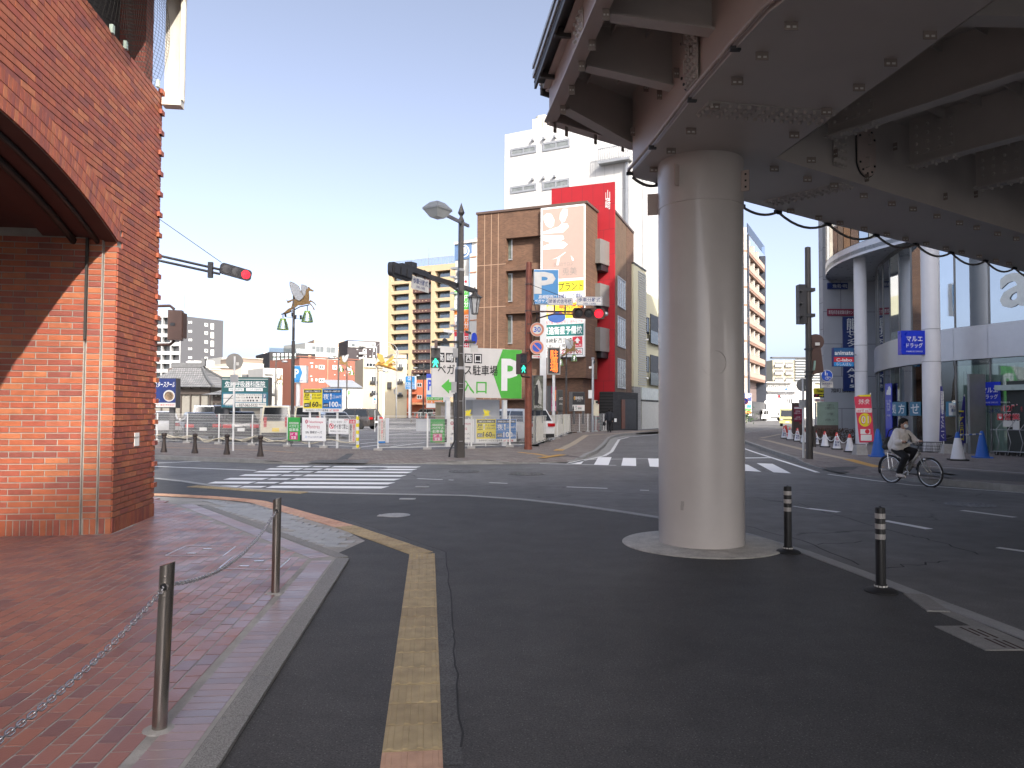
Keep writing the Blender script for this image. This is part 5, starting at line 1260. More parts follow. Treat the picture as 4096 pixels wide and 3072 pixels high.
# --- far background, left to right
b=Bd('grey_apartment_block','dark grey apartment block with small paired windows and a balcony side, far left',(717,240),(887,253),(717,1262),14,wallm('slate_render',(0.10,0.102,0.112)))
q=lambda l:[v*.463+(0 if i%2 ==0 else 768)for i,v in enumerate(l)]
for y in (1125,1203,1278,1355,1430):
    for x in (1628,1646):b.win(*q([x,y-9,x+11,y+9]),WHITE,WHITE)
for y in (1148,1220,1297,1372,1440):b.win(*q([1768,y-15,1795,y+13]),GGLASS,OFFW,f=.25)
for y in (1160,1236,1311,1386):b.win(*q([1820,y-25,1847,y+27]),WHITE,OFFW,f=.25,n=2)
bl=Fr(GX(560,240),GX(717,240));H=b.H;s=MB();WG=wallm('pale_grey_concrete',(0.42,0.43,0.43))
o=S('x',None,None,(560,240),(717,240));bpy.data.objects.remove(o.t)
def loc_in(b,fr,x,y,z):
    p=fr.world(x,y,z)-b.fr.o;return Vector((p.dot(b.fr.u),-p.dot(b.fr.n),p.z))
s.box(0,1,0,1,0,1);s.v=[];s.f=[];s.m=[];s.t=[]
def obl(s,b,fr,x0,x1,y0,y1,z0,z1):
    vs=[loc_in(b,fr,x,y,z)for z in (z0,z1)for (x,y)in ((x0,y0),(x1,y0),(x1,y1),(x0,y1))]
    s.add(vs,[(3,2,1,0),(4,5,6,7),(0,1,5,4),(1,2,6,5),(2,3,7,6),(3,0,4,7)])
obl(s,b,bl,0,bl.w-.01,1.6,10,0,H-.02);s.build('balcony_back_wall',DGLASS,b.t)
for k in range(11):
    z=H-1.2-2.85*(k+1);s=MB();obl(s,b,bl,0,bl.w-.02,0,1.6,z,z+1.15);s.build('balcony',WG,b.t)
for x in (3.4,6.3,9.2,12.2):s=MB();obl(s,b,bl,x,x+.35,-.05,1.62,0,H-.05);s.build('pier',WG,b.t)
s=MB();obl(s,b,bl,0,bl.w-.02,-.1,1.6,H-.6,H);s.build('roof_slab',WG,b.t)
b.part(3,3.1,3,3.1,b.H,b.H+9,STEELG,'antenna')
# temple roofs
def hip_roof(name,label,cx0,cx1,ex0,ex1,Y,zr,ze,dep,cat='temple',wallh=True):
    a,c=GX(ex0,Y),GX(ex1,Y);t=thing(name,label,cat,a);k=Y/3000;W=c.x-a.x;rx0,rx1=(cx0-ex0)*k,(cx1-ex0)*k;s=MB();N=8;rings=[]
    for i in range(N+1):
        u=i/N;f=u **1.9*.55+u*.45;z=ze+(zr-ze)*f
        x0,x1=rx0*u,W+(rx1-W)*u;y0,y1=dep/2*u,dep-dep/2*u;rings.append([(x0,y0,z),(x1,y0,z),(x1,y1+.01,z),(x0,y1+.01,z)])
    vs=[p for r in rings for p in r];s.add(vs,[(4*i+j,4*i+(j+1)%4,4*i+4+(j+1)%4,4*i+4+j)for i in range(N)for j in range(4)]+[(4*N,4*N+1,4*N+2,4*N+3),(3,2,1,0)])
    TR=tiles('roof_tile',(0.13,0.135,0.14),(0.20,0.20,0.205),(0.05,0.05,0.052),.30,.26,coord='obj',mortar=.03,bump=.8,axis='xz')
    r=s.build('roof',TR,t);s=MB();s.box(rx0-.3,rx1+.2,dep/2-.25,dep/2+.25,zr-.1,zr+.55);s.box(rx1,rx1+.5,dep/2-.3,dep/2+.3,zr+.1,zr+1.1);s.build('ridge',mat('ridge_tile',(0.09,0.092,0.095),.7,var=.25),t)
    for j in (1,2):
        s=MB();s.tube([Vector(r_[j])+z_*.15 for r_ in rings],.17,6);s.build('hip_ridge',mat('ridge_tile',(0.09,0.092,0.095),.7),t)
    MB().box(1.2,W-1.2,1.2,dep-1.2,0,ze+.1).build('wall',mat('plaster_wall',(0.17,0.16,0.14),.8),t);s=MB()
    for i in range(int(W/1.2)):s.box(.9+1.2*i,1.02+1.2*i,.95,1.2,0,ze)
    s.build('timber_posts',mat('dark_timber',(0.04,0.03,0.025),.7),t,kind='stuff');MB().box(.9,W-.9,.9,1.19,ze-.9,ze-.2).build('beam',mat('dark_timber',(0.04,0.03,0.025),.7),t);return t
hip_roof('temple_hall','temple hall with a large curved grey tiled roof behind the blue school sign',600,716,520,852,92,P(700,1443,92).z-.4,P(850,1548,92).z,13)
hip_roof('temple_annex','small tiled hip roof building left of the clinic board',878,905,800,985,76,P(878,1532,76).z,P(800,1578,76).z,9)
q=zq(600,1300,3.016)
b=Bd('low_beige_building','long low beige building with red framed windows and rooftop air units',(715,140),(960,146),(720,1462),14,wallm('pinkish_beige',(0.44,0.35,0.29)))
b.box(*q([370,495,990,512]),-.4,1,wallm('cream_coping',(0.68,0.66,0.58)),'coping');b.box(*q([372,512,850,536]),-.15,.0,wallm('cream_coping',(0.68,0.66,0.58)),'fascia')
for x0,x1 in ((500,552),(595,642),(694,828)):b.win(*q([x0,596,x1,668]),GGLASS,mat('dark_red_frame',(0.25,0.05,0.07),.5),f=.25,n=2 if x1-x0 >100 else 1)
for x0,x1 in ((466,540),(546,630),(642,784)):
    a,c,e,f_=b.r(*q([x0,430,x1,496]));b.part(a,c,1,3,e,f_,WHITE,'air_unit')
b=Bd('white_block','white block with a wide window band left of the round sign back',(885,175),(962,178),(900,1429),12,wallm('off_white_wall',(0.60,0.59,0.55)));b.win(*q([905,415,1000,470]),GGLASS,WHITE,n=3);b.win(*q([1010,420,1075,470]),GGLASS,WHITE,n=2)
b=Bd('cream_block','cream block with a brown roof storey behind the clinic board',(963,160),(1052,164),(1000,1452),12,wallm('cream_wall',(0.66,0.62,0.52)));b.box(*q([1108,402,1362,462]),1,10,wallm('brown_storey',(0.27,0.22,0.18)),'upper_storey');b.box(*q([1108,398,1366,408]),.8,10.2,wallm('cream_wall',(0.66,0.62,0.52)),'roof_edge')
b=Bd('slim_white_tower','slim white tower with a blue stripe beside the black glass office',(1049,230),(1065,230),(1055,1409),6,WHITE);b.box(1057.5,1418,1062.5,1474,-.1,0,SKYD,'blue_stripe');b.disc(1060,1414,2.4,2.4,-.12,0,RED,'red_dot')
b=Bd('small_white_house','low white house with a balcony rail below the black glass office',(1050,130),(1128,132),(1090,1473),9,wallm('off_white_wall',(0.60,0.59,0.55)));b.box(1060,1484,1095,1496,-.5,0,WHITE,'balcony')
BKP=wallm('black_panel',(0.022,0.022,0.024));MINT=mat('mint_glass',(0.30,0.42,0.40),.12,var=.25,scale=.25);MIW=mat('pale_panel_glass',(0.55,0.60,0.60),.2,var=.2,scale=.3)
b=Bd('glass_office','black framed office with a grid of pale green panes',(1074,190),(1258,196),(1090,1408),16,BKP)
for i in range(6):
    for j in range(8):
        x0=1089+16.2*i;y0=1411+17*j
        if y0 >1545:continue
        b.win(x0+1,y0+1,x0+15.2,y0+15.5,MIW if (j ==0 or (i*3+j*5)%7 <2)else MINT,BKP,f=.1,name='pane')
for i in range(2):b.win(1232,1420+20*i,1245,1432+20*i,SALMON,BKP,f=.05)
b.part(0,b.W,.2,.3,b.H,b.H+1.1,pane_mat('rail_glass',(0.8,0.85,0.87),.2),'roof_rail')
q=zq(1100,1300,3.016)
b=Bd('grey_annex','light grey building with two big windows above the terracotta building',(1217,215),(1348,222),(1240,1372),14,wallm('light_grey_panel',(0.42,0.43,0.41)));b.win(*q([440,252,592,332]),GGLASS,STEELG,n=3,f=.2);b.win(*q([612,262,730,342]),GGLASS,STEELG,n=2,f=.2)
b=Bd('pale_orange_apartments','pale orange apartment building peeping over the grey annex',(1252,300),(1386,306),(1300,1361),14,wallm('pale_orange',(0.60,0.42,0.28)))
for x0,x1 in ((605,660),(715,800),(750,812)):
    for y in ((207,236),(268,295),(325,350)):b.win(*q([x0,y[0],x1-3,y[1]]),DGLASS,OFFW,f=.3,n=2)
s=MB();[s.box(.8*k,.8*k+.1,.5,.6,b.H,b.H+1.2)for k in range(int(b.W/.8))];s.box(0,b.W,.5,.6,b.H+1.15,b.H+1.25);s.build('roof_rail',STEELG,b.t,kind='stuff')
b=Bd('dark_brown_apartments','dark brown apartment block with white balconies left of the golden high-rise',(1387,280),(1526,286),(1400,1361),14,wallm('dark_brown_wall',(0.052,0.042,0.046)));WB=wallm('white_balcony',(0.70,0.70,0.68))
b.box(*q([885,203,1212,272]),-.3,.0,WB,'white_storey')
for x0 in (920,1060,1160):b.win(*q([x0,222,x0+50,262]),GGLASS,STEELG,y=-.3,f=.2)
for y in (235,330,405):b.box(*q([1020,y,1106,y+22]),-1.4,-.02,WB,'balcony');b.win(*q([1062,y-42,1102,y]),DGLASS,WHITE,f=.25)if y >300 else None
for x in (985,1140):[b.win(*q([x,y,x+16,y+7]),WHITE,WHITE,f=.1)for y in (292,372)]
for y in (288,368):b.win(*q([1184,y,1200,y+34]),GGLASS,WHITE,f=.3)
b.box(*q([1020,390,1100,420]),-1.2,0,WB,'balcony');b2=b
b=Bd('white_stair_tower','white stair tower with glass landings at the right of the dark brown block',(1526,285),(1548,288),(1540,1361),10,WB);[b.win(*q([1288,y,1336,y+28]),GGLASS,WHITE,f=.3)for y in (195,240,285,330)]
TERR=mat('terracotta_tile',(0.22,0.085,0.058),.75,var=.07,scale=.4)
b=Bd('terracotta_building','three storey terracotta building with small white framed windows',(1195,165),(1441,176),(1200,1431),14,TERR)
for x0,x1,y0,y1 in ((530,595,485,532),(530,595,645,692),(437,454,487,517),(490,508,487,517),(437,454,647,677),(490,508,647,677),(694,745,487,535),(770,800,487,535),(875,918,500,550),(870,905,530,548)):b.win(*q([x0,y0,x1,y1]),GGLASS,WHITE,f=.14,n=2 if x1-x0 >40 else 1)
b.box(*q([284,392,1032,402]),-.3,1,wallm('terracotta_coping',(0.30,0.13,0.09)),'coping');b.box(*q([630,392,642,765]),-.25,0,mat('rusty_pipe',(0.35,0.18,0.12),.6),'downpipe')
for x,y in ((430,458),(443,458),(456,458),(430,618),(443,618),(722,442),(895,572),(840,605),(722,600)):b.disc(1100+x/3.016,1300+y/3.016,1.6,1.6,-.15,0,WHITE,'vent_cap')
b=Bd('metal_roof_shed','low shed with a grey corrugated metal roof behind the car park banner',(1321,120),(1451,122),(1400,1548),10,wallm('shed_wall',(0.5,0.5,0.48)))
s=MB();h0,h1=b.r(1321,1512,1321.1,1555)[2:],None
zl,zh=b.fr.px(1386,1550)[1],b.fr.px(1340,1512)[1];N=36
for k in range(N):x0,x1=b.W*k/N,b.W*(k+1)/N;y=.06 if k%2 else 0;f=lambda x:zh-.2*(zh-zl)*0;s.quad((x0,-.4,zl+y),(x1,-.4,zl+.06-y),(x1,9,zh+.06-y),(x0,9,zh+y))
s.build('roof',mat('corrugated_grey',(0.40,0.42,0.44),.45,.3,var=.1),b.t)
CRM=wallm('cream_tile',(0.60,0.52,0.37))
b=Bd('cream_building','cream four storey building with black balconies behind the golden horse',(1451,150),(1627,153),(1460,1432),12,CRM);b.box(*q([1420,355,1585,400]),.5,11,CRM,'roof_room')
b.win(*q([1095,455,1215,508]),DGLASS,STEELG,f=.15,n=3);b.box(*q([1078,505,1300,515]),-.3,0,CRM,'sill_band')
for x0,x1,y0,y1 in ((1160,1225,618,690),(1158,1225,785,830),(1488,1535,465,520),(1486,1535,645,690),(1484,1532,810,850),(1435,1450,610,660),(1433,1450,775,830)):
    b.win(*q([x0,y0,x1,y1]),DGLASS,STEELG,f=.12,n=2 if x1-x0 >40 else 1)
    if x1-x0 >40:b.box(*q([x0-8,y1-12,x1+12,y1+16]),-.6,-.02,BLACKP,'balcony_rail')
b.box(*q([1358,688,1408,768]),-.5,-.02,BLACKP,'hanging_sign')
GLDW=wallm('golden_beige_tile',(0.50,0.39,0.245),.05);MAR=wallm('maroon_panel',(0.10,0.05,0.045))
b=Bd('golden_highrise','golden beige high-rise apartment block with stacked balconies',(1548,222),(1816,212),(1560,1077),18,GLDW,wall=False)
W,H=b.W,b.H;q2=lambda l:[v*.463+(1024 if i%2 ==0 else 768)for i,v in enumerate(l)]
b.part(0,W,1.7,18,0,H-.1,DGLASS,'back_wall');X=lambda zx:b.fr.X(1024+zx*.463)
for x0,x1 in ((1130,1158),(1312,1345),(1503,1536),(1668,1712)):b.part(X(x0),X(x1),-.02 if x0 != 1312 else -.1,1.69,0,H,GLDW,'pier')
b.part(0,W,-.06,18,H-1.75,H+.02,GLDW,'roof_band');RG=pane_mat('balcony_glass',(0.55,0.6,0.6),.18,rough=.1)
for k in range(14):
    zt=b.fr.px(1700,768+(738+87.3*k)*.463)[1]
    if zt <3:break
    for x0,x1,kind in ((1158,1312,0),(1345,1503,1),(1536,1668,0)):
        b.part(X(x0)+.01,X(x1)-.01,-.04,1.68,zt-1.35,zt-.35,GLDW if kind ==0 else MAR,'balcony')
        if kind ==0:b.part(X(x0+48),X(x1)-.02,-.03,.02,zt-.349,zt+.55,RG,'balcony_glass')
        else:
            s=MB();[s.box(X(x0+22+30*j),X(x0+30+30*j),-.07,-.035,zt-1.0,zt-.75)for j in range(4)];s.build('panel_studs',GLDW,b.t,kind='stuff')
    for x0,x1 in ((1215,1300),(1370,1480),(1590,1660)):b.winl(X(x0),X(x1),zt-.3,zt+1.15,GGLASS,BLACKP,y=1.68,f=.08,n=3)
s=MB();[s.box(W*k/20,W*k/20+.08,.1,.18,H,H+2.2)for k in range(21)];s.box(0,W,.1,.18,H+2.12,H+2.22);s.build('roof_rail',STEELG,b.t,kind='stuff');b.part(W*.5,W*.5+.12,4,4.1,H,H+6,STEELG,'antenna')
b.part(0,W,.12,.16,H,H+2.1,pane_mat('mesh_rail',(0.86,0.88,0.9),.02),'rail_mesh')
b=Bd('orange_house','orange red low building with a shop awning left of the big parking board',(1626,165),(1752,165),(1640,1519),12,mat('orange_tile',(0.28,0.075,0.032),.75,var=.08,scale=.4));q3=zq(1600,1300,3.016)
for y in (700,845):b.win(*q3([205,y,265,y+48]),DGLASS,STEELG,f=.12,n=2)
for y in (735,808):b.box(*q3([80,y,200,y+26]),-1.2,-.02,mat('orange_tile',(0.28,0.075,0.032),.75),'balcony')
b.box(*q3([145,935,300,960]),-2,0,mat('striped_awning',(0.6,0.3,0.15),.7,var=.4,scale=3),'awning')
s=S('price_tower_sign','blue and white parking tower sign with green and orange price rows behind the big board','sign',(1706,140),(1790,140));p=s.box(*q3([318,590,600,1000]),0,.5,WHITE);s.box(*q3([320,590,600,640]),-.04,0,SKYD,'blue_header',p);s.txt('P',*q3([335,660,385,790]),SKYD,-.05,p,bold=.04);s.box(*q3([320,838,384,866]),-.04,0,SKYB,'info_row',p);s.box(*q3([322,872,520,905]),-.04,0,LIME,'price_row',p);s.box(*q3([322,908,520,945]),-.04,0,ORNG,'price_row',p);s.txt('7~R 60円',*q3([330,877,500,900]),WHITE,-.06,p);s.txt('1~6 40円',*q3([330,914,500,940]),WHITE,-.06,p)
# parking tower behind the signal pole
WTW=wallm('white_tower_wall',(0.70,0.68,0.64));q4=zq(1780,900,4.147)
b=Bd('parking_tower','white parking tower with a blue top panel and hanging tariff banner',(1818,118),(1990,114),(1850,964),20,WTW)
b.box(*q4([160,302,440,572]),-.1,-.001,mat('faded_blue_panel',(0.10,0.17,0.30),.6,var=.15),'blue_panel');b.disc(1780+308/4.147,900+430/4.147,22,25,-.14,-.1,WHITE,'ring_logo');b.disc(1780+308/4.147,900+430/4.147,18,21,-.17,-.14,mat('faded_blue_panel',(0.10,0.17,0.30),.6),'ring_inner');b.disc(1780+308/4.147,900+425/4.147,13,14,-.2,-.17,WHITE,'ring_dot')
b.box(*q4([150,262,520,300]),-.3,.5,WTW,'cornice');b.box(*q4([160,296,520,304]),-.2,0,mat('ochre_line',(0.45,0.30,0.14),.7),'ochre_line')
for y in (520,775,1570):b.box(*q4([412,y,520,y+14]),-.9,-.78,mat('rust_line',(0.45,0.18,0.08),.7),'rust_line')
b.box(*q4([405,470,520,1900]),-.8,-.001,WTW,'front_bay');b.box(*q4([396,540,412,1900]),-.85,-.001,mat('blue_grey_edge',(0.22,0.32,0.42),.6),'corner_strip')
t0=b.box(*q4([150,855,396,2150]),-.5,-.3,WHITE,'tariff_banner')
for y0,y1,mt in ((1085,1405,LIME),(1412,1760,ORNG),(1768,2100,RED)):b.box(*q4([152,y0,394,y1]),-.54,-.5,mt,'tariff_field',t0);b.box(*q4([158,y0+80,206,y1-18]),-.57,-.54,WHITE,'floor_strip',t0);b.txt('60円\n60分' if y0 <1100 else '40円\n60分',*q4([240,y0+80,390,y1-40]),WHITE,-.58,t0,bold=.03)
b.txt('エコエリア',*q4([156,1100,388,1140]),WHITE,-.58,t0,bold=.02);b.txt('RF\n~\n7F',*q4([164,1215,200,1340]),BLACKP,-.6,t0);b.txt('6F\n~\n1F',*q4([164,1500,200,1640]),BLACKP,-.6,t0);b.disc(1780+345/4.147,900+937/4.147,4.5,6,-.54,-.5,RED,'red_sun',t0)
for k in range(6):y=600+270*k;b.box(*q4([92,y+95,240,y+125]),-1.6,-.52,STEELG,'stair_landing')if k <1 else b.box(*q4([86,y-30,150,y+0]),-1.6,-.52,STEELG,'stair_landing');b.box(*q4([92,y,150,y+6]),-1.6,-1.55,STEELG,'stair_rail')
a,c,e,f_=b.r(*q4([380,170,460,245]));b.part(a,c,2,5,e-1,f_,WTW,'roof_unit')
# --- white building behind
WPN=tiles('white_panels',(0.47,0.47,0.46),(0.46,0.46,0.45),(0.36,0.36,0.355),1.05,6.2,coord='obj',mortar=.035,axis='xz',bump=.1,v_=.04)
b=Bd('white_panel_building','tall white panel building behind the red wall with slim paired windows',(2013,84),(2592,76),(2048,533),22,WPN);qa=lambda l:[v*.463+(2048 if i%2 ==0 else 0)for i,v in enumerate(l)]
for l in ([-12,1268,212,1335],[264,1215,500,1290],[-14,1598,210,1660],[262,1555,496,1630]):b.win(*qa(l),mat('curtained_glass',(0.16,0.175,0.175),.1,var=.35,scale=2),STEELG,f=.22,n=2,y=-.0)
for x,y in ((185,1212),(282,1198),(375,1185),(183,1550),(278,1538),(373,1526)):a,c,e,f_=b.r(*qa([x-10,y-8,x+10,y+10]));b.part(a,c,-.35,0,e,f_,STEELG,'vent_hood')
for k,(x0,x1)in enumerate(((106,192),(198,290),(296,340))):
    a,c,e,f_=b.r(*qa([x0,1070,x1,1130]));b.part(a,c,2,5,b.H,b.H+2.0,mat('cooling_unit',(0.55,0.53,0.45),.6),'cooling_unit');MB().cyl(((a+c)/2,3.5,b.H+2),((a+c)/2,3.5,b.H+2.6),.85,n=16).build('fan_cowl',mat('cooling_unit',(0.55,0.53,0.45),.6),b.t)
a,c,e,f_=b.r(*qa([770,1285,1040,1395]));s=MB();[s.box(a+(c-a)*k/14,a+(c-a)*k/14+.06,-.9,-.84,e,f_)for k in range(15)];s.box(a,c,-.92,-.82,f_-.08,f_);s.box(a,c,-.95,0,e-.25,e);s.build('roof_balcony_rail',STEELG,b.t,kind='stuff')
b.box(*qa([980,1390,1005,2600]),-.35,0,STEELG,'downpipe');sd_=Fr(GX(2592,76),GX(2680,88));s=MB();obl(s,b,sd_,.02,sd_.w,.0,.5,0,b.H);s.build('side_wall',WPN,b.t)
for k,y in enumerate((890,1100,1230,1420)):z1=sd_.px(2634,y)[1];s=MB();obl(s,b,sd_,sd_.X(2632),sd_.w,-.06,0,z1-2.2,z1);s.build('side_window',DGLASS,b.t)
# --- brown tiled building with its sign box
BRT=tiles('brown_tile',(0.135,0.070,0.040),(0.092,0.046,0.027),(0.125,0.077,0.05),.235,.078,coord='obj',mortar=.008,axis='xz',bump=.25)
b=Bd('brown_tile_building','brown tiled building with tall narrow windows in recessed bays',(1904,60.6),(2344,57),(2344,813),3,BRT,wall=False);brb=b
W,H=b.W,b.H;xa,xb=b.fr.X(2020),b.fr.X(2166)
b.part(0,xa,0,3,0,H,BRT,'wall');b.part(xa,xb,.55,3,0,H-.02,BRT,'bay_wall');b.part(xb,W,0,3,4.2,H,BRT,'wall');b.part(xa+.002,xb-.002,0,.54,H-2.15,H,BRT,'bay_band');b.part(xb,W-.4,.5,3,0,4.19,BRT,'ground_wall')
b.part(-.08,W+.1,-.1,3.1,H,H+.18,mat('brown_coping',(0.10,0.065,0.05),.5,.2),'coping')
for yt,yb in ((1045,1082),(1212,1254),(1380,1424),(1580,1600)):z1,z0=b.fr.px(2060,yt+12)[1],b.fr.px(2060,yb)[1];b.part(xa+.002,xb-.002,0,.54,z0,z1,BRT,'bay_band')
for y0,y1 in ((925,1045),(1094,1212),(1262,1380),(1440,1560)):b.win(2026,y0,2050,y1-4,mat('frosted_green_glass',(0.10,0.115,0.10),.15,var=.3),STEELG,y=.55,f=.09)
s=MB()
for sx in (1934,1961,1989):x=b.fr.X(sx);s.box(x-.025,x+.025,-.006,0,.5,H)
for sy in (1060,1228,1396):z=b.fr.px(1960,sy)[1];s.box(0,xa,-.007,0,z-.025,z+.025)
s.build('expansion_joints',mat('joint_sealant',(0.33,0.22,0.15),.8),b.t,kind='stuff')
s=S('salon_signboard','tall signboard on the brown building with white brush strokes over yellow and white adverts','signboard',b.fr.world(b.fr.X(2166),-.32,0),b.fr.world(b.fr.X(2341),-.32,0));qb=lambda l:[v*.463+(2048 if i%2 ==0 else 768)for i,v in enumerate(l)];Qb=lambda l:[(a*.463+2048,c*.463+768)for a,c in l]
x0,x1=0,s.fr.w;zt,zb=s.fr.px(2250,824)[1],s.fr.px(2250,1428)[1];MB().box(x0,x1,0,.31,zb,zt).build('board',WHITE,s.t);PKP=mat('dusty_pink_print',(0.40,0.29,0.245),.5,var=.03)
a,c,e,f_=s.r(*qb([265,135,622,748]));pk=MB().box(a,c,-.015,-.001,e,f_).build('pink_panel',PKP,s.t)
for pts in ([(275,205),(300,185),(340,190),(365,240),(360,290),(330,312),(295,290),(275,245)],[(440,145),(480,148),(478,200),(455,255),(430,265),(412,235),(415,190)],[(268,345),(400,300),(430,272),(480,275),(490,300),(440,350),(360,355),(268,362)],[(268,372),(380,375),(440,375),(450,405),(400,430),(340,440),(380,432),(450,430),(482,452),(440,488),(340,492),(266,500),(266,470),(340,440),(268,418)],
            [(343,585),(400,560),(460,518),(465,522),(415,560),(400,632),(385,632),(392,570)],[(508,548),(528,570),(534,592),(520,592)]):s.poly(Qb(pts),-.024,-.016,WHITE,'brush_stroke',pk)
s.txt('きものサロン',*qb([360,605,528,640]),mat('warm_grey_print',(0.25,0.22,0.2),.5),-.022,pk);s.txt('兎美',*qb([435,650,560,718]),mat('warm_grey_print',(0.25,0.22,0.2),.5),-.022,pk)
yp=s.box(*qb([262,770,620,862]),-.015,-.001,YEL,'yellow_panel');s.txt('インプラント',*qb([290,782,614,852]),BLACKP,-.024,yp,bold=.01)
s.txt('高崎むらた歯科',*qb([395,876,608,922]),NAVY,-.012,s.t,bold=.01);s.txt('027-325-6480',*qb([420,926,610,952]),RED,-.012,s.t)
yp=s.box(*qb([285,958,620,1090]),-.015,-.001,YEL,'yellow_panel');s.txt('県内屈指',*qb([404,966,612,1010]),RED,-.024,yp,bold=.02);s.txt('最大級の実績',*qb([404,1018,612,1056]),RED,-.024,yp);s.disc(2048+385*.463,768+1082*.463,36,22,-.02,-.016,mat('jacket_blue',(0.04,0.10,0.30),.6),'portrait_shoulder',yp);s.disc(2048+330*.463,768+1020*.463,16,19,-.022,-.016,mat('portrait_skin',(0.62,0.42,0.30),.6),'portrait_face',yp)
s.txt('映像授業・個別説明会 随時受付中',*qb([270,1106,610,1140]),RED,-.012,s.t);gp_=s.box(*qb([262,1142,618,1244]),-.015,-.001,mat('bottle_green_print',(0.02,0.15,0.14),.4),'green_panel');s.txt('東進衛星予備校',*qb([270,1160,606,1230]),WHITE,-.024,gp_,bold=.03)
s.txt('高崎駅西口校',*qb([280,1260,516,1306]),BLACKP,-.012,s.t,bold=.02);s.txt('お申込・お問合せ',*qb([290,1312,516,1344]),BLACKP,-.012,s.t,bold=.01);rp=s.box(*qb([522,1248,607,1342]),-.015,-.001,RED,'red_arrow_panel');s.poly(Qb([(565,1256),(590,1285),(575,1285),(575,1306),(553,1306),(553,1285),(540,1285)]),-.022,-.016,WHITE,'arrow',rp);s.txt('10m先',*qb([526,1312,604,1338]),WHITE,-.024,rp)
fr_=s.box(*qb([290,1354,612,1408]),-.012,-.001,BLACKP,'number_frame');s.box(*qb([294,1358,608,1404]),-.016,-.012,WHITE,'number_panel',fr_);s.txt('027-322-3105',*qb([300,1366,602,1398]),RED,-.02,fr_,bold=.02)
# red wall and pale balcony boxes
REDW=tiles('red_panels',(0.36,0.010,0.018),(0.345,0.0095,0.017),(0.24,0.012,0.02),1.0,2.05,coord='obj',mortar=.03,axis='xz',bump=.15,v_=.06)
b=Bd('red_wall_building','narrow red panelled wall rising behind the brown building, white brush letters near its top',(2203,63.4),(2458,60),(2458,727),2.2,REDW,wall=False);rw=b
fz=lambda sx,sy:b.fr.px(sx,sy)
p0=[(0,b.fr.px(2203,756)[1]),(b.fr.w,b.H),(b.fr.w,0),(b.fr.X(2262),0),(b.fr.X(2262),9),(0,9)];MB().prism(p0,0,.12,'y').build('red_panel_wall',REDW,b.t);b.txt('山﨑',*[v*.463+(2048 if i%2 ==0 else 0)for i,v in enumerate([806,1640,850,1808])],WHITE,-.03,vertical=True)
BOXM=mat('pale_metal_panel',(0.36,0.335,0.285),.45,.2,var=.05)
for k,(y0,y1)in enumerate(((962,1058),(1138,1225),(1312,1406))):
    a,c,e,f_=b.r(2344,y0,2410,y1,-1.2);o=b.part(a,c,-1.6,-.002,e,f_,mat('metal_side_shaded',(0.20,0.19,0.175),.5,.3),'balcony_box');b.part(a+.03,a+(c-a)*.66,-1.63,-1.601,e+.05,f_-.05,BOXM,'front_panel',o)  # sunlit front and shaded side painted as paler and darker metal
    b.part(a+.08,c-.1,-1.2,-.003,e-.5,e-.002,BLACKP,'soffit',o);b.win(2354,y0-40,2386,y0-2,DGLASS,STEELG,y=-.002,f=.08,n=2)
a,c=b.fr.X(2255),b.fr.X(2300);b.part(a-.4,a+.55,-.5,-.003,0,8.2,BLACKP,'dark_stair_recess');s=MB()
for k in range(14):s.box(a+.6+.28*k,a+.95+.28*k,-.9,-.003,3.6-.26*k,3.8-.26*k)
s.build('outside_stair',BLACKP,b.t,kind='stuff');MB().bar((a+.6,-.88,4.7),(a+4.5,-.88,1.1),.03,.05).build('stair_handrail',BLACKP,b.t);b.part(a-2.4,a-.45,-1.0,-.2,0,6.2,WHITE,'white_porch');b.part(a-1.9,a-.9,-1.02,-1.0,3.6,4.6,BLACKP,'porch_opening')
# brown wing along the side street, dark entrance, cream siding house
b=Bd('brown_side_wing','brown tiled wing with glazed stair windows along the side street',(2458.5,60.6),(2534,68),(2458,849),9,tiles('brown_tile_side',(0.135,0.083,0.05),(0.105,0.063,0.038),(0.12,0.08,0.055),.235,.078,coord='obj',mortar=.008,axis='xz',bump=.25))
for y0,y1 in ((1106,1238),(1262,1396),(1428,1560)):b.win(2470,y0+8,2501,y1-6,mat('curtained_glass',(0.16,0.175,0.175),.1),STEELG,f=.1,n=4)
b.part(-.05,b.W,-.08,9,b.H,b.H+.2,mat('brown_coping',(0.10,0.065,0.05),.5,.2),'coping');b.part(b.fr.X(2506),b.W,-.02,.0,0,b.H-.02,BRT,'end_strip')
b=Bd('dark_entrance','black stone entrance porch with a brown door beside the pedestrian in black',(2452,59.5),(2552,63.5),(2500,1569),1.2,tiles('black_stone',(0.03,0.03,0.032),(0.02,0.02,0.022),(0.012,0.012,0.012),.6,.12,coord='obj',mortar=.006,axis='xz'));qc=lambda l:[v*.463+(2048 if i%2 ==0 else 1536)for i,v in enumerate(l)]
b.box(*qc([945,132,1072,392]),-.03,-.001,BLACKP,'doorway');b.box(*qc([948,135,978,385]),-.06,-.03,mat('brown_door',(0.12,0.04,0.02),.5),'door');b.box(*qc([888,298,905,328]),-.05,-.001,WHITE,'mail_plate')
SDG=mat('cream_siding',(0.46,0.44,0.31),.7,var=.04);b=Bd('cream_siding_house','cream house with grey corrugated cladding and small balconies next to the round column',(2535,67),(2700,82),(2536,1056),9,SDG,wall=False)
x1,x2=b.fr.X(2584),b.fr.X(2552);b.part(0,x1,0,8,3.9,b.H,SDG,'wall');b.part(x1,b.W,.1,8,3.9,b.fr.px(2600,1176)[1],SDG,'low_wall');s=MB();[s.box(x2,x1,-.07,0,4.1+.22*k,4.2+.22*k)for k in range(int((b.H-4.3)/.22))];s.build('grey_cladding',mat('grey_cladding',(0.40,0.41,0.40),.5,.2),b.t,kind='stuff')
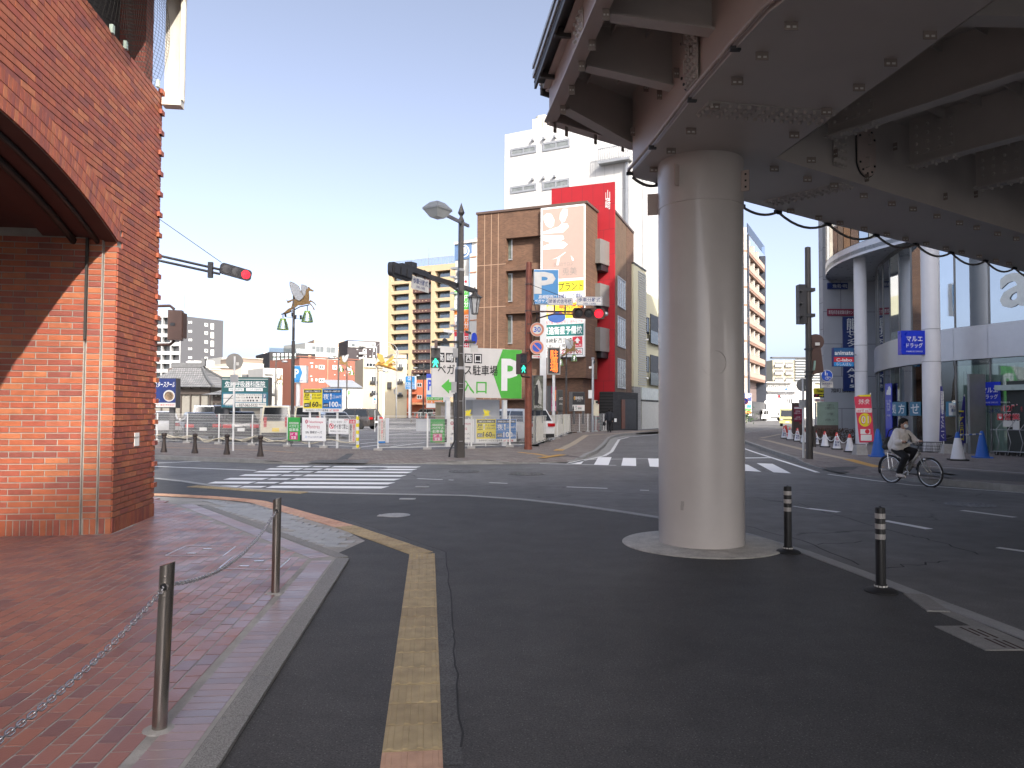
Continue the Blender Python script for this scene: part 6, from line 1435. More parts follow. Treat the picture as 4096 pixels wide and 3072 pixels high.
b.part(0,x1,-.06,8,b.H,b.H+.15,BLACKP,'coping');b.part(0,x2+1.0,.0,8,0,3.89,tiles('grey_block',(0.22,0.22,0.215),(0.19,0.19,0.185),(0.12,0.12,0.12),.45,.2,coord='obj',axis='xz'),'block_wall');s=MB();a=x2+1.05
[s.box(a+.5,b.W,.05,.2,.1*k,.1*k+.085)for k in range(26)];s.build('roller_shutter',mat('shutter_grey',(0.48,0.48,0.45),.5,.2),b.t,kind='stuff');b.part(a,b.W,.25,8,0,3.89,BLACKP,'garage');b.part(a,b.W,-.1,.24,2.75,3.88,mat('glass_canopy',(0.42,0.46,0.45),.2),'canopy')
for y0,y1 in ((1270,1385),(1425,1545)):
    b.win(2586,y0,2596,y0+64,DGLASS,BLACKP,y=.1,f=.06);b.box(2603,y0+5,2690,y1,.02,.099,BLACKP,'balcony_recess');b.box(2604,y1-48,2690,y1,-.3,-.25,mat('dark_rail_glass',(0.05,0.06,0.06),.1),'balcony_rail');b.disc(2592,y0+88,3,4,-.1,.1,WHITE,'vent_cap')
# ============================================================ SIGNAL POLES
REDL=mat('red_signal_lit',(0.3,0.005,0.01),.4,emit=(1.0,0.008,0.02,1.0));GRNL=mat('green_signal_lit',(0.05,0.6,0.4),.4,emit=(0.02,0.75,0.42,.5));ORL=mat('orange_lit_letters',(0.8,0.2,0.03),.4,emit=(1.0,0.13,0.015,.6));LENS=mat('dark_lens',(0.035,0.035,0.037),.25,var=.3)
def head3(t,c,ux,n,m,lit=2,L=1.25,h=.38,th=.16,back=False,hood=.0):
    c,ux,n=Vector(c),Vector(ux).normalized(),Vector(n).normalized();up=ux.cross(-n)if ux.cross(-n).z >0 else -ux.cross(-n);s=MB();pr=[]
    for sx,sz in ((1,1),(-1,1),(-1,-1),(1,-1)):
        for k in range(5):a=math.atan2(sz,sx)-R(45)+R(22.5)*k;pr.append((sx*(L/2-h*.28)+h*.28*math.cos(a),sz*(h/2-h*.28)+h*.28*math.sin(a)))
    n_=len(pr);vs=[c+ux*a+up*b_-n*th/2 for a,b_ in pr]+[c+ux*a+up*b_+n*th/2 for a,b_ in pr];fs=[tuple(range(n_))[::-1],tuple(range(n_,2*n_))]+[(i,(i+1)%n_,n_+(i+1)%n_,n_+i)for i in range(n_)]
    if ux.cross(up).dot(n)<0:fs=[f[::-1]for f in fs]
    s.add(vs,fs);o=s.build('signal_head',m,t);M=Matrix((ux,up,n)).transposed()
    if M.determinant()<0:M=Matrix((-ux,up,n)).transposed()
    for k in range(3):
        q_=c+ux*(L*.31*(k-1))+n*th/2
        if not back:
            s=MB();s.lathe([(h*.39,0),(h*.39,.012),(0,.02)],22,q_,M);s.build('lens',REDL if k ==lit else LENS,o,smooth=False)
            if hood:
                s=MB();N=14;vs=[]
                for j in range(N+1):a=R(-25)+R(230)*j/N;d=ux*math.cos(a)+up*math.sin(a);vs +=[q_+d*h*.42,q_+d*h*.42+n*(hood*(.45+.55*max(0,math.sin(a)))+.01)]
                s.add(vs,[(2*j,2*j+1,2*j+3,2*j+2)for j in range(N)]);s.build('visor',m,o)
        else:s=MB();s.obox(q_-n*(th+.03),ux*L*.12,up*h*.3,n*.03);s.build('rear_hatch',m,o)
    return o
def ped(t,c,ux,n,m,top_r=False,w_=.36,h=.86,th=.22):
    c,ux,n=Vector(c),Vector(ux).normalized(),Vector(n).normalized();s=MB();s.obox(c,ux*w_/2,n*th/2,z_*h/2);o=s.build('pedestrian_signal',m,t)
    for k,zz in enumerate((h*.25,-h*.25)):
        q_=c+n*(th/2+.004)+z_*zz;s=MB();s.obox(q_,ux*w_*.40,n*.004,z_*h*.2);l_=s.build('lens',LENS,o);s=MB();a=.78 if k else .5
        pts=[(-.03,.17),(.03,.17),(.035,.12),(.085,.08),(.10,-.02),(.08,-.02),(.055,.04),(.05,-.04),(.085,-.17),(.05,-.17),(0,-.06),(-.06,-.17),(-.09,-.165),(-.05,-.04),(-.05,.05),(-.09,-.02),(-.11,0),(-.07,.08),(-.03,.12)]
        vs=[q_+n*.006+ux*(x*1.0)+z_*(z*.85)for x,z in pts];f=tuple(range(len(pts)));s.add(vs,[f]);s.build('walking_figure',GRNL if k else mat('unlit_figure',(0.02,0.018,0.018),.4),o)
    for zz in (h*.52,.02):s=MB();s.obox(c+n*(th/2+.06)+z_*(zz-.02),ux*w_*.5,n*.06,z_*.012);s.build('visor',m,o)
    return o
# signal on the far pole hidden by the brick building
pc=GX(585,26.3);t=thing('traffic_signal','black horizontal traffic signal showing red on two dark arms beside the brick building','traffic light',pc);L_=lambda p:Vector(p)-pc
MB().cyl((0,0,.1),(0,0,7.2),.11,.09,n=12).build('pole',BROWNM,t,smooth='auto')
e0,e1_=P(890,1085,26.8),P(1000,1110,27.3);c=L_(P(943,1088,26.9));ux=(P(998,1101,27.2)-P(890,1070,26.6)).normalized();n_=Vector((ux.y,-ux.x,0)).normalized()
head3(t,c,ux,n_,DGREY,2,L=1.12,h=.40,th=.1)
for y0,y1 in ((1026,1078),(1046,1096)):a=L_(P(590,y0-14,26.3));d=L_(P(880,y1,26.6));MB().tube([a,d],.045,8).build('arm',DGREY,t,smooth='auto')
MB().tube([L_(P(600,850,26.3)),L_(P(886,1050,26.6))],.012,5).build('stay_wire',DGREY,t);s=MB();s.box(-.08,.08,-.06,.06,-.28,.28);s.build('arm_bracket',DGREY,t,loc=L_(P(842,1080,26.55)))
c=L_(P(703,1302,26.2));s=MB();s.obox(c,(.22,.06,0),(-.05,.19,0),(0,0,.52));o=s.build('pedestrian_signal',BROWNM,t);s=MB();s.obox(c+Vector((.26,.08,0)),(.03,.0,0),(0,.16,0),(0,0,.44));s.build('door_panel',BROWNM,o);s=MB();s.obox(c+Vector((-.02,-.215,.02)),(.08,.004,0),(0,.01,0),(0,0,.05));s.build('maker_plate',DGREY,o)
for yy in (1225,1380):MB().tube([L_(P(590,yy,26.3)),L_(P(680,yy-2,26.2)),L_(P(697,yy+(12 if yy <1300 else -16),26.2))],.05,8).build('pedestrian_arm',BROWNM,t,smooth='auto')
# big grey lamp and signal pole
pc=GX(1839,25.0,.12);t=thing('signal_pole','big square grey pole with spire, street lamp, lantern, traffic signal arm and cameras','signal pole',pc);L_=lambda p:Vector(p)-pc
def sq(w0,w1,z0,z1,name,m=POLEG,ch=.22):
    s=MB();vs=[]
    for w_,z in ((w0,z0),(w1,z1)):
        for sx,sy in ((1,1),(-1,1),(-1,-1),(1,-1)):
            a,b_=Vector((sx*w_/2,sy*w_/2*(1-ch))),Vector((sx*w_/2*(1-ch),sy*w_/2))
            for p in ((a,b_)if sx*sy >0 else (b_,a)):r_=p.x*math.cos(R(24))-p.y*math.sin(R(24)),p.x*math.sin(R(24))+p.y*math.cos(R(24));vs.append((*r_,z))
    s.add(vs,[tuple(range(8))[::-1],tuple(range(8,16))]+[(i,(i+1)%8,8+(i+1)%8,8+i)for i in range(8)]);return s.build(name,m,t)
zz=lambda sy,Y=25.0:P(1839,sy,Y).z-.12
sq(.295,.275,0,zz(1478),'pole_base');sq(.275,.205,zz(1478),zz(1466),'pole_collar',mat('pale_collar',(0.20,0.20,0.205),.4,.3));sq(.205,.195,zz(1466),zz(1085),'pole');sq(.205,.165,zz(1085),zz(1074),'pole_collar',mat('pale_collar',(0.20,0.20,0.205),.4,.3));sq(.165,.15,zz(1074),zz(888),'pole_top')
s=MB();s.lathe([(.10,zz(888)),(.10,zz(880)),(.05,zz(868)),(.05,zz(864)),(.115,zz(852)),(.0,zz(810))],6);s.build('spire',POLEG,t)
def barL(name,a,b_,w_,h,m=POLEG):s=MB();s.bar(L_(a),L_(b_),w_,h);return s.build(name,m,t)
z1=zz(886)-.0
barL('lamp_arm',P(1780,858,22.6),P(1874,904,26.2),.07,.10);barL('arm_brace',P(1842,895,24.9),P(1846,918,25.0),.04,.05)
c=L_(P(1750,842,22.3));s=MB();hw=.36;u_=Vector((.55,.83,0));v_=Vector((-.83,.55,0))
def ring_(k,z):return [c+u_*(sx*hw*k)+v_*(sy*hw*k*.8)+z_*z for sx,sy in ((1,1),(-1,1),(-1,-1),(1,-1))]
s.add(ring_(1,.0)+ring_(1,.06)+ring_(.5,.24),[(0,3,2,1),(0,1,5,4),(1,2,6,5),(2,3,7,6),(3,0,4,7),(4,5,9,8),(5,6,10,9),(6,7,11,10),(7,4,8,11),(8,9,10,11)]);lh=s.build('lamp_head',mat('grey_lamp',(0.26,0.27,0.27),.4,.3),t)
s=MB();s.add(ring_(.95,-.002)+ring_(.5,-.22),[(4,7,6,5),(0,4,5,1),(1,5,6,2),(2,6,7,3),(3,7,4,0)]);s.build('lamp_glass',mat('lamp_bowl',(0.45,0.47,0.46),.2),lh)
a,b_=P(1598,1070,21.9),P(1905,1166,26.6);barL('signal_arm',a,b_,.11,.15);barL('arm_brace',P(1800,1140,24.2),P(1852,1178,25.0),.05,.07)
ux=(P(1640,1083,22.5)-P(1598,1070,21.9)).normalized();ux.z=0;ux.normalize();n_=Vector((ux.y,-ux.x,0));n_=-n_ if n_.y <0 else n_
head3(t,L_(P(1615,1086,21.7))+n_*.12,ux,n_,DGREY,9,L=1.2,h=.40,th=.14,back=True);barL('signal_bracket',P(1600,1064,21.85),P(1705,1100,23.3),.2,.17,DGREY);barL('junction_box',P(1633,1064,22.3),P(1655,1070,22.7),.22,.26,DGREY)
c=P(1680,1137,22.9);f=Fr(P(1646,1137,22.45),P(1714,1137,23.35));x0,x1=0,f.w;s=MB();zA,zB_=c.z-.20,c.z+.20;po=L_(f.o);s.obox(L_(f.world(f.w/2,0,c.z)),f.u*f.w/2,f.n*.012,z_*.20);pl_=s.build('name_plate',OFFW,t)
def ptxt(st,m,fx0,fx1,fz0,fz1,bold=.0):
    o=txt(st,m,f.w*fx0,f.w*fx1,zA+(zB_-zA)*fz0,zA+(zB_-zA)*fz1,-.02,pl_,bold=bold);o.location=po;o.rotation_euler=(0,0,f.rz);return o
ptxt('歩車分離式',NAVY,.07,.93,.42,.88,.01);ptxt('7時-19時',NAVY,.25,.75,.10,.34)
for k in (.25,.75):s=MB();s.obox(L_(f.world(f.w*k,0,c.z+.33)),f.u*.02,f.n*.02,z_*.15);s.build('plate_hanger',BROWNM,t)
c=L_(P(1899,1207,26.4));s=MB();s.lathe([(0,.52),(.02,.52),(.02,.38),(.05,.36),(.12,.26),(.26,.16),(.26,.13),(.2,.13)][::-1],6,c);s.build('lantern_roof',POLEG,t);s=MB();s.lathe([(.10,-.42),(.19,.13)],6,c);s.build('lantern_glass',mat('frosted_lantern',(0.45,0.46,0.46),.3),t);s=MB()
for k in range(6):a=2*math.pi*k/6;s.bar(c+Vector((.105*math.cos(a),.105*math.sin(a),-.42)),c+Vector((.20*math.cos(a),.20*math.sin(a),.13)),.022,.022)
s.lathe([(.0,-.45),(.115,-.45),(.115,-.41),(.0,-.41)],6,c);s.build('lantern_frame',POLEG,t)
ped(t,L_(P(1742,1433,24.2)),(1,.1,0),(.1,-1,0),DGREY,w_=.30,h=.62);barL('pedestrian_arm',P(1728,1367,24.4),P(1900,1369,25.4),.06,.07);barL('pedestrian_bracket',P(1744,1362,24.4),P(1744,1394,24.3),.10,.10,BROWNM)
s=MB();s.obox(L_(P(1795,1325,24.3)),(.16,.03,-.02),(0,.05,0),(0,0,.05));s.build('camera',WHITEM,t);s=MB();s.obox(L_(P(1873,1330,25.2)),(.1,.0,-.03),(0,.05,0),(0,0,.04));s.build('camera',DGREY,t);s=MB();s.sph(L_(P(1800,1336,24.4)),.06,10,6);s.build('dome_camera',WHITEM,t,smooth=True);MB().cyl(L_(P(1778,1362,24.2)),L_(P(1784,1362,24.5)),.07,.05,n=12).build('loudspeaker',DGREY,t)
c=L_(P(1897,1353,25.5));s=MB();M=Matrix(((.45,.0,.89),(.89,0,-.45),(0,1,0))).to_3x3();M=Matrix((Vector((.42,.9,0)),Vector((0,0,1)),Vector((.9,-.42,0)))).transposed();s.lathe([(0,.012),(.19,.012),(.19,-.012),(0,-.012)][::-1],24,c,M);s.build('blue_round_sign',SKYD,t);s=MB();s.obox(c+Vector((-.0,0,-.36)),(.11,.12,0),(.01,-.01,0),(0,0,.12));s.build('sub_plate',OFFW,t)
c=L_(P(1898,1388,25.4));
for sx,sy,w_,h in ((1822,1412,.16,.3),(1816,1549,.17,.35)):s=MB();s.obox(L_(P(sx,sy,24.78)),(w_/2,0,0),(0,.08,0),(0,0,h/2));s.build('control_box',mat('grey_box',(0.33,0.33,0.33),.5),t)
for sy in (1330,1385,1415,1535,1555,1605,1670,1765):s=MB();w_=.31 if sy >1478 else .225;s.lathe([(w_*.56,zz(sy)),(w_*.56,zz(sy)+.015)],8,(0,0,0),Matrix.Rotation(R(24),3,'Z'));s.build('steel_band',STEELG,t)
MB().tube([L_(P(1816,1575,24.8)),L_(P(1818,1700,24.8)),L_(P(1818,1765,24.8)),L_(P(1800,1800,24.75)),L_(P(1797,1828,24.75))],.03,8).build('cable_pipe',DGREY,t,smooth=True);MB().tube([L_(P(1856,1330,24.9)),L_(P(1853,1420,24.85)),L_(P(1858,1470,24.85)),L_(P(1852,1600,24.85)),L_(P(1853,1700,24.85))],.012,5).build('cable',STEELG,t)
# faded red-brown pole
pc=GX(2113,30.4,.12);t=thing('traffic_sign_pole','faded red-brown pole carrying a red traffic signal, a 30 sign and a no parking sign','traffic light',pc);L_=lambda p:Vector(p)-pc
MB().lathe([(.165,0),(.165,.1),(.15,.1),(.135,P(2113,1250,30.4).z),(.115,P(2126,1062,30.4).z),(0,P(2126,1058,30.4).z)],18).build('pole',RUSTY,t,smooth='auto');MB().tube([(-.11,-.13,.1),(-.09,-.12,5.5)],.025,8).build('conduit',RUSTY,t)
a,b_=P(2125,1246,30.1),P(2292,1247,29.2);barL('signal_arm',a,b_,.06,.06,BROWNM);MB().tube([L_(P(2148,1274,30)),L_(P(2215,1256,29.6)),L_(P(2292,1257,29.2))],.03,8).build('signal_arm',BROWNM,t,smooth=True);MB().tube([L_(P(2130,1141,30.2)),L_(P(2240,1182,29.5)),L_(P(2330,1232,29))],.012,5).build('stay_wire',DGREY,t)
head3(t,L_(P(2355,1254,28.8)),(1,-.12,-.03),(-.12,-1,-.10),BROWNM,2,L=1.25,h=.42,th=.2,hood=.24);MB().sph(L_(P(2424,1256,28.7)),.09,10,6).build('end_cap',STEELG,t,smooth=True)
for (x0,x1,y0,y1,st,sub)in ((2191,2291,1191,1222,'時差式信号機',None),(2305,2409,1187,1223,'歩車分離式','7時-19時')):
    Y=29.2 if x0 <2300 else 28.7;a,b_=P(x0,y1,Y),P(x1,y0,Y-.1);s=MB();s.box(a.x-pc.x,b_.x-pc.x,Y-.1-pc.y,Y-.07-pc.y,a.z-.12,b_.z-.12);o=s.build('name_plate',OFFW,t);w_,h=b_.x-a.x,b_.z-a.z;X0,Z0=a.x-pc.x,a.z-.12;s=MB();yf=Y-.103-pc.y
    for (p0,p1,p2,p3)in ((.02,.98,.03,.07),(.02,.98,.93,.97),(.02,.03,.03,.97),(.97,.98,.03,.97)):s.box(X0+w_*p0,X0+w_*p1,yf,yf+.002,Z0+h*p2,Z0+h*p3)
    s.build('border_line',NAVY,o,kind='stuff')
    if sub:txt(st,NAVY,X0+w_*.07,X0+w_*.93,Z0+h*.40,Z0+h*.88,yf,o,bold=.02);txt(sub,NAVY,X0+w_*.25,X0+w_*.75,Z0+h*.1,Z0+h*.32,yf,o)
    else:txt(st,NAVY,X0+w_*.05,X0+w_*.95,Z0+h*.22,Z0+h*.80,yf,o,bold=.02)
    for k in (.27,.7):s=MB();s.box(X0+w_*k-.03,X0+w_*k+.03,yf+.035,yf+.07,Z0-.35 if not sub else Z0-.1,Z0+.02);s.build('plate_hanger',BROWNM,t)
def rsign(cx,cy,r,Y,kind):
    c=P(cx,cy,Y)-pc;M=Matrix.Rotation(R(90),3,'X');s=MB();s.lathe([(r,0),(r,.012),(0,.012)],32,c,M);o=s.build('round_sign',SALMON if True else None,t);
    s=MB();s.lathe([(r*.67,.013),(r*.67,.0155),(0,.0155)],32,c,M);s.build('sign_field',OFFW if kind =='30' else mat('sign_blue',(0.02,0.09,0.50),.4),o)
    s=MB();N=32;vs=[(c.x+r*f*math.cos(2*math.pi*k/N),c.y-.0135,c.z+r*f*math.sin(2*math.pi*k/N))for f in (1.0,.95)for k in range(N)];s.add(vs,[(k,(k+1)%N,N+(k+1)%N,N+k)for k in range(N)]);s.build('white_rim',OFFW,o)
    if kind =='30':txt('30',mat('sign_blue',(0.02,0.09,0.50),.4),c.x-r*.5,c.x+r*.5,c.z-r*.38,c.z+r*.38,c.y-.02,o,bold=.02)
    else:s=MB();a=Vector((c.x-r*.47,c.y-.018,c.z+r*.47));b2_=Vector((c.x+r*.47,c.y-.018,c.z-r*.47));s.bar(a,b2_,.004,r*.17,up=(0,1,0));s.v=s.v;d=(b2_-a).normalized();e=Vector((-d.z,0,d.x))*r*.085;s=MB();s.quad(a+e,a-e,b2_-e,b2_+e);s.build('diagonal_bar',SALMON,o)
rsign(2149,1318,.28,30.0,'30');rsign(2148,1389,.28,30.0,'no')
c=P(2147,1427,30)-pc;s=MB();s.obox(c,(.19,0,0),(0,.006,0),(0,0,.06));o=s.build('arrow_plate',OFFW,t);s=MB();y=c.y-.008;s.quad((c.x-.14,y,c.z-.012),(c.x+.06,y,c.z-.012),(c.x+.06,y,c.z+.012),(c.x-.14,y,c.z+.012));s.quad((c.x+.06,y,c.z-.035),(c.x+.14,y,c.z),(c.x+.06,y,c.z+.035));s.build('arrow',mat('red_print',(0.62,0.03,0.05),.4),o,kind='stuff')
ped(t,L_(P(2086,1456,29.6)),(.82,-.57,0),(-.57,-.82,0)if False else (.57,-.82,0),BROWNM,w_=.34,h=.80,th=.26);MB().tube([L_(P(2080,1420,29.8)),L_(P(2110,1412,30.2))],.05,8).build('pedestrian_arm',BROWNM,t);MB().tube([L_(P(2084,1496,29.7)),L_(P(2088,1506,29.8)),L_(P(2118,1508,30.1))],.035,8).build('pedestrian_arm',BROWNM,t);MB().tube([L_(P(2135,1200,30.1)),L_(P(2148,1260,30.0)),L_(P(2140,1320,30.1)),L_(P(2125,1440,30.2)),L_(P(2100,1462,29.9))],.018,6).build('cable',RUBBER,t,smooth=True)
for sy in (1140,1246,1300,1336,1400):s=MB();s.lathe([(.15,P(2113,sy,30.4).z-.12),(.15,P(2113,sy,30.4).z-.07)],16);s.build('pole_clamp',BROWNM,t)
# white post with the big blue P board
s=S('parking_post_sign','large blue P board on a wide white post behind the red-brown pole','signboard',(2130,44),(2236,44));p=s.box(*qb([188,668,403,970]),0,.3,WHITE);s.box(*qb([190,674,398,964]),-.03,-.001,mat('faded_sky_blue',(0.05,0.24,0.50),.45,var=.06),'blue_field',p);s.txt('P',*qb([192,690,376,880]),OFFW,-.05,p,bold=.04);s.txt('高崎駅西口',*qb([228,888,382,924]),WHITE,-.05,p,bold=.01,shear=.15);s.txt('ペガサス駐車場',*qb([192,926,400,958]),WHITE,-.05,p,bold=.02,shear=.15)
a,c,e,f_=s.r(*qb([243,970,298,1600]));MB().box(a,c,.05,.28,.06,f_).build('post',WHITEM,s.t)
s=S('lit_parking_sign','upright dark sign with glowing orange letters for parking','sign',(2188,42),(2243,42));q5=zq(2000,1100,4.148);s.box(*q5([785,1198,1002,1650]),0,.22,mat('sign_frame_grey',(0.38,0.36,0.33),.5,.3),'case');p=s.box(*q5([803,1215,988,1632]),-.02,-.001,mat('dark_matrix',(0.035,0.035,0.03),.5),'panel');s.txt('駐車場',*q5([832,1242,962,1615]),ORL,-.03,p,vertical=True,bold=.03);s.post(2215,1497,.16,WHITEM,y=.12)
# lit poster boards along the car park edge
q6=zq(2040,1500,5.027)
for (nm,lb_,x0,x1,xs0,y0,y1,Y,mt)in (('poster_board','tall dark poster board with a pale bridal picture next to the red-brown pole',470,667,418,8,708,36,mat('poster_photo',(0.11,0.115,0.085),.35,var=.95,scale=2.2)),('poster_board','narrow crimson poster board on grey legs',832,930,750,218,735,43,mat('crimson_poster',(0.36,0.015,0.10),.4,var=.25,scale=3)),('poster_board','narrow dark poster board right of the crimson one',962,1064,942,300,722,46,mat('charcoal_poster',(0.035,0.036,0.033),.35,var=.3)),('poster_board','black clinic poster board in front of the red wall',1258,1504,1194,338,728,52,BLACKP)):
    s=S(nm,lb_,'signboard',(q6([xs0,0])[0],Y),(q6([x1,0])[0],Y),'lit poster boards by the side street');s.box(*q6([xs0,y0,x1,y1]),0,.4,SIDE,'case');p=s.box(*q6([x0,y0+12,x1-4,y1-8]),-.02,-.001,mt,'poster')
    for x in (x0+20,x1-40):s.box(*q6([x-12,y1,x+32,y1+260]),.1,.3,SIDE,'leg')
    if 'bridal' in lb_:
        s.poly([tuple(q6([a,c_]))for a,c_ in ((570,80),(600,130),(640,330),(630,600),(560,560),(540,400),(500,240),(540,140))],-.03,-.021,mat('veil_white',(0.42,0.41,0.37),.5,var=.3),'veil',p);s.poly([tuple(q6([a,c_]))for a,c_ in ((510,200),(560,190),(580,400),(560,600),(500,600),(495,400))],-.036,-.031,BLACKP,'dark_gown',p);s.txt('BRIDAL',*q6([490,615,650,660]),OFFW,-.04,p)
    if 'crimson' in lb_:s.txt('駅前\nビル',*q6([838,370,900,600]),OFFW,-.03,p);s.box(*q6([836,630,924,728]),-.024,-.02,mat('pale_pink',(0.7,0.35,0.42),.5),'pink_strip',p);s.txt('入居募集',*q6([842,650,918,690]),RED,-.03,p);s.box(*q6([905,300,926,520]),-.024,-.02,ORNG,'orange_strip',p)
    if 'right of' in lb_:s.txt('LUNETS',*q6([985,450,1058,500]),OFFW,-.03,p);s.txt('DINING',*q6([988,560,1055,600]),OFFW,-.03,p)
    if 'clinic poster' in lb_:
        s.txt('酒井美容外科',*q6([1315,430,1468,500]),OFFW,-.03,p,bold=.02);s.disc(*q6([1298,465]),3.4,8,-.026,-.02,GOLD,'gold_emblem',p);s.txt('Sakai Beauty Clinic',*q6([1345,512,1435,530]),OFFW,-.03,p);s.box(*q6([1258,600,1500,720]),-.026,-.02,OFFW,'white_strip',p);s.txt('二重 痩身\nしみ 脱毛',*q6([1300,612,1350,706]),BLACKP,-.03,p);s.box(*q6([1362,655,1440,675]),-.029,-.026,BLACKP,'black_bar',p);s.txt('027-322',*q6([1365,685,1440,705]),BLACKP,-.03,p);s.poly([tuple(q6([a,c_]))for a,c_ in ((1272,605),(1284,640),(1290,715),(1258,715),(1262,650))],-.029,-.026,BLACKP,'model_figure',p);s.txt('Beauty',*q6([1362,618,1440,640]),RED,-.03,p)
t=thing('camera_pole','thin grey pole with a small camera and beige box in front of the red wall','pole',GX(2371,55));k=55/3000;zc=lambda sy:P(2371,sy,55).z;MB().lathe([(.10,.1),(.085,zc(1440)),(.07,zc(1438)),(.12,zc(1436)),(.12,zc(1430)),(0,zc(1430))],12).build('pole',STEELG,t,smooth='auto')
for x,z,w_,h,m in ((-.2,zc(1577),.13,.3,WHITEM),(.24,zc(1640),.2,.42,CREAMM),(.2,zc(1610),.12,.17,CREAMM),(.3,zc(1608),.1,.1,BLACKP),(-.18,zc(1470),.1,.07,WHITEM),(.1,zc(1448),.06,.1,BLACKP)):MB().box(x-w_,x+w_,-.15,.1,z-h,z+h).build('equipment_box',m,t)
# ============================================================ VEHICLES
TYRE=mat('tyre',(0.018,0.018,0.018),.75);RIM=mat('alloy_rim',(0.42,0.42,0.43),.3,.8,var=.05);BLKRIM=mat('black_rim',(0.03,0.03,0.032),.35,.5);CGL=mat('car_glass',(0.018,0.021,0.024),.05,var=.2,spec=.8);TAIL=mat('tail_lamp',(0.45,0.01,0.015),.2,var=.1);HEADL=mat('head_lamp',(0.55,0.57,0.6),.12,.3);PLATEW=mat('number_plate_white',(0.7,0.7,0.68),.4);PLATEY=mat('number_plate_yellow',(0.75,0.55,0.05),.4);CPL=mat('car_plastic',(0.02,0.02,0.021),.55)
def cpaint(n,c,metal=.25):return mat('paint_' +n,c,.28,metal,var=.03,coat=.8)
def car(label,p,heading,paint_,L=4.6,W=1.75,H=1.5,belt=.95,hood=.9,ws=.95,rf=1.75,rr=3.6,rb=4.4,tail=.95,wheel=.33,wx=(.85,3.7),rim=None,plate=None,cat='car',group='cars parked behind the fence',name='parked_car',cab=None):
    """side profile from the nose at x=0 to the tail at x=L; ws/rf/rr/rb: foot and top of the windscreen, top and foot of the rear window"""
    t=thing(name,label,cat,(p.x,p.y,.06 if group =='cars parked behind the fence' else 0),heading,group);hw=W/2;cx=L/2
    def slab(prof,name,m,insets,parent=t):
        s=MB();n=len(prof);mx=sum(a for a,b in prof)/n;mz=sum(b for a,b in prof)/n;vs=[]
        for y,k in insets:vs +=[(cx-(mx+(a-mx)*k),y,mz+(b-mz)*(k if b >mz else 1))for a,b in prof]
        fs=[tuple(range(n)),tuple((len(insets)-1)*n+k for k in range(n))[::-1]]
        for i in range(len(insets)-1):fs +=[(i*n+(k+1)%n,i*n+k,(i+1)*n+k,(i+1)*n+(k+1)%n)for k in range(n)]
        return s.add(vs,fs).build(name,m,parent,smooth='auto')
    r=wheel
    def arch_(x):return [(x-r*1.2,.24)]+[(x+r*1.17*math.cos(a),max(.24,r+r*1.17*math.sin(a)))for a in [math.pi*(1-k/8)for k in range(9)]]+[(x+r*1.2,.24)]
    prof=[(.04,.30),(0,.55),(.06,.72),(.35,hood),(ws,belt),(rb,tail),(L-.05,tail-.08),(L,.6),(L-.05,.3)]+arch_(wx[1])[::-1]+arch_(wx[0])[::-1]
    body=slab(prof,'body',paint_,[(-hw,.965),(-hw*.93,1),(hw*.93,1),(hw,.965)])
    t_=.13 if H <1.75 else .06;gh=[(ws,belt-.01),(rf,H-.02),(rf+.35,H),(rr-.2,H),(rr,H-.03),(rb,tail-.01)];s=MB();n=len(gh);f=lambda z:hw*.95-(z-belt)*t_/max(H-belt,.1)*1.6
    vs=[(cx-a,sg*f(b),b)for sg in (-1,1)for a,b in gh];s.add(vs,[tuple(range(n)),tuple(range(n,2*n))[::-1]]+[(k+1,k,n+k,n+k+1)for k in range(n-1)]);cabn=s.build('roof',paint_,t,smooth='auto')
    P_=lambda a,z,sg,e=.008:(cx-a,sg*(f(z)+e),z)
    zb,zt=belt+.03,H-.12;lerp=lambda u,v,k:u+(v-u)*k;A=lambda z:lerp(ws,rf,(z-belt)/(H-.02-belt));B_=lambda z:lerp(rb,rr,(z-tail)/(H-.03-tail))
    for sg in (-1,1):
        a0,a1,c0,c1=A(zb)+.1,A(zt)+.1,B_(zb)-.12,B_(zt)-.12;m=(a1+c1)/2
        for q in ([(a0,zb),(m-.04,zb),(m-.04,zt),(a1,zt)],[(m+.04,zb),(c0,zb),(c1,zt),(m+.04,zt)]):
            s=MB();s.quad(*[P_(a,z,sg)for a,z in q]);s.build('side_window',CGL,t)
        s=MB();s.obox((cx-A(zb)-.18,sg*(hw+.08),belt+.08),(.09,0,0),(0,.09,0),(0,0,.06));s.build('wing_mirror',paint_,t)
        for w_ in wx:
            s=MB();M=Matrix.Rotation(R(90),3,'X');s.lathe([(r*.62,-.1),(r*.94,-.1),(r,-.06),(r,.06),(r*.94,.1),(r*.62,.1)],22,(cx-w_,sg*(hw-.11),r),M);wo_=s.build('wheel',TYRE,t,smooth='auto');s=MB();y=sg*(hw-.03)
            for k in range(5):a=2*math.pi*k/5;d=Vector((math.cos(a),0,math.sin(a)));s.obox(Vector((cx-w_,y,r))+d*r*.33,d*r*.3,Vector((-d.z,0,d.x))*r*.1,Vector((0,.012,0)))
            s.lathe([(r*.66,-.01),(r*.66,.012),(r*.56,.012),(r*.56,-.01)],22,(cx-w_,y,r),M);s.build('rim',rim or RIM,wo_,kind='stuff')
        x=cx-L;s=MB();s.obox((x+.02,sg*(hw-.24),tail-.16 if H <1.75 else 1.0),(.05,0,0),(0,.2 if H <1.75 else .07,0),(0,0,.08 if H <1.75 else .25));s.build('tail_lamp',TAIL,t)
        s=MB();s.obox((cx-.14,sg*(hw-.25),hood-.18),(.13,0,0),(-.05*sg*0,.19,0),(0,0,.07));s.build('headlamp',HEADL,t)
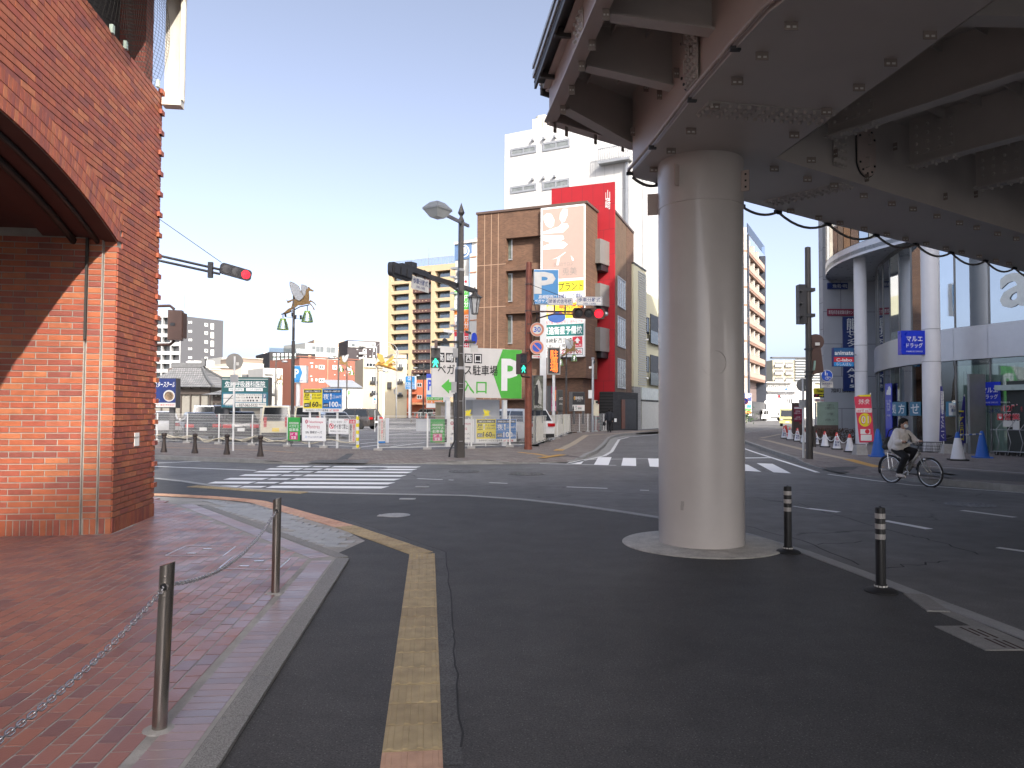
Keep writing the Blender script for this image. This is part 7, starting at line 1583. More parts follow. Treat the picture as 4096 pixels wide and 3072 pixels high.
    wv=lambda u,v,e:[(cx-lerp(u[0],v[0],k)+e[0],y,lerp(u[1],v[1],k)+e[1])for k,y in ((.06,-f(lerp(u[1],v[1],.06))+.09),(.06,f(lerp(u[1],v[1],.06))-.09),(.9,f(lerp(u[1],v[1],.9))-.08),(.9,-f(lerp(u[1],v[1],.9))+.08))]
    s=MB();s.quad(*wv((ws,belt),(rf,H-.02),(.012,.012)));s.build('windscreen',CGL,t);s=MB();s.quad(*wv((rb,tail),(rr,H-.03),(-.012,.012))[::-1]);s.build('rear_window',CGL,t)
    for x,sg in ((cx,1),(cx-L,-1)):s=MB();s.obox((x+sg*.012,0,.62 if sg <0 else .45),(.01,0,0),(0,.17,0),(0,0,.085));s.build('number_plate',plate or PLATEW,t)
    s=MB();s.box(cx-.02,cx+.025,-hw*.55,hw*.55,.5,.68);s.build('grille',CPL,t);s=MB();s.box(cx-L-.03,cx-L+.06,-hw*.9,hw*.9,.3,.48);s.build('bumper',CPL,t);return t
def hd(deg):return R(deg)
DSUV=dict(L=4.6,W=1.82,H=1.72,belt=1.05,hood=1.02,ws=1.05,rf=1.85,rr=4.15,rb=4.5,tail=1.08,wheel=.36,wx=(.9,3.62));VAN=dict(L=3.4,W=1.48,H=1.82,belt=.98,hood=.98,ws=.5,rf=.85,rr=3.3,rb=3.37,tail=.98,wheel=.29,wx=(.55,2.85))
MINI=dict(L=4.6,W=1.75,H=1.85,belt=1.05,hood=1.0,ws=.75,rf=1.5,rr=4.45,rb=4.57,tail=1.1,wheel=.33,wx=(.85,3.75))
BLK=cpaint('black',(0.012,0.013,0.016));NVY=cpaint('dark_navy',(0.012,0.016,0.028));WHT=cpaint('white',(0.72,0.72,0.71),0);SIL=cpaint('silver',(0.45,0.46,0.47),.6);CREAM=cpaint('cream',(0.62,0.57,0.43),0);BRN=cpaint('brown_grey',(0.06,0.052,0.048),.4);BEIG=cpaint('beige',(0.36,0.30,0.22),.3)
car('black saloon with red tail lamps behind the fence next to the brick building',GX(795,39.5),hd(118),NVY,H=1.45)
car('black hatchback behind the clinic board legs',GX(958,39),hd(112),BLK,H=1.5,rr=3.9,rb=4.5)
car('cream boxy kei van with a yellow number plate',GX(1110,38.5),hd(105),CREAM,plate=PLATEY,**VAN)
car('white and cream box van behind the green partner sign',GX(1225,41),hd(108),CREAM,**VAN)
car('silver car nose first behind the no littering sign',GX(1330,44),hd(-60),SIL,H=1.5,rr=3.9,rb=4.5)
car('dark brown grey SUV with black wheels by the car park gap',GX(1418,63),hd(152),BRN,rim=BLKRIM,**DSUV)
car('white car at the far left edge of the fence',GX(650,42),hd(115),WHT,H=1.5);car('white minivan behind the black saloons',GX(830,52),hd(110),WHT,**MINI)
car('white estate with a roof rail behind the brown grey SUV',GX(1405,82),hd(160),WHT,**DSUV);car('silver SUV facing the gap with a dark grille',GX(1525,160),hd(-40),SIL,**DSUV);car('white SUV seen from behind beyond the golden horse pole',GX(1568,172),hd(155),WHT,**DSUV);car('green grey minivan far back by the hoop barriers',GX(1700,165),hd(165),cpaint('green_grey',(0.22,0.26,0.24)),**MINI)
car('white SUV with red tail lamps behind the price sign on the right',GX(2062,39),hd(122),WHT,**DSUV);car('beige estate car behind the white SUV on the right',GX(2050,46),hd(125),BEIG,**DSUV);car('dark minivan roof behind the cream vans',GX(1130,50),hd(105),BLK,**MINI);car('dark blue car roof behind the clinic board',GX(905,47),hd(112),NVY,**MINI)
def truck(label,p,heading,cabp,boxm,sc_=1.0,box=True,group=None,cab2=None):
    t=thing('truck',label,'truck',(p.x,p.y,.02),heading,group);s=MB();s.prism([(2.2,.45),(2.25,1.05),(2.05,1.95),(1.8,2.05),(.75,2.05),(.75,.45)],-.85,.85,'y');s.build('cab',cabp,t,smooth='auto')
    s=MB();s.quad((2.252,-.72,1.12),(2.252,.72,1.12),(2.085,.68,1.85),(2.085,-.68,1.85));s.build('windscreen',CGL,t)
    for sg in (-1,1):s=MB();s.quad((2.0,sg*.86,1.12),(1.1,sg*.86,1.12),(1.1,sg*.86,1.82),(1.85,sg*.86,1.82));s.build('side_window',CGL,t);s=MB();s.box(2.18,2.3,sg*.62-.16,sg*.62+.16,.68,.86);s.build('headlamp',HEADL,t);s=MB();s.box(2.1,2.2,sg*.98-.07,sg*.98+.07,1.25,1.6);s.build('wing_mirror',CPL,t)
    MB().box(2.15,2.32,-.84,.84,.35,.6).build('bumper',cabp,t);MB().box(2.32,2.34,-.2,.2,.42,.55).build('number_plate',PLATEW,t);MB().box(2.24,2.29,-.5,.5,.75,.82).build('grille',CPL,t);MB().box(-2.3,.75,-.4,.4,.5,.7).build('chassis',CPL,t)
    MB().box(-2.3,.65,-.88,.88,.72,2.0 if box else 1.1).build('box_body' if box else 'load_bed',boxm,t)
    for x in (1.5,-1.3):
        for sg in (-1,1):s=MB();s.lathe([(.12,-.1),(.36,-.1),(.36,.1),(.12,.1)],18,(x,sg*.72,.36),Matrix.Rotation(R(90),3,'X'));s.build('wheel',TYRE,t,smooth='auto')
    return t
truck('pale yellow truck driving out of the far side street',GX(3152,88),hd(-112),cpaint('pale_yellow',(0.55,0.50,0.20),0),cpaint('pale_yellow',(0.55,0.50,0.20),0));truck('small white box truck parked by the white warehouse',GX(3092,136),hd(178),WHT,mat('aluminium_box',(0.5,0.5,0.5),.4,.4));truck('white truck in the car park left of the bus sign',GX(1617,168),hd(190),WHT,WHT,box=True)
# ============================================================ RIGHT SIDE OF THE STREET
ZRP=.12;r2=lambda a,b:(3072+a*.463,1536+b*.463);r1=lambda l:[v*.463+(3072 if i%2 ==0 else 768)for i,v in enumerate(l)];r3=lambda l:[v*.463+(3072 if i%2 ==0 else 1536)for i,v in enumerate(l)];z9=zq(2900,1300,3.016)
GREYB=tiles('grey_panels',(0.42,0.43,0.46),(0.41,0.42,0.45),(0.2,0.2,0.22),2.1,1.9,coord='obj',mortar=.02,axis='xz',bump=.1,v_=.04)
b=Bd('grey_office_building','blue grey panelled office building with navy name strips beside the round glass shop',(3296,44),(3560,44),(3300,700),10,GREYB,wall=False);MB().prism([(0,0),(b.W,0),(b.W,10),(5.4,10)],0,b.H).build('wall',GREYB,b.t)
for (y0,y1,tx,m)in ((290,335,'CAN',WHITE),(412,466,'能開センター',NAVY),(540,592,'能開予備校',NAVY),(668,722,'個別指導',NAVY),(785,838,'対象:小学生・中学生',NAVY)):p=b.box(*r1([518,y0,690,y1]),-.12,-.001,m,'name_strip');b.txt(tx,*r1([560,y0+10,684,y1-10]),WHITE if m is NAVY else NAVY,-.13,p,bold=.01)
p=b.box(*r1([518,1010,780,1068]),-.12,-.001,mat('crimson_strip',(0.25,0.015,0.05),.4),'name_strip');b.txt('群馬県若者就職支援センター',*r1([524,1022,770,1056]),WHITE,-.13,p);p=b.box(*r1([655,1078,790,1720]),-.15,-.001,NAVY,'vertical_banner');b.txt('能開センター',*r1([680,1090,770,1360]),WHITE,-.16,p,vertical=True,bold=.01);b.txt('Axis',*r1([680,1520,770,1690]),WHITE,-.16,p,vertical=True,bold=.01)
b.txt('旭町ビル',*r3([545,36,722,74]),BLACKP,-.02,bold=.01)
s=S('anime_shop_sign','blue red and light blue shop sign box in front of the grey office building','sign',GX(3334,37),GX(3416,37));p=s.box(*r1([568,1345,743,1507]),0,.25,NAVY);s.box(*r1([570,1347,741,1424]),-.01,-.001,mat('denim_print',(0.02,0.09,0.22),.4),'top_field',p);s.box(*r1([570,1425,741,1468]),-.01,-.001,RED,'red_field',p);s.box(*r1([570,1469,741,1505]),-.01,-.001,SKYB,'blue_field',p);s.txt('animate',*r1([576,1372,738,1408]),WHITE,-.02,p,bold=.02);s.txt('C-labo',*r1([590,1436,726,1464]),WHITE,-.02,p,bold=.02);s.txt('らしんばん',*r1([592,1474,720,1500]),WHITE,-.02,p,bold=.01);s.box(*r1([743,1400,765,1412]),.05,.15,STEELG,'bracket')
s=S('glass_plaque','pale green glass tenant plaque on a brown plinth','sign',GX(3268,40),GX(3353,40));s.box(*r3([422,356,608,452]),0,.35,mat('brown_plinth',(0.10,0.07,0.06),.6),'plinth');p=s.box(*r3([424,155,608,358]),.1,.14,mat('green_glass_plate',(0.26,0.34,0.28),.15),'glass_plate');s.txt('1F 旭町ビル\n2F 能開センター\n\n3F 予備校\n\n4F 支援センター',*r3([495,172,580,322]),DGREY,.095,p)
s=S('pylon_sign','brown and crimson pylon sign behind the yellow rope','sign',GX(3173,50),GX(3212,50));s.box(*z9([825,938,940,1330]),0,.3,mat('brown_plinth',(0.10,0.07,0.06),.6),'slab');p=s.box(*z9([832,980,932,1165]),-.03,-.001,mat('crimson_strip',(0.25,0.015,0.05),.4),'panel');s.box(*z9([836,990,924,1012]),-.035,-.03,WHITE,'white_strip',p);s.txt('利根商業\n会館センター\n\n人材派遣\n会館センター',*z9([838,1030,920,1145]),WHITE,-.04,p);s.txt('3F',*z9([896,1172,918,1195]),RED,-.02)
s=S('coin_parking_sign','yellow and black coin parking sign with a P and arrow','sign',GX(3258,46),GX(3298,46));p=s.box(*z9([1083,762,1198,830]),0,.2,YEL);s.txt('Times',*z9([1098,778,1186,812]),BLACKP,-.02,p,bold=.02,shear=.2);p=s.box(*z9([1083,831,1198,873]),0,.2,BLACKP,'lower_panel');s.txt('P',*z9([1092,838,1124,866]),RED,-.02,p);s.poly([(2900+a/3.016,1300+c/3.016)for a,c in ((1138,846),(1170,846),(1170,836),(1192,852),(1170,868),(1170,858),(1138,858))],-.02,-.001,YEL,'arrow',p);p=s.box(*z9([1088,888,1198,926]),0,.15,WHITE,'price_strip');s.txt('800  400',*z9([1096,898,1192,920]),RED,-.02,p);s.post(3262,1610,.1,STEELG)
# glass corner shop
MIR=mat('mirror_glass',(0.50,0.54,0.57),.03,.92,var=.06,scale=.4,bump=.05,bscale=.8);GOLDM=mat('warm_mirror_glass',(0.60,0.52,0.38),.05,.8,var=.25,scale=.5);SPAN=mat('pale_spandrel',(0.52,0.53,0.56),.35,.3,var=.04);SHOPG=pane_mat('shop_glass',(0.80,0.87,0.84),.08);MUL=mat('mullion_grey',(0.20,0.21,0.215),.4,.4);WCOL=mat('white_column',(0.66,0.66,0.68),.45,var=.03)
ds=thing('corner_shop_building','round fronted glass corner building with white columns and a pale spandrel band','building',(18,30,0));O=Vector((18,30,0))
FP=[Vector((*p,0))for p in ((25,48),(22.2,44.6),(20.3,41.8),(19.1,38.9),(18.25,35.8),(17.75,32.6),(18.05,30.6),(19.0,27.9),(20.4,24),(22.2,19),(24,14))]
fine=resample(FP,1.5);nrm=[]
for i in range(len(fine)):d=(fine[min(i+1,len(fine)-1)]-fine[max(i-1,0)]).normalized();nrm.append(Vector((d.y,-d.x,0)))   # points to the street (left)
def ribbon(name,m,z0,z1,off,i0=0,i1=None,each=False,gap=0.0):
    i1=len(fine)-1 if i1 is None else i1;s=MB()
    for i in range(i0,i1):
        if each:s=MB()
        a,c=fine[i]+nrm[i]*off-O,fine[i+1]+nrm[i+1]*off-O;d=(c-a).normalized()*gap;a2,c2=a-nrm[i]*.03,c-nrm[i+1]*.03;a,c=a+d,c-d
        s.add([(*a.xy,z0),(*c.xy,z0),(*c.xy,z1),(*a.xy,z1),(*a2.xy,z0),(*c2.xy,z0),(*c2.xy,z1),(*a2.xy,z1)],[(0,1,2,3),(7,6,5,4),(3,2,6,7),(1,0,4,5)])
        if each:s.build(name,m,ds)
    if not each:return s.build(name,m,ds)
nrm=[n if n.x <0 else -n for n in nrm]
ribbon('shop_window_pane',SHOPG,.2,3.8,0,each=True,gap=.012);ribbon('upper_window_pane',MIR,5.16,9.2,0,each=True,gap=.012);ribbon('base_sill',MUL,.1,.22,.02);ribbon('spandrel',SPAN,3.82,5.14,.12,each=True,gap=.006);ribbon('soffit_band',MUL,9.2,9.5,.0)
for i in range(len(fine)):
    p=fine[i]-O;
    for z0,z1 in ((.2,3.82),(5.15,9.2)):s=MB();s.box(p.x-.03,p.x+.03,p.y-.03,p.y+.03,z0,z1);s.build('mullion',MUL,ds)
cur=MB();k=0
for a,c,n0,n1 in zip(fine,fine[1:],nrm,nrm[1:]):
    for j in range(9):p=a+(c-a)*(j/9)-n0*(.16+(.05 if j%2 else 0))-O;q=a+(c-a)*((j+1)/9)-n1*(.16+(.05 if (j+1)%2 else 0))-O;cur.quad((*p.xy,.15),(*q.xy,.15),(*q.xy,3.6),(*p.xy,3.6))
cur.build('pleated_blinds',mat('pale_green_blind',(0.72,0.78,0.70),.7,var=.08),ds,kind='stuff');ribbon('back_wall',mat('interior_grey',(0.10,0.10,0.10),.8),.1,5.1,-.95);ribbon('ceiling_band',WCOL,3.4,3.6,-.6)  # last ribbon is a plain white band below the ceiling
poly=[tuple((p-O).xy)for p in fine]+[(30,-16),(30,30)];MB().prism(poly,9.25,9.4).build('floor_slab',SPAN,ds)
CC,CR=Vector((27.6,37.6,0)),10.9;N=44;s=MB();ring=[CC+Vector((math.cos(a),math.sin(a),0))*CR-O for a in [R(95)+R(170)*k/N for k in range(N+1)]]
s.prism([tuple(p.xy)for p in ring]+[(20,-6),(22,20)],9.42,9.62);s.build('overhang_soffit',mat('soffit_grey',(0.34,0.36,0.38),.3,.3),ds);s=MB()
for a,c in zip(ring,ring[1:]):s.quad((*a.xy,9.3),(*a.xy,9.9),(*c.xy,9.9),(*c.xy,9.3))
s.build('overhang_rim',SPAN,ds)
for k,(a,c)in enumerate(zip(ring,ring[1:])):s=MB();d=(c-a).normalized()*.03;s.quad((*(a+d).xy,9.92),(*(a+d).xy,15),(*(c-d).xy,15),(*(c-d).xy,9.92));s.build('round_window_pane',GOLDM if k%3 ==1 else MIR,ds)
s=MB();s.prism([tuple((CC+(p+O-CC)*.99-O).xy)for p in ring]+[(20,-6),(22,20)],9.65,15.3);s.build('upper_drum',MUL,ds);MB().box(6.2,30,-22,12,9.5,34.5).build('tower',SPAN,ds)
MB().box(6.3,30,-22,25,0,9.2).build('core',mat('interior_grey',(0.10,0.10,0.10),.8),ds)
def shop_col(sx,Y,w_,zt):p=GX(sx,Y);t=thing('shop_column',f'{"thick" if w_ > .6 else "slender"} white round column {"carrying the square blue drugstore sign" if w_ > .6 else "behind the pink tax free banner"}','column',(p.x,p.y,.12),0,'white columns of the corner shop');MB().lathe([(w_/2,0),(w_/2,zt)],32).build('shaft',WCOL,t,smooth='auto');[MB().lathe([(w_/2+.006,z),(w_/2+.006,z+.02)],32).build('joint_ring',MUL,t)for z in (3.6,4.9)];return p
c2=shop_col(3728,G(3728,1808,.12).y,.68,9.2);shop_col(3446,37.5,.62-.03,9.35)
WB_=mat('drug_blue',(0.01,0.035,0.52),.3,coat=.3)
def drug(s,m,depth=.25):
    p=s.box(*m(0,0,100,100),0,depth,WB_);s.txt('マルエ',*m(22,24,90,46),WHITE,-.02,p,bold=.03);s.txt('ドラッグ',*m(22,52,90,72),WHITE,-.02,p,bold=.03);s.txt('MARUE DRUG',*m(22,84,90,90),WHITE,-.02,p)
s=S('drugstore_sign','square royal blue drugstore sign fixed to the thick white column','sign',GX(3604,c2.y-.1),GX(3700,c2.y-.15),'royal blue drugstore signs');drug(s,fitmap((0,0,100,100),(3605,1322,3700,1418)),.3)
wl_=Fr(FP[6],FP[7]);wl2=Fr(FP[4],FP[5])
ws=lambda y=-.06:(wl_.world(wl_.X(3800,y),y,0),wl_.world(wl_.X(4090,y),y,0))
s=S('drugstore_sign','square royal blue drugstore sign on the shop glass above the opening hours','sign',*ws(),'royal blue drugstore signs');drug(s,fitmap((0,0,100,100),(3908,1528,4001,1622)),.03);s.txt('9:00~24:00',*r3([1808,215,2002,248]),NAVY,-.01)
s=S('opening_sticker','red and white late opening sticker on the shop door glass','sticker',*ws(-.1));p=s.txt('12時',*r3([2040,178,2172,242]),RED,-.02,bold=.03);s.txt('12時',*r3([2036,174,2176,246]),WHITE,-.012,bold=.012);s.txt('営業',*r3([2040,256,2176,312]),RED,-.02,bold=.03);s.txt('営業',*r3([2036,252,2180,316]),WHITE,-.012,bold=.012);s.txt('朝9時から',*r3([2008,150,2092,164]),WHITE,-.01);s.txt('深夜',*r3([2012,195,2032,235]),RED,-.01,vertical=True);s.txt('まで',*r3([2180,195,2200,238]),RED,-.01,vertical=True);s.box(*r3([1982,256,2028,312]),-.015,-.005,RED,'defibrillator_mark');s.txt('AED',*r3([1990,260,2020,274]),WHITE,-.02);s.txt('♥',*r3([1992,280,2020,304]),WHITE,-.02);s.box(*r3([2030,318,2110,370]),-.015,-.005,OFFW,'paper_notice');s.box(*r3([2114,318,2172,394]),-.015,-.005,OFFW,'paper_notice')
s=S('pharmacy_panel','teal pharmacy panel behind the shop glass left of the door','sign',*ws(.05));p=s.box(*r3([1537,152,1678,280]),0,.03,mat('pharmacy_teal',(0.02,0.16,0.27),.4));s.box(*r3([1562,164,1650,272]),-.01,-.001,OFFW,'white_field',p);s.txt('マルエ\n薬局',*r3([1570,185,1642,242]),NAVY,-.02,p,bold=.02)
for x0,x1,ch in ((1066,1116,'処'),(1118,1190,'方'),(1225,1315,'せ')):
    s=S('prescription_panel',f'teal panel with a white character, {"left one by the blue strip" if ch == "処" else "middle one of three" if ch == "方" else "right one by the thick column"}','sign',wl2.world(wl2.X(3500,-.06),-.06,0),wl2.world(wl2.X(3700,-.06),-.06,0),'teal prescription panels');p=s.box(*r3([x0,155,x1,274]),0,.03,mat('pharmacy_teal',(0.02,0.16,0.27),.4));s.txt(ch,*r3([x0+8,172,x1-10,256]),WHITE,-.01,p,bold=.03)
s=S('blue_strip_banner','tall blue vertical strip with a white leaf logo on the shop glass','sign',wl2.world(wl2.X(3520,-.08),-.08,0),wl2.world(wl2.X(3580,-.08),-.08,0));p=s.box(*r3([1014,0-5,1070,522]),0,.03,WB_);[s.poly([r2(a,c_)for a,c_ in pts],-.02,-.001,WHITE,'leaf_logo',p)for pts in ([(1020,90),(1028,50),(1036,50),(1034,95)],[(1036,92),(1036,30),(1046,20),(1050,95)],[(1050,95),(1050,20),(1060,45),(1058,92)])];s.txt('クスリ・化粧品\n健康食品\nベビー用品\n生活雑貨\n\n9:00~24:00',*r3([1018,135,1064,280]),WHITE,-.02,p)
s=S('big_letter_logo','huge pale letter a stuck on the upper mirror glass','logo',wl_.world(wl_.X(3990,-.03),-.03,0),wl_.world(wl_.X(4160,-.03),-.03,0));s.txt('a',3998,1088,4128,1228,mat('pale_letter',(0.62,0.66,0.64),.4),-.01,bold=.02)
s=MB();a,c=wl_.X(4030,-.02),wl_.X(4150,-.02);door=thing('shop_entrance','dark open entrance of the corner shop with a steel lintel at the right edge','entrance',wl_.o,wl_.rz);MB().box(a,c+1.5,-.06,-.035,.12,2.9).build('opening',mat('interior_dark',(0.03,0.035,0.032),.6),door);MB().box(a-.3,c+1.5,-.3,-.061,2.55,2.75).build('lintel',mat('pale_lintel',(0.35,0.42,0.40),.3),door);MB().box(a-.95,a-.85,-.9,-.061,.12,3.2).build('glass_edge',MUL,door)
t=thing('plant_rack','wire rack with pot plants by the shop door','rack',wl_.world(a+.9,-.8,.12),wl_.rz);s=MB()
for k in range(3):
    x=-.55+.45*k;s.tube([(x,-.3,.05),(x+.12,-.3,.5),(x,-.3,.95),(x+.2,-.1,1.35)],.014,5)
for z in (.15,.95):[s.tube([(-.75,-.35+.1*j,z),(1.1,-.35+.1*j,z+.03)],.009,4)for j in range(5)]
s.build('rack_wire',STEELG,t,kind='stuff');[MB().lathe([(.06,0),(.09,.13),(0,.13)],10,(-.6+.22*k,-.2,.02)).build('plant_pot',CPL,t)for k in range(7)]
# poles and round signs on the right corner
pc=G(3238,1836,.12);t=thing('signal_pole_right','bare dark steel pole with signals seen edge-on, at the right corner','signal pole',pc);t.name='signal_pole';L_=lambda p:Vector(p)-pc;Yp=pc.y
MB().lathe([(.115,0),(.105,2),(.095,P(3232,1004,Yp).z),(0,P(3232,1000,Yp).z)],18).build('pole',POLEG,t,smooth='auto');c=L_(P(3205,1218,Yp));s=MB();s.obox(c,(.13,.02,0),(0,.16,0),(0,0,.66));o=s.build('signal_head',DGREY,t);[MB().obox(c+Vector((-.1,-.22,.42-.42*k)),(.06,0,0),(0,.1,0),(0,0,.012)).build('visor',DGREY,o)for k in range(3)]
for sy in (1160,1262):s=MB();s.obox(L_(P(3232,sy,Yp)),(.2,0,0),(0,.12,0),(0,0,.055));s.build('pole_clamp',DGREY,t)
s=MB();M=Matrix((Vector((.93,-.36,0)),Vector((0,0,1)),Vector((-.36,-.93,0)))).transposed();s.lathe([(0,-.01),(.27,-.01),(.27,.01),(0,.01)],28,L_(P(3262,1368,Yp+.1)),M);s.build('round_sign_back',BROWNM,t);MB().obox(L_(P(3270,1376,Yp-.02)),(.07,-.02,0),(0,.004,0),(0,0,.05)).build('sticker',OFFW,t)
s=MB();s.obox(L_(P(3265,1444,Yp+.1)),(.15,-.05,.04),(.03,.15,0),(-.05,0,.42));o=s.build('pedestrian_signal',BROWNM,t);s=MB();s.obox(L_(P(3257,1462,Yp-.1)),(.02,0,0),(0,.05,0),(.02,0,.16));s.build('lens',mat('pale_green_lens',(0.3,0.45,0.38),.3),o)
for sy in (1400,1490,1508):s=MB();s.lathe([(.14,L_(P(3238,sy,Yp)).z),(.14,L_(P(3238,sy,Yp)).z+.05)],14);s.build('pole_clamp',DGREY,t)
MB().tube([L_(P(3238,1500,Yp)),L_(P(3262,1490,Yp)),L_(P(3266,1478,Yp))],.03,6).build('pedestrian_arm',BROWNM,t);MB().box(.11,.2,-.06,.06,.4,1.1).build('control_box',POLEG,t)
s=S('shared_path_sign','round blue pedestrian and bicycle sign with a white plate below','traffic sign',GX(3285,Yp+.6),GX(3332,Yp+.6));p=s.disc(3308,1503,23,23,-.03,0,WHITE,'rim',n=32);s.disc(3308,1503,21.5,21.5,-.04,-.031,mat('sign_blue',(0.02,0.09,0.50),.4),'sign_field',p);q=zq(2900,1300,3.016)
for cx,cy,k in ((1212,582,1.0),(1232,596,.6)):c_=q([cx,cy-22*k]);s.disc(*c_,1.7*k,1.9*k,-.05,-.041,WHITE,'figure_head',p,10);s.box(*q([cx-6*k,cy-15*k,cx+6*k,cy+6*k]),-.05,-.041,WHITE,'figure_body',p);s.box(*q([cx-6*k,cy+6*k,cx-1,cy+27*k]),-.05,-.041,WHITE,'figure_leg',p);s.box(*q([cx+1,cy+6*k,cx+6*k,cy+27*k]),-.05,-.041,WHITE,'figure_leg',p)
for cx in (1226,1262):x_,z__=s.fr.px(2900+cx/3.016,1300+642/3.016,-.045);MB().tube([(x_+.045*math.cos(a_),-.045,z__+.045*math.sin(a_))for a_ in [2*math.pi*j/16 for j in range(16)]],.006,4,closed=True).build('bicycle_wheel',WHITE,p)
x_,z__=s.fr.px(2900+1244/3.016,1300+634/3.016,-.045);MB().tube([(x_-.05,-.045,z__-.03),(x_-.02,-.045,z__+.03),(x_+.04,-.045,z__+.03),(x_+.06,-.045,z__-.02)],.006,4).build('bicycle_frame',WHITE,p)
sp=s.box(*q([1162,685,1302,755]),-.03,0,OFFW,'sub_plate');s.txt('自転車歩道通行可\nここから',*q([1172,692,1294,748]),NAVY,-.04,sp,bold=.01);s.box(3240,1500,3290,1503,.0,.03,STEELG,'bracket')
round_sign_back(3213,1832,1540,.22,G(3213,1832,.12).y,'back of a round sign on a slim white pole left of the bare signal pole',rz=-.4)
# cones, chains and banners
CO,CW,CB_=mat('cone_red',(0.66,0.06,0.045),.5,var=.06),mat('cone_white',(0.70,0.71,0.74),.5,var=.05),mat('cone_blue',(0.012,0.10,0.42),.45,var=.06)
def pcone(px,h,label,body,tip_,text=False,group='no parking cones along the right pavement'):
    p=G(*r2(*px),.12);t=thing('traffic_cone',label,'traffic cone',p,-.3,group);r=.19*h/.7;MB().box(-r*1.05,r*1.05,-r*1.05,r*1.05,0,.05).build('base',RUBBER if body is CW else body,t);MB().box(-r*.98,r*.98,-r*.98,r*.98,-.0,-.0+.02).build('base_rim',CO if body is CW else body,t);MB().lathe([(r*.85,.05),(r*.36,h*.78)],20).build('sleeve',body,t,smooth='auto');MB().lathe([(r*.36,h*.78),(r*.2,h*.97),(0,h)],16).build('tip',tip_,t,smooth='auto')
    if text:txt('駐輪',NAVY,-r*.42,r*.42,h*.36,h*.50,-r*.82,t,bold=.02);txt('禁止',NAVY,-r*.5,r*.5,h*.20,h*.34,-r*.86,t,bold=.02);MB().tube([(r*.26*math.cos(a),-r*.70,h*.63+r*.26*math.sin(a))for a in [2*math.pi*j/14 for j in range(14)]],.008,4,closed=True).build('ban_ring',RED,t);s=MB();s.bar((-r*.18,-r*.71,h*.63+r*.18),(r*.18,-r*.71,h*.63-r*.18),.01,.012);s.build('ban_bar',RED,t)
    return p+z_*h*.93
tops=[]
for k,(px,tx)in enumerate((((140,470),1),((190,484),0),((255,496),1),((312,512),0),((410,528),1),((492,545),0),((595,565),1),((706,588),0))):
    lab=('red tipped white cone lettered no parking, farthest in the row','plain red tipped white cone, second from the far end','lettered red tipped white cone left of the slim white pole','red tipped white cone half hidden by the slim white pole','lettered cone half hidden by the bare signal pole','plain red tipped white cone right of the bare signal pole','lettered red tipped white cone nearest the pink banner but one','plain red tipped white cone nearest the pink banner')[k]
    tops.append(pcone(px,.72,lab,CW,CO,bool(tx)))
for k,(px,h)in enumerate((((155,455),.75),((468,448),.75),((486,440),.7),((652,425),.75))):pcone(px,h,('all red cone behind the far end of the cone row','all red cone at the left of the low hedge','all red cone partly behind another at the hedge','all red cone in front of the grey building at the hedge')[k],CO,CO)
t=thing('cone_chain','white plastic chain looped between the no parking cones','chain',tops[0]);s=MB()
for a,c in zip(tops,tops[1:]):s.tube([a+(c-a)*(j/10)-z_*(.35*4*(j/10)*(1-j/10))-tops[0]for j in range(11)],.016,5)
s.build('chain',WHITE,t,kind='stuff')
b1=pcone((950,628),1.0,'plain blue cone behind the pink banner',CB_,CB_,False,'blue cones in front of the shop');b2_=pcone((1641,660),.95,'blue tipped cone with a white sleeve in front of the navy banner',CW,CB_,False,'blue cones in front of the shop');b3=pcone((1851,638),.95,'plain blue cone at the right end of the striped bar',CB_,CB_,False,'blue cones in front of the shop')
t=thing('striped_bar','blue and white striped bar between two blue cones','barrier bar',b2_);[MB().cyl((b3-b2_)*(k/7)-z_*.05,(b3-b2_)*((k+1)/7)-z_*.05,.022,n=8).build('bar_stripe',CB_ if k%2 else WHITE,t)for k in range(7)]
def banner(label,foot,px,pts,m,draw,block=None,base=None):
    p=G(*foot,.12);s=S('nobori_banner',label,'banner',GX(px[0],p.y),GX(px[1],p.y),'tall shop banners');pan=s.poly([r2(*a)for a in pts],-.012,.012,m,'cloth');draw(s,pan)
    x,y_,x2,y2=base;a0,a1=s.fr.px(*r2(x,y_),.03),s.fr.px(*r2(x2,y2),.03);MB().cyl((a0[0],.03,a0[1]),(a1[0],.03,max(.12,a1[1])),.018,n=8).build('pole',WHITEM,s.t)
    if block:bx_=s.fr.px(*r2(block,620))[0];q_=MB();h_=.36;q_.add([(bx_-.22,-.2,.12),(bx_+.22,-.2,.12),(bx_+.22,.2,.12),(bx_-.22,.2,.12),(bx_-.17,-.14,.12+h_),(bx_+.17,-.14,.12+h_),(bx_+.17,.14,.12+h_),(bx_-.17,.14,.12+h_)],[(3,2,1,0),(4,5,6,7),(0,1,5,4),(1,2,6,5),(2,3,7,6),(3,0,4,7)]);q_.build('concrete_foot',CONC,s.t)
PKB=mat('pink_banner',(0.66,0.05,0.10),.6,var=.07)
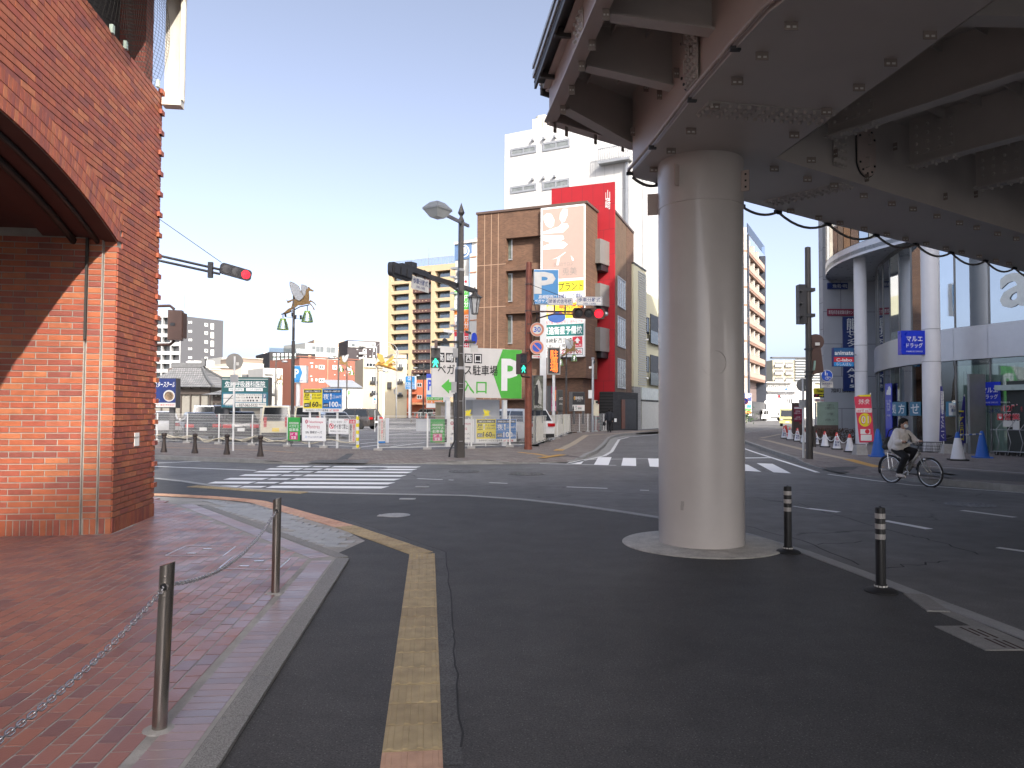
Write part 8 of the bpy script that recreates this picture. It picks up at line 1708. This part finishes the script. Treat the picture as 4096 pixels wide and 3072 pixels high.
def d1(s,p):
    s.poly([r2(*a)for a in ((766,98),(885,90),(886,108),(800,108))],-.02,-.013,YEL,'yellow_edge',p);s.txt('免税',*r3([782,130,878,175]),WHITE,-.016,p,mirror=True);s.box(*r3([762,210,896,246]),-.016,-.013,WHITE,'white_strip',p);s.txt('Tax free',*r3([772,214,890,242]),RED,-.02,p,mirror=True);s.disc(*r2(838,310),25,27,-.016,-.013,YEL,'yellow_disc',p);s.txt('10',*r3([800,268,876,348]),RED,-.022,p,mirror=True,bold=.02);s.txt('10',*r3([806,274,870,342]),WHITE,-.026,p,mirror=True);s.box(*r3([798,390,884,432]),-.016,-.013,WHITE,'white_box',p);s.disc(*r2(858,410),9,9,-.02,-.016,RED,'red_flower',p);s.box(*r3([802,438,896,490]),-.016,-.013,WHITE,'white_box',p)
banner('pink tax free banner with mirrored writing and a yellow disc',r2(845,612),(3414,3498),[(745,112),(800,98),(886,90),(900,250),(918,495),(860,505),(792,506),(770,300)],PKB,d1,795,(886,78,842,615))
NVB=mat('navy_banner',(0.03,0.03,0.20),.6,var=.08)
banner('narrow navy banner with white characters right of the thick column',r2(1520,600),(3757,3786),[(1490,20),(1506,18),(1520,200),(1541,490),(1482,495),(1490,250)],NVB,lambda s,p:s.txt('超得感謝キャンペーン',*r3([1492,60,1522,470]),WHITE,-.016,p,vertical=True,mirror=True,bold=.02),1545,(1494,10,1522,600))
banner('navy banner with yellow characters leaning by the striped bar',r2(1720,590),(3830,3865),[(1690,105),(1702,110),(1706,300),(1710,520),(1690,545),(1642,520),(1665,300)],NVB,lambda s,p:s.txt('一番日',*r3([1655,230,1695,490]),YEL,-.016,p,vertical=True,bold=.03),1728,(1698,90,1722,590))
t=thing('low_hedge','low dark reddish twiggy hedge in front of the grey building','hedge',GX(3340,38.5));s=MB();rr=random.Random(5)
for k in range(900):
    p=Vector((rr.uniform(-1.6,1.6),rr.uniform(-.4,.4),.12+rr.random()**.8*.75));d=Vector((rr.uniform(-1,1),rr.uniform(-1,1),rr.uniform(-.3,1))).normalized()*.07;e=Vector((rr.uniform(-1,1),rr.uniform(-1,1),rr.uniform(-1,1))).normalized()*.03;s.tint=rr.random();s.quad(p-d,p+e,p+d,p-e)
s.build('leaves',ramp_mat('hedge_leaf',[(0.05,0.025,0.02),(0.10,0.05,0.035),(0.07,0.06,0.03)],.7),t,tints=True,kind='stuff');s=MB()
for k in range(40):x=rr.uniform(-1.5,1.5);s.tube([(x,rr.uniform(-.3,.3),.1),(x+rr.uniform(-.2,.2),rr.uniform(-.3,.3),.8)],.012,4)
s.build('twigs',mat('twig_brown',(0.05,0.03,0.022),.8),t,kind='stuff')
# --- buildings at the end of the side street
PNW=wallm('pale_panel',(0.52,0.47,0.41));BRB=mat('brown_band',(0.20,0.12,0.085),.7);DNB=mat('dark_blue_pier',(0.03,0.036,0.05),.6)
b=Bd('striped_apartments','tall pale apartment block with brown floor bands right of the round column',(2900,122),(2990,124),(2985,930),14,PNW);qz=lambda y:768+y*.463;sd_=Fr(GX(2994,124),GX(3064,142));s=MB();obl(s,b,sd_,0,sd_.w,1.6,12,0,b.H);s.build('balcony_back',mat('balcony_back_brown',(0.16,0.12,0.11),.7),b.t)  # brownish back wall of the balconies
for k in range(8):
    y=500+155.5*k;z1=b.fr.px(2985,qz(y))[1];b.part(0,b.W,-.06,0,z1-.35,z1,BRB,'floor_band');s=MB();obl(s,b,sd_,0,sd_.w,0,1.6,z1-.5,z1-.05);s.build('balcony_slab',BRB,b.t);s=MB();obl(s,b,sd_,0,sd_.w,-.05,.02,z1-.05,z1+.8);s.build('balcony_rail',mat('pink_white_rail',(0.34,0.25,0.20),.6),b.t)
    for x in (3,7.2,11.5):s=MB();obl(s,b,sd_,sd_.w*x/17,sd_.w*x/17+.9,.3,1.6,z1,z1+2.4);s.build('balcony_partition',PNW,b.t)
for x in (0,sd_.w-.9):s=MB();obl(s,b,sd_,x,x+.9,-.12,1.7,0,b.H-.3);s.build('pier',DNB,b.t)
s=MB();obl(s,b,sd_,0,sd_.w,0,.1,b.H,b.H+1.6);s.build('roof_screen',pane_mat('mesh_rail',(0.86,0.88,0.9),.02),b.t);b.part(0,b.W,-.03,0,b.H,b.H+.8,PNW,'parapet');s=MB();obl(s,b,sd_,.9,sd_.w-.9,-.05,.3,0,3.4);s.build('shop_front',BLACKP,b.t)
s=S('parking_entrance_sign','blue and white parking entrance sign at the foot of the striped apartments','sign',GX(2970,112),GX(3006,112));p=s.box(*z9([214,822,320,1092]),0,.4,WHITE);s.box(*z9([216,824,318,918]),-.05,-.001,NAVY,'blue_header',p);s.txt('P',*z9([248,832,310,908]),WHITE,-.07,p,bold=.03);s.txt('入口',*z9([250,924,316,956]),RED,-.07,p,bold=.02);s.box(*z9([216,1005,318,1036]),-.05,-.001,LIME,'green_row',p);s.box(*z9([216,1040,318,1066]),-.05,-.001,ORNG,'orange_row',p);s.box(*z9([265,962,316,1000]),-.05,-.001,BLUE,'blue_row',p)
b=Bd('cream_grey_apartments','wide cream and grey apartment block far down the side street',(3092,255),(3330,255),(3100,1440),14,wallm('cream_concrete',(0.62,0.57,0.42)));b.box(*z9([568,386,1250,402]),-1,1,wallm('slate_render',(0.10,0.102,0.112)),'roof_edge')
for x0,x1 in ((603,702),(732,822)):
    for y in (448,540,630):b.box(*z9([x0,y,x1,y+55]),-.2,-.001,DGLASS,'recess');b.box(*z9([x0,y+27,x1,y+60]),-.9,-.21,mat('grey_balcony',(0.23,0.23,0.24),.6),'balcony')
for k in range(9):y=402+33*k;b.box(*z9([850,y,1250,y+30]),-.2,-.001,mat('balcony_glass_dark',(0.10,0.12,0.14),.3),'window_row');b.box(*z9([850,y+21,1250,y+29]),-1.0,-.21,WB,'balcony_edge')
b=Bd('white_far_block','small white block between the striped apartments and the cream block',(3060,300),(3092,300),(3070,1480),10,WB);[b.box(*z9([500,y,572,y+9]),-.2,-.001,GGLASS,'window_row')for y in (575,605,635,665)]
b=Bd('low_white_houses','low white terraced houses above the warehouse roof',(3062,190),(3260,190),(3100,1527),10,wallm('off_white_wall',(0.60,0.59,0.55)))
for x0 in (520,590,660,735):b.win(*z9([x0,725,x0+55,770]),GGLASS,WHITE,f=.2,n=2)
b.box(*z9([495,690,830,700]),-1.5,0,WB,'eaves')
b=Bd('white_warehouse','white warehouse with a red and black logo at the end of the side street',(3062,142),(3176,145),(3100,1573),16,mat('white_render',(0.66,0.67,0.68),.7,var=.05));b.poly([(2900+a/3.016,1300+c/3.016)for a,c in ((642,840),(662,840),(682,880),(664,880),(656,858),(656,880),(642,880))],-.1,-.001,BLACKP,'logo_mark');b.poly([(2900+a/3.016,1300+c/3.016)for a,c in ((645,848),(654,848),(654,876),(645,876))],-.12,-.101,RED,'logo_red');b.txt('NORUMAN',*z9([626,888,700,902]),GREEN,-.1)
for x0 in (752,775,798):b.win(*z9([x0,890,x0+12,950]),DGLASS,BLACKP,f=.1)
s=MB();[s.box(b.W*k/16,b.W*k/16+.3,-.4,0,b.H,b.H+.35)for k in range(16)];s.box(0,b.W,-.5,3,b.H-.05,b.H+.15);s.build('tile_edge',mat('ridge_tile',(0.09,0.092,0.095),.7),b.t,kind='stuff')
def psign(label,sx,Y,cy,r,m,ring_,kind=''):
    t=thing('road_sign',label,'traffic sign',GX(sx,Y));z=P(sx,cy,Y).z;MB().cyl((0,.05,.1),(0,.05,z),.04,n=8).build('post',STEELG,t);M=Matrix.Rotation(R(90),3,'X');s=MB();s.lathe([(r,-.01),(r,.02),(0,.02)],20,(0,0,z),M);o=s.build('sign_plate',ring_,t);s=MB();s.lathe([(r*.72,.02),(r*.72,.03),(0,.03)],20,(0,0,z),M);s.build('sign_field',m,o)
    if kind =='bar':s=MB();s.obox((0,-.036,z),(r*.5,0,-r*.5),(0,.004,0),(r*.07,0,r*.07));s.build('diagonal_bar',SALMON,o)
psign('no parking sign on a white post before the blue parking entrance sign',2981,70,1605,.32,mat('sign_blue',(0.02,0.09,0.50),.4),SALMON,'bar');psign('small round speed sign by the white box truck',3066,120,1609,.3,OFFW,WHITE);psign('blue arrow sign far down the side street',3145,110,1557,.3,mat('sign_blue',(0.02,0.09,0.50),.4),WHITE)
t=thing('street_shrub','dark green shrub at the foot of the striped apartments','shrub',GX(2970,100));s=MB()
for k in range(500):p=Vector((rr.gauss(0,.6),rr.gauss(0,.5),1.0+rr.gauss(0,.5)));d=Vector((rr.uniform(-1,1),rr.uniform(-1,1),rr.uniform(-1,1)))*.16;e=Vector((rr.uniform(-1,1),rr.uniform(-1,1),rr.uniform(-1,1)))*.1;s.tint=rr.random();s.quad(p-d,p+e,p+d,p-e)
s.build('crown',ramp_mat('shrub_leaf',[(0.02,0.045,0.015),(0.04,0.08,0.025)],.7),t,tints=True);MB().cyl((0,0,0),(0,0,1),.05).build('trunk',BRB,t)
# ============================================================ PEOPLE AND BICYCLE
SKIN=mat('skin',(0.50,0.30,0.21),.55,var=.06);HAIR=mat('dark_hair',(0.010,0.007,0.006),.85,var=.2);JKT=mat('pale_jacket',(0.80,0.74,0.68),.55,var=.10,scale=10,bump=.35,bscale=9);TRS=mat('black_trousers',(0.012,0.012,0.014),.8,var=.2);BLKJ=mat('black_jacket',(0.010,0.012,0.018),.7,var=.2)
def flesh(name,caps,m,parent,vox=.014,sm=3):
    """one continuous surface grown over tapered limbs"""
    s=MB()
    for c in caps:
        if len(c)==4:
            p,q,a,b_=c;p,q=Vector(p),Vector(q);s.tube([p,p.lerp(q,.5),q],[a,(a+b_)/2,b_],12);s.sph(p,a,12,8);s.sph(q,b_,12,8)
        else:s.sph(c[0],c[1],16,12,c[2])
    o=bpy.data.objects.new('tmp',s.mesh('tmp',m));COL.objects.link(o);r_=o.modifiers.new('r','REMESH');r_.mode='VOXEL';r_.voxel_size=vox;k=o.modifiers.new('s','SMOOTH');k.iterations=sm;k.factor=.5
    bpy.context.view_layer.update();me=bpy.data.meshes.new_from_object(o.evaluated_get(bpy.context.evaluated_depsgraph_get()));me.name=name;bpy.data.objects.remove(o);me.polygons.foreach_set('use_smooth',[True]*len(me.polygons));me.materials.clear();me.materials.append(m);o=bpy.data.objects.new(name,me);return link(o,parent)
rc=G(3565,1931);hv=Vector((.35,-.937,0)).normalized();hz=math.atan2(hv.y,hv.x)
bk=thing('bicycle','silver city bicycle with a wire front basket ridden along the right kerb','bicycle',rc,hz);BFR=mat('champagne_frame',(0.40,0.38,0.34),.35,.6);CHR=mat('chrome',(0.6,0.6,0.6),.2,.9);RW=.325
for wx_ in (0,1.08):
    s=MB();s.tube([(wx_+RW*math.cos(a),0,RW+RW*math.sin(a))for a in [2*math.pi*k/40 for k in range(40)]],.019,8,closed=True);wo_=s.build('wheel',TYRE,bk,smooth=True);s=MB();s.tube([(wx_+(RW-.032)*math.cos(a),0,RW+(RW-.032)*math.sin(a))for a in [2*math.pi*k/40 for k in range(40)]],.013,6,closed=True);s.build('rim',CHR,wo_,smooth=True);s=MB()
    for k in range(28):a=2*math.pi*k/28;s.tube([(wx_,.03*(-1)**k,RW),(wx_+(RW-.035)*math.cos(a),0,RW+(RW-.035)*math.sin(a))],.0016,3)
    s.cyl((wx_,-.05,RW),(wx_,.05,RW),.022,n=10);s.build('spokes',CHR,wo_,kind='stuff');s=MB();A0,A1=(20,200)if wx_ ==0 else (70,175);pts=[R(A0+(A1-A0)*k/16)for k in range(17)]
    for a,c in zip(pts,pts[1:]):rr_=RW+.035;s.quad((wx_+rr_*math.cos(a),-.03,RW+rr_*math.sin(a)),(wx_+rr_*math.cos(c),-.03,RW+rr_*math.sin(c)),(wx_+rr_*math.cos(c),.03,RW+rr_*math.sin(c)),(wx_+rr_*math.cos(a),.03,RW+rr_*math.sin(a)))
    s.build('mudguard',NVY,bk)
s=MB();s.tube([(.80,0,.80),(.45,0,.29)],.03,10);s.tube([(.45,0,.29),(.26,0,.72)],.018,8);s.tube([(.76,0,.70),(.40,0,.42)],.014,8)
for y in (-.055,.055):s.tube([(.45,y*.6,.29),(0,y,RW)],.011,6);s.tube([(.34,y*.5,.56),(0,y,RW)],.009,6)
s.build('frame',BFR,bk,smooth=True);s=MB();s.tube([(.78,0,.86),(.83,0,.72)],.022,8)
for y in (-.055,.055):s.tube([(.83,y,.70),(.96,y,.46),(1.08,y,RW)],.013,6)
s.build('fork',BFR,bk,smooth=True);s=MB();s.tube([(.60,-.27,.99),(.70,-.22,1.0),(.78,-.06,.97),(.78,.06,.97),(.70,.22,1.0),(.60,.27,.99)],.012,8);s.tube([(.78,0,.86),(.78,0,.97)],.013,8);s.build('handlebar',CHR,bk,smooth=True)
for y in (-1,1):MB().cyl((.58,y*.275,.988),(.68,y*.232,.998),.018,n=10).build('grip',RUBBER,bk)
s=MB();s.sph((.20,0,.765),.13,12,8,(1,.8,.35));s.build('saddle',CPL,bk,smooth=True);s=MB()
B0=lambda k,u,v:(.90+.32*u+(.02 if k else -.02)*0+.03*(u*2-1)*k,(v-.5)*(.30+.06*k),.80+.22*k)
for j in range(9):
    u=j/8
    for v in (0,1):s.tube([B0(0,u,v),B0(1,u,v)],.0035,4);s.tube([B0(0,v,u),B0(1,v,u)],.0035,4)
    s.tube([B0(0,u,0),B0(0,u,1)],.003,4)
for k in (0,.3,.6,1):s.tube([B0(k,0,0),B0(k,1,0),B0(k,1,1),B0(k,0,1)],.006 if k in (0,1)else .0035,4,closed=True)
s.build('basket',DGREY,bk,kind='stuff');s=MB();s.tube([(-.18,-.06,.73),(.2,-.05,.72)],.007,5);s.tube([(-.18,.06,.73),(.2,.05,.72)],.007,5);s.tube([(-.17,-.06,.73),(-.17,.06,.73)],.007,5);[s.tube([(x,-.06,.73),(x,.06,.73)],.005,4)for x in (-.06,.06)];s.tube([(-.05,-.06,.73),(0,-.06,RW)],.006,4);s.tube([(-.05,.06,.73),(0,.06,RW)],.006,4);s.build('rear_rack',CHR,bk)
s=MB();M=Matrix.Rotation(R(90),3,'X');s.lathe([(.095,-.005),(.095,.005),(.07,.005),(.07,-.005)],24,(.45,-.045,.29),M);s.lathe([(.03,-.01),(.03,.02),(0,.02)],12,(.45,-.045,.29),M);s.build('chainring',CHR,bk);ca_=R(-125);s=MB();P1=Vector((.45+.16*math.cos(ca_),-.09,.29+.16*math.sin(ca_)));P2=Vector((.45-.16*math.cos(ca_),.09,.29-.16*math.sin(ca_)));s.bar((.45,-.07,.29),P1,.02,.02);s.bar((.45,.07,.29),P2,.02,.02);s.build('crank',CHR,bk)
for p in (P1,P2):s=MB();s.box(p.x-.045,p.x+.045,p.y-.045,p.y+.045,p.z-.012,p.z+.012);s.build('pedal',CPL,bk)
s=MB();s.bar((.36,.045,.29+.075),(.02,.045,RW+.035),.006,.006);s.bar((.36,.045,.22),(.02,.045,RW-.035),.006,.006);s.build('chain',DGREY,bk);s=MB();s.sph((1.0,-.07,.62),.04,10,7);s.build('front_lamp',CHR,bk,smooth=True);MB().bar((0,-.1,RW),(-.22,-.12,.32),.015,.015).build('kickstand',CHR,bk)
# rider (local x forward, y left)
pr=thing('person','person in a pale jacket, white face mask and black trousers riding the silver bicycle','person',rc,hz);hip=Vector((.19,0,.88));HD=Vector((.40,-.015,1.43));k1,k2=Vector((.52,-.11,.66)),Vector((.60,.10,.78));a1,a2=P1+Vector((-.05,0,.10)),P2+Vector((-.05,0,.10));sh1,sh2=Vector((.30,-.18,1.20)),Vector((.32,.18,1.20));el1,el2=Vector((.44,-.29,.99)),Vector((.48,.28,1.0));h1_,h2_=Vector((.62,-.262,1.015)),Vector((.62,.262,1.015))
hand=[]
for h_ in (h1_,h2_):
    sg=1 if h_.y >0 else -1;hand.append((h_+Vector((-.03,0,.004)),h_+Vector((.02,0,.006)),.03,.026))
    for j,(l_,o_)in enumerate(((.036,-.028),(.042,-.010),(.04,.008),(.03,.025))):b_=h_+Vector((.022,o_*1.2,.008));hand +=[(b_,b_+Vector((.02,0,-.012)),.0095,.009),(b_+Vector((.02,0,-.012)),b_+Vector((.006,0,-.012-l_*.6)),.009,.008)]
    hand.append((h_+Vector((-.01,-sg*.02,0)),h_+Vector((.02,-sg*.045,-.018)),.011,.009))
body=flesh('body',[(hip,Vector((.28,0,1.12)),.13,.13),(Vector((.28,0,1.12)),Vector((.33,0,1.24)),.13,.07),(sh1,sh2,.06,.06),(Vector((.34,0,1.26)),HD+Vector((-.02,0,-.05)),.05,.048),(HD,.098,(1.0,.80,1.16)),(HD+Vector((.045,-.008,-.055)),.06,(.95,.85,.9)),(HD+Vector((.102,-.018,-.01)),.017,(1,.8,1.4)),(HD+Vector((-.005,-.078,-.005)),.022,(.6,.4,1.2)),(HD+Vector((-.005,.078,-.005)),.022,(.6,.4,1.2)),
     (sh1,el1,.045,.038),(el1,h1_,.036,.026),(sh2,el2,.045,.038),(el2,h2_,.036,.026),(hip+Vector((0,-.09,0)),k1,.075,.055),(k1,a1,.05,.034),(hip+Vector((0,.09,0)),k2,.075,.055),(k2,a2,.05,.034)]+hand,SKIN,pr,.0085,2)
flesh('jacket',[(Vector((.17,0,.90)),Vector((.28,0,1.14)),.205,.185),(Vector((.29,0,1.12)),Vector((.33,0,1.25)),.16,.095),(Vector((.14,-.04,.86)),Vector((.32,-.1,.88)),.14,.12),(Vector((.14,.04,.86)),Vector((.32,.1,.88)),.14,.12),(sh1+Vector((.01,.02,.0)),el1,.09,.075),(el1,h1_+Vector((-.07,-.01,.0)),.075,.048),(sh2+Vector((.01,-.02,.0)),el2,.09,.075),(el2,h2_+Vector((-.07,.01,.0)),.075,.048),(Vector((.27,0,1.27)),.12,(1.05,1.2,.55)),(Vector((.22,0,1.24)),.11,(.9,1.1,.7))],JKT,pr,.014,3)
flesh('trousers',[(Vector((.16,0,.84)),Vector((.24,0,.88)),.15,.14),(hip+Vector((0,-.09,-.04)),k1,.10,.082),(k1,a1+Vector((0,0,.03)),.08,.065),(hip+Vector((0,.09,-.04)),k2,.10,.082),(k2,a2+Vector((0,0,.03)),.08,.065)],TRS,pr,.014,3)
for a_,p_ in ((a1,P1),(a2,P2)):flesh('shoe',[(a_+Vector((-.02,0,-.04)),p_+Vector((.10,0,.035)),.048,.036),(a_+Vector((-.05,0,-.065)),p_+Vector((.10,0,.025)),.035,.03),(a_+Vector((-.01,0,-.02)),a_+Vector((-.005,0,.03)),.046,.045)],mat('pale_shoe',(0.55,0.50,0.46),.5,var=.08),pr,.012,2)
flesh('hair',[(HD+Vector((-.022,0,.035)),.108,(1.0,.86,1.02)),(HD+Vector((-.075,0,-.035)),.07,(.9,1.0,1.0)),(HD+Vector((-.115,0,-.07)),.045,(1,1,.9)),(HD+Vector((.03,.01,.085)),.06,(1.1,1.1,.6))],HAIR,pr,.012,2)
flesh('face_mask',[(HD+Vector((.073,-.014,-.05)),.056,(.72,1.02,.98))],WHITE,pr,.012,1);s=MB();[s.sph(HD+Vector((.088,-.014+.033*q_,.024)),.009,8,6,(.5,1.2,.6))for q_ in (-1,1)];s.build('eyes',BLACKP,pr);s=MB();[s.bar(HD+Vector((.092,-.014+.018*q_,.046)),HD+Vector((.082,-.014+.05*q_,.043)),.005,.007)for q_ in (-1,1)];s.build('eyebrows',HAIR,pr)
bag=thing('shoulder_bag','dark shoulder bag worn behind the rider in the pale jacket','bag',rc,hz);BAGM=mat('dark_bag',(0.03,0.028,0.026),.7,var=.15);flesh('bag_body',[(Vector((-.08,-.06,.90)),Vector((.03,-.1,1.05)),.085,.07),(Vector((-.12,-.05,.86)),Vector((.03,-.1,.88)),.075,.08)],BAGM,bag,.015,2);MB().tube([(.04,-.16,1.10),(.14,-.2,1.26),(.26,-.12,1.36),(.38,.02,1.28),(.46,.12,1.12),(.42,.19,.98)],.014,6).build('strap',BAGM,bag,smooth=True)
pp=G(2437,1730,.12);pd=thing('person','person in black seen from behind walking past the black entrance, carrying a bag','person',pp,R(-90+170));pd.rotation_euler=(0,0,R(85))
flesh('body',[((0,0,.9),(0,0,1.35),.12,.14),((0,-.16,1.38),(0,.16,1.38),.07,.07),((0,0,1.38),(.01,0,1.55),.05,.05),((.01,0,1.60),.10,(1.0,.85,1.15)),((0,-.2,1.36),(-.05,-.25,1.08),.05,.04),((-.05,-.25,1.08),(.08,-.24,.86),.04,.03),((0,.2,1.36),(-.02,.27,1.08),.05,.04),((-.02,.27,1.08),(.0,.27,.82),.04,.03),((0,-.09,.9),(.1,-.1,.5),.08,.06),((.1,-.1,.5),(.02,-.1,.09),.055,.04),((0,.09,.9),(-.02,.09,.5),.08,.06),((-.02,.09,.5),(-.18,.09,.14),.055,.04),((0,.27,.79),.035,(1,.7,1.3)),((.08,-.24,.83),.035,(1,.7,1.3))],SKIN,pd,.018,2)
flesh('jacket',[((0,0,.88),(0,0,1.36),.19,.19),((0,-.17,1.37),(0,.17,1.37),.1,.1),((0,-.2,1.36),(-.05,-.25,1.08),.09,.075),((-.05,-.25,1.08),(.06,-.24,.9),.075,.055),((0,.2,1.36),(-.02,.27,1.08),.09,.075),((-.02,.27,1.08),(.0,.27,.88),.075,.055),((-.06,0,1.42),.11,(1,1.3,.8))],BLKJ,pd,.02,2);flesh('trousers',[((0,-.09,.9),(.1,-.1,.5),.11,.085),((.1,-.1,.5),(.03,-.1,.12),.085,.07),((0,.09,.9),(-.02,.09,.5),.11,.085),((-.02,.09,.5),(-.16,.09,.16),.085,.07)],TRS,pd,.02,2)
flesh('hair',[((-.015,0,1.63),.112,(1.0,.9,1.0)),((-.05,0,1.56),.075,(.8,1,1))],HAIR,pd,.015,2);[flesh('shoe',[(a_,c_,.05,.04)],BLACKP,pd,.02,1)for a_,c_ in (((-.02,-.1,.05),(.16,-.1,.045)),((-.2,.09,.1),(-.06,.09,.05)))]
bg_=thing('hand_bag','black bag in the left hand of the pedestrian in black','bag',pp,R(85));flesh('bag_body',[((-.1,.36,.68),(.12,.36,.68),.12,.12),((-.1,.36,.60),(.12,.36,.60),.12,.12)],BLACKP,bg_,.02,2);MB().tube([(-.1,.33,.76),(0,.29,.86),(.1,.33,.76)],.012,6).build('handle',BLACKP,bg_)
# ============================================================ ADDED UNSEEN TOWER BEHIND THE CAMERA (outline stepped to shade the junction)
st=thing('shade_tower','tall pale unseen tower added behind the viewpoint to shade the junction','building',(30,-60,0),math.atan2(SUN.x,-SUN.y));MB().prism([(-16,0),(-16,46),(-1.6,48.8),(-.3,49.5),(.3,50.4),(.6,51),(.65,77),(38,77),(38,0)],-14,0,'y').build('wall',tiles('shade_tower_panels',(0.42,0.41,0.38),(0.40,0.39,0.36),(0.3,0.3,0.28),1.2,3,coord='obj',axis='xz'),st);s=MB()
for i in range(12):
    for j in range(15):s.box(2+2.8*i,3.8+2.8*i,.001,.05,6+4.4*j,8.2+4.4*j)
s.build('windows',DGLASS,st,kind='stuff')
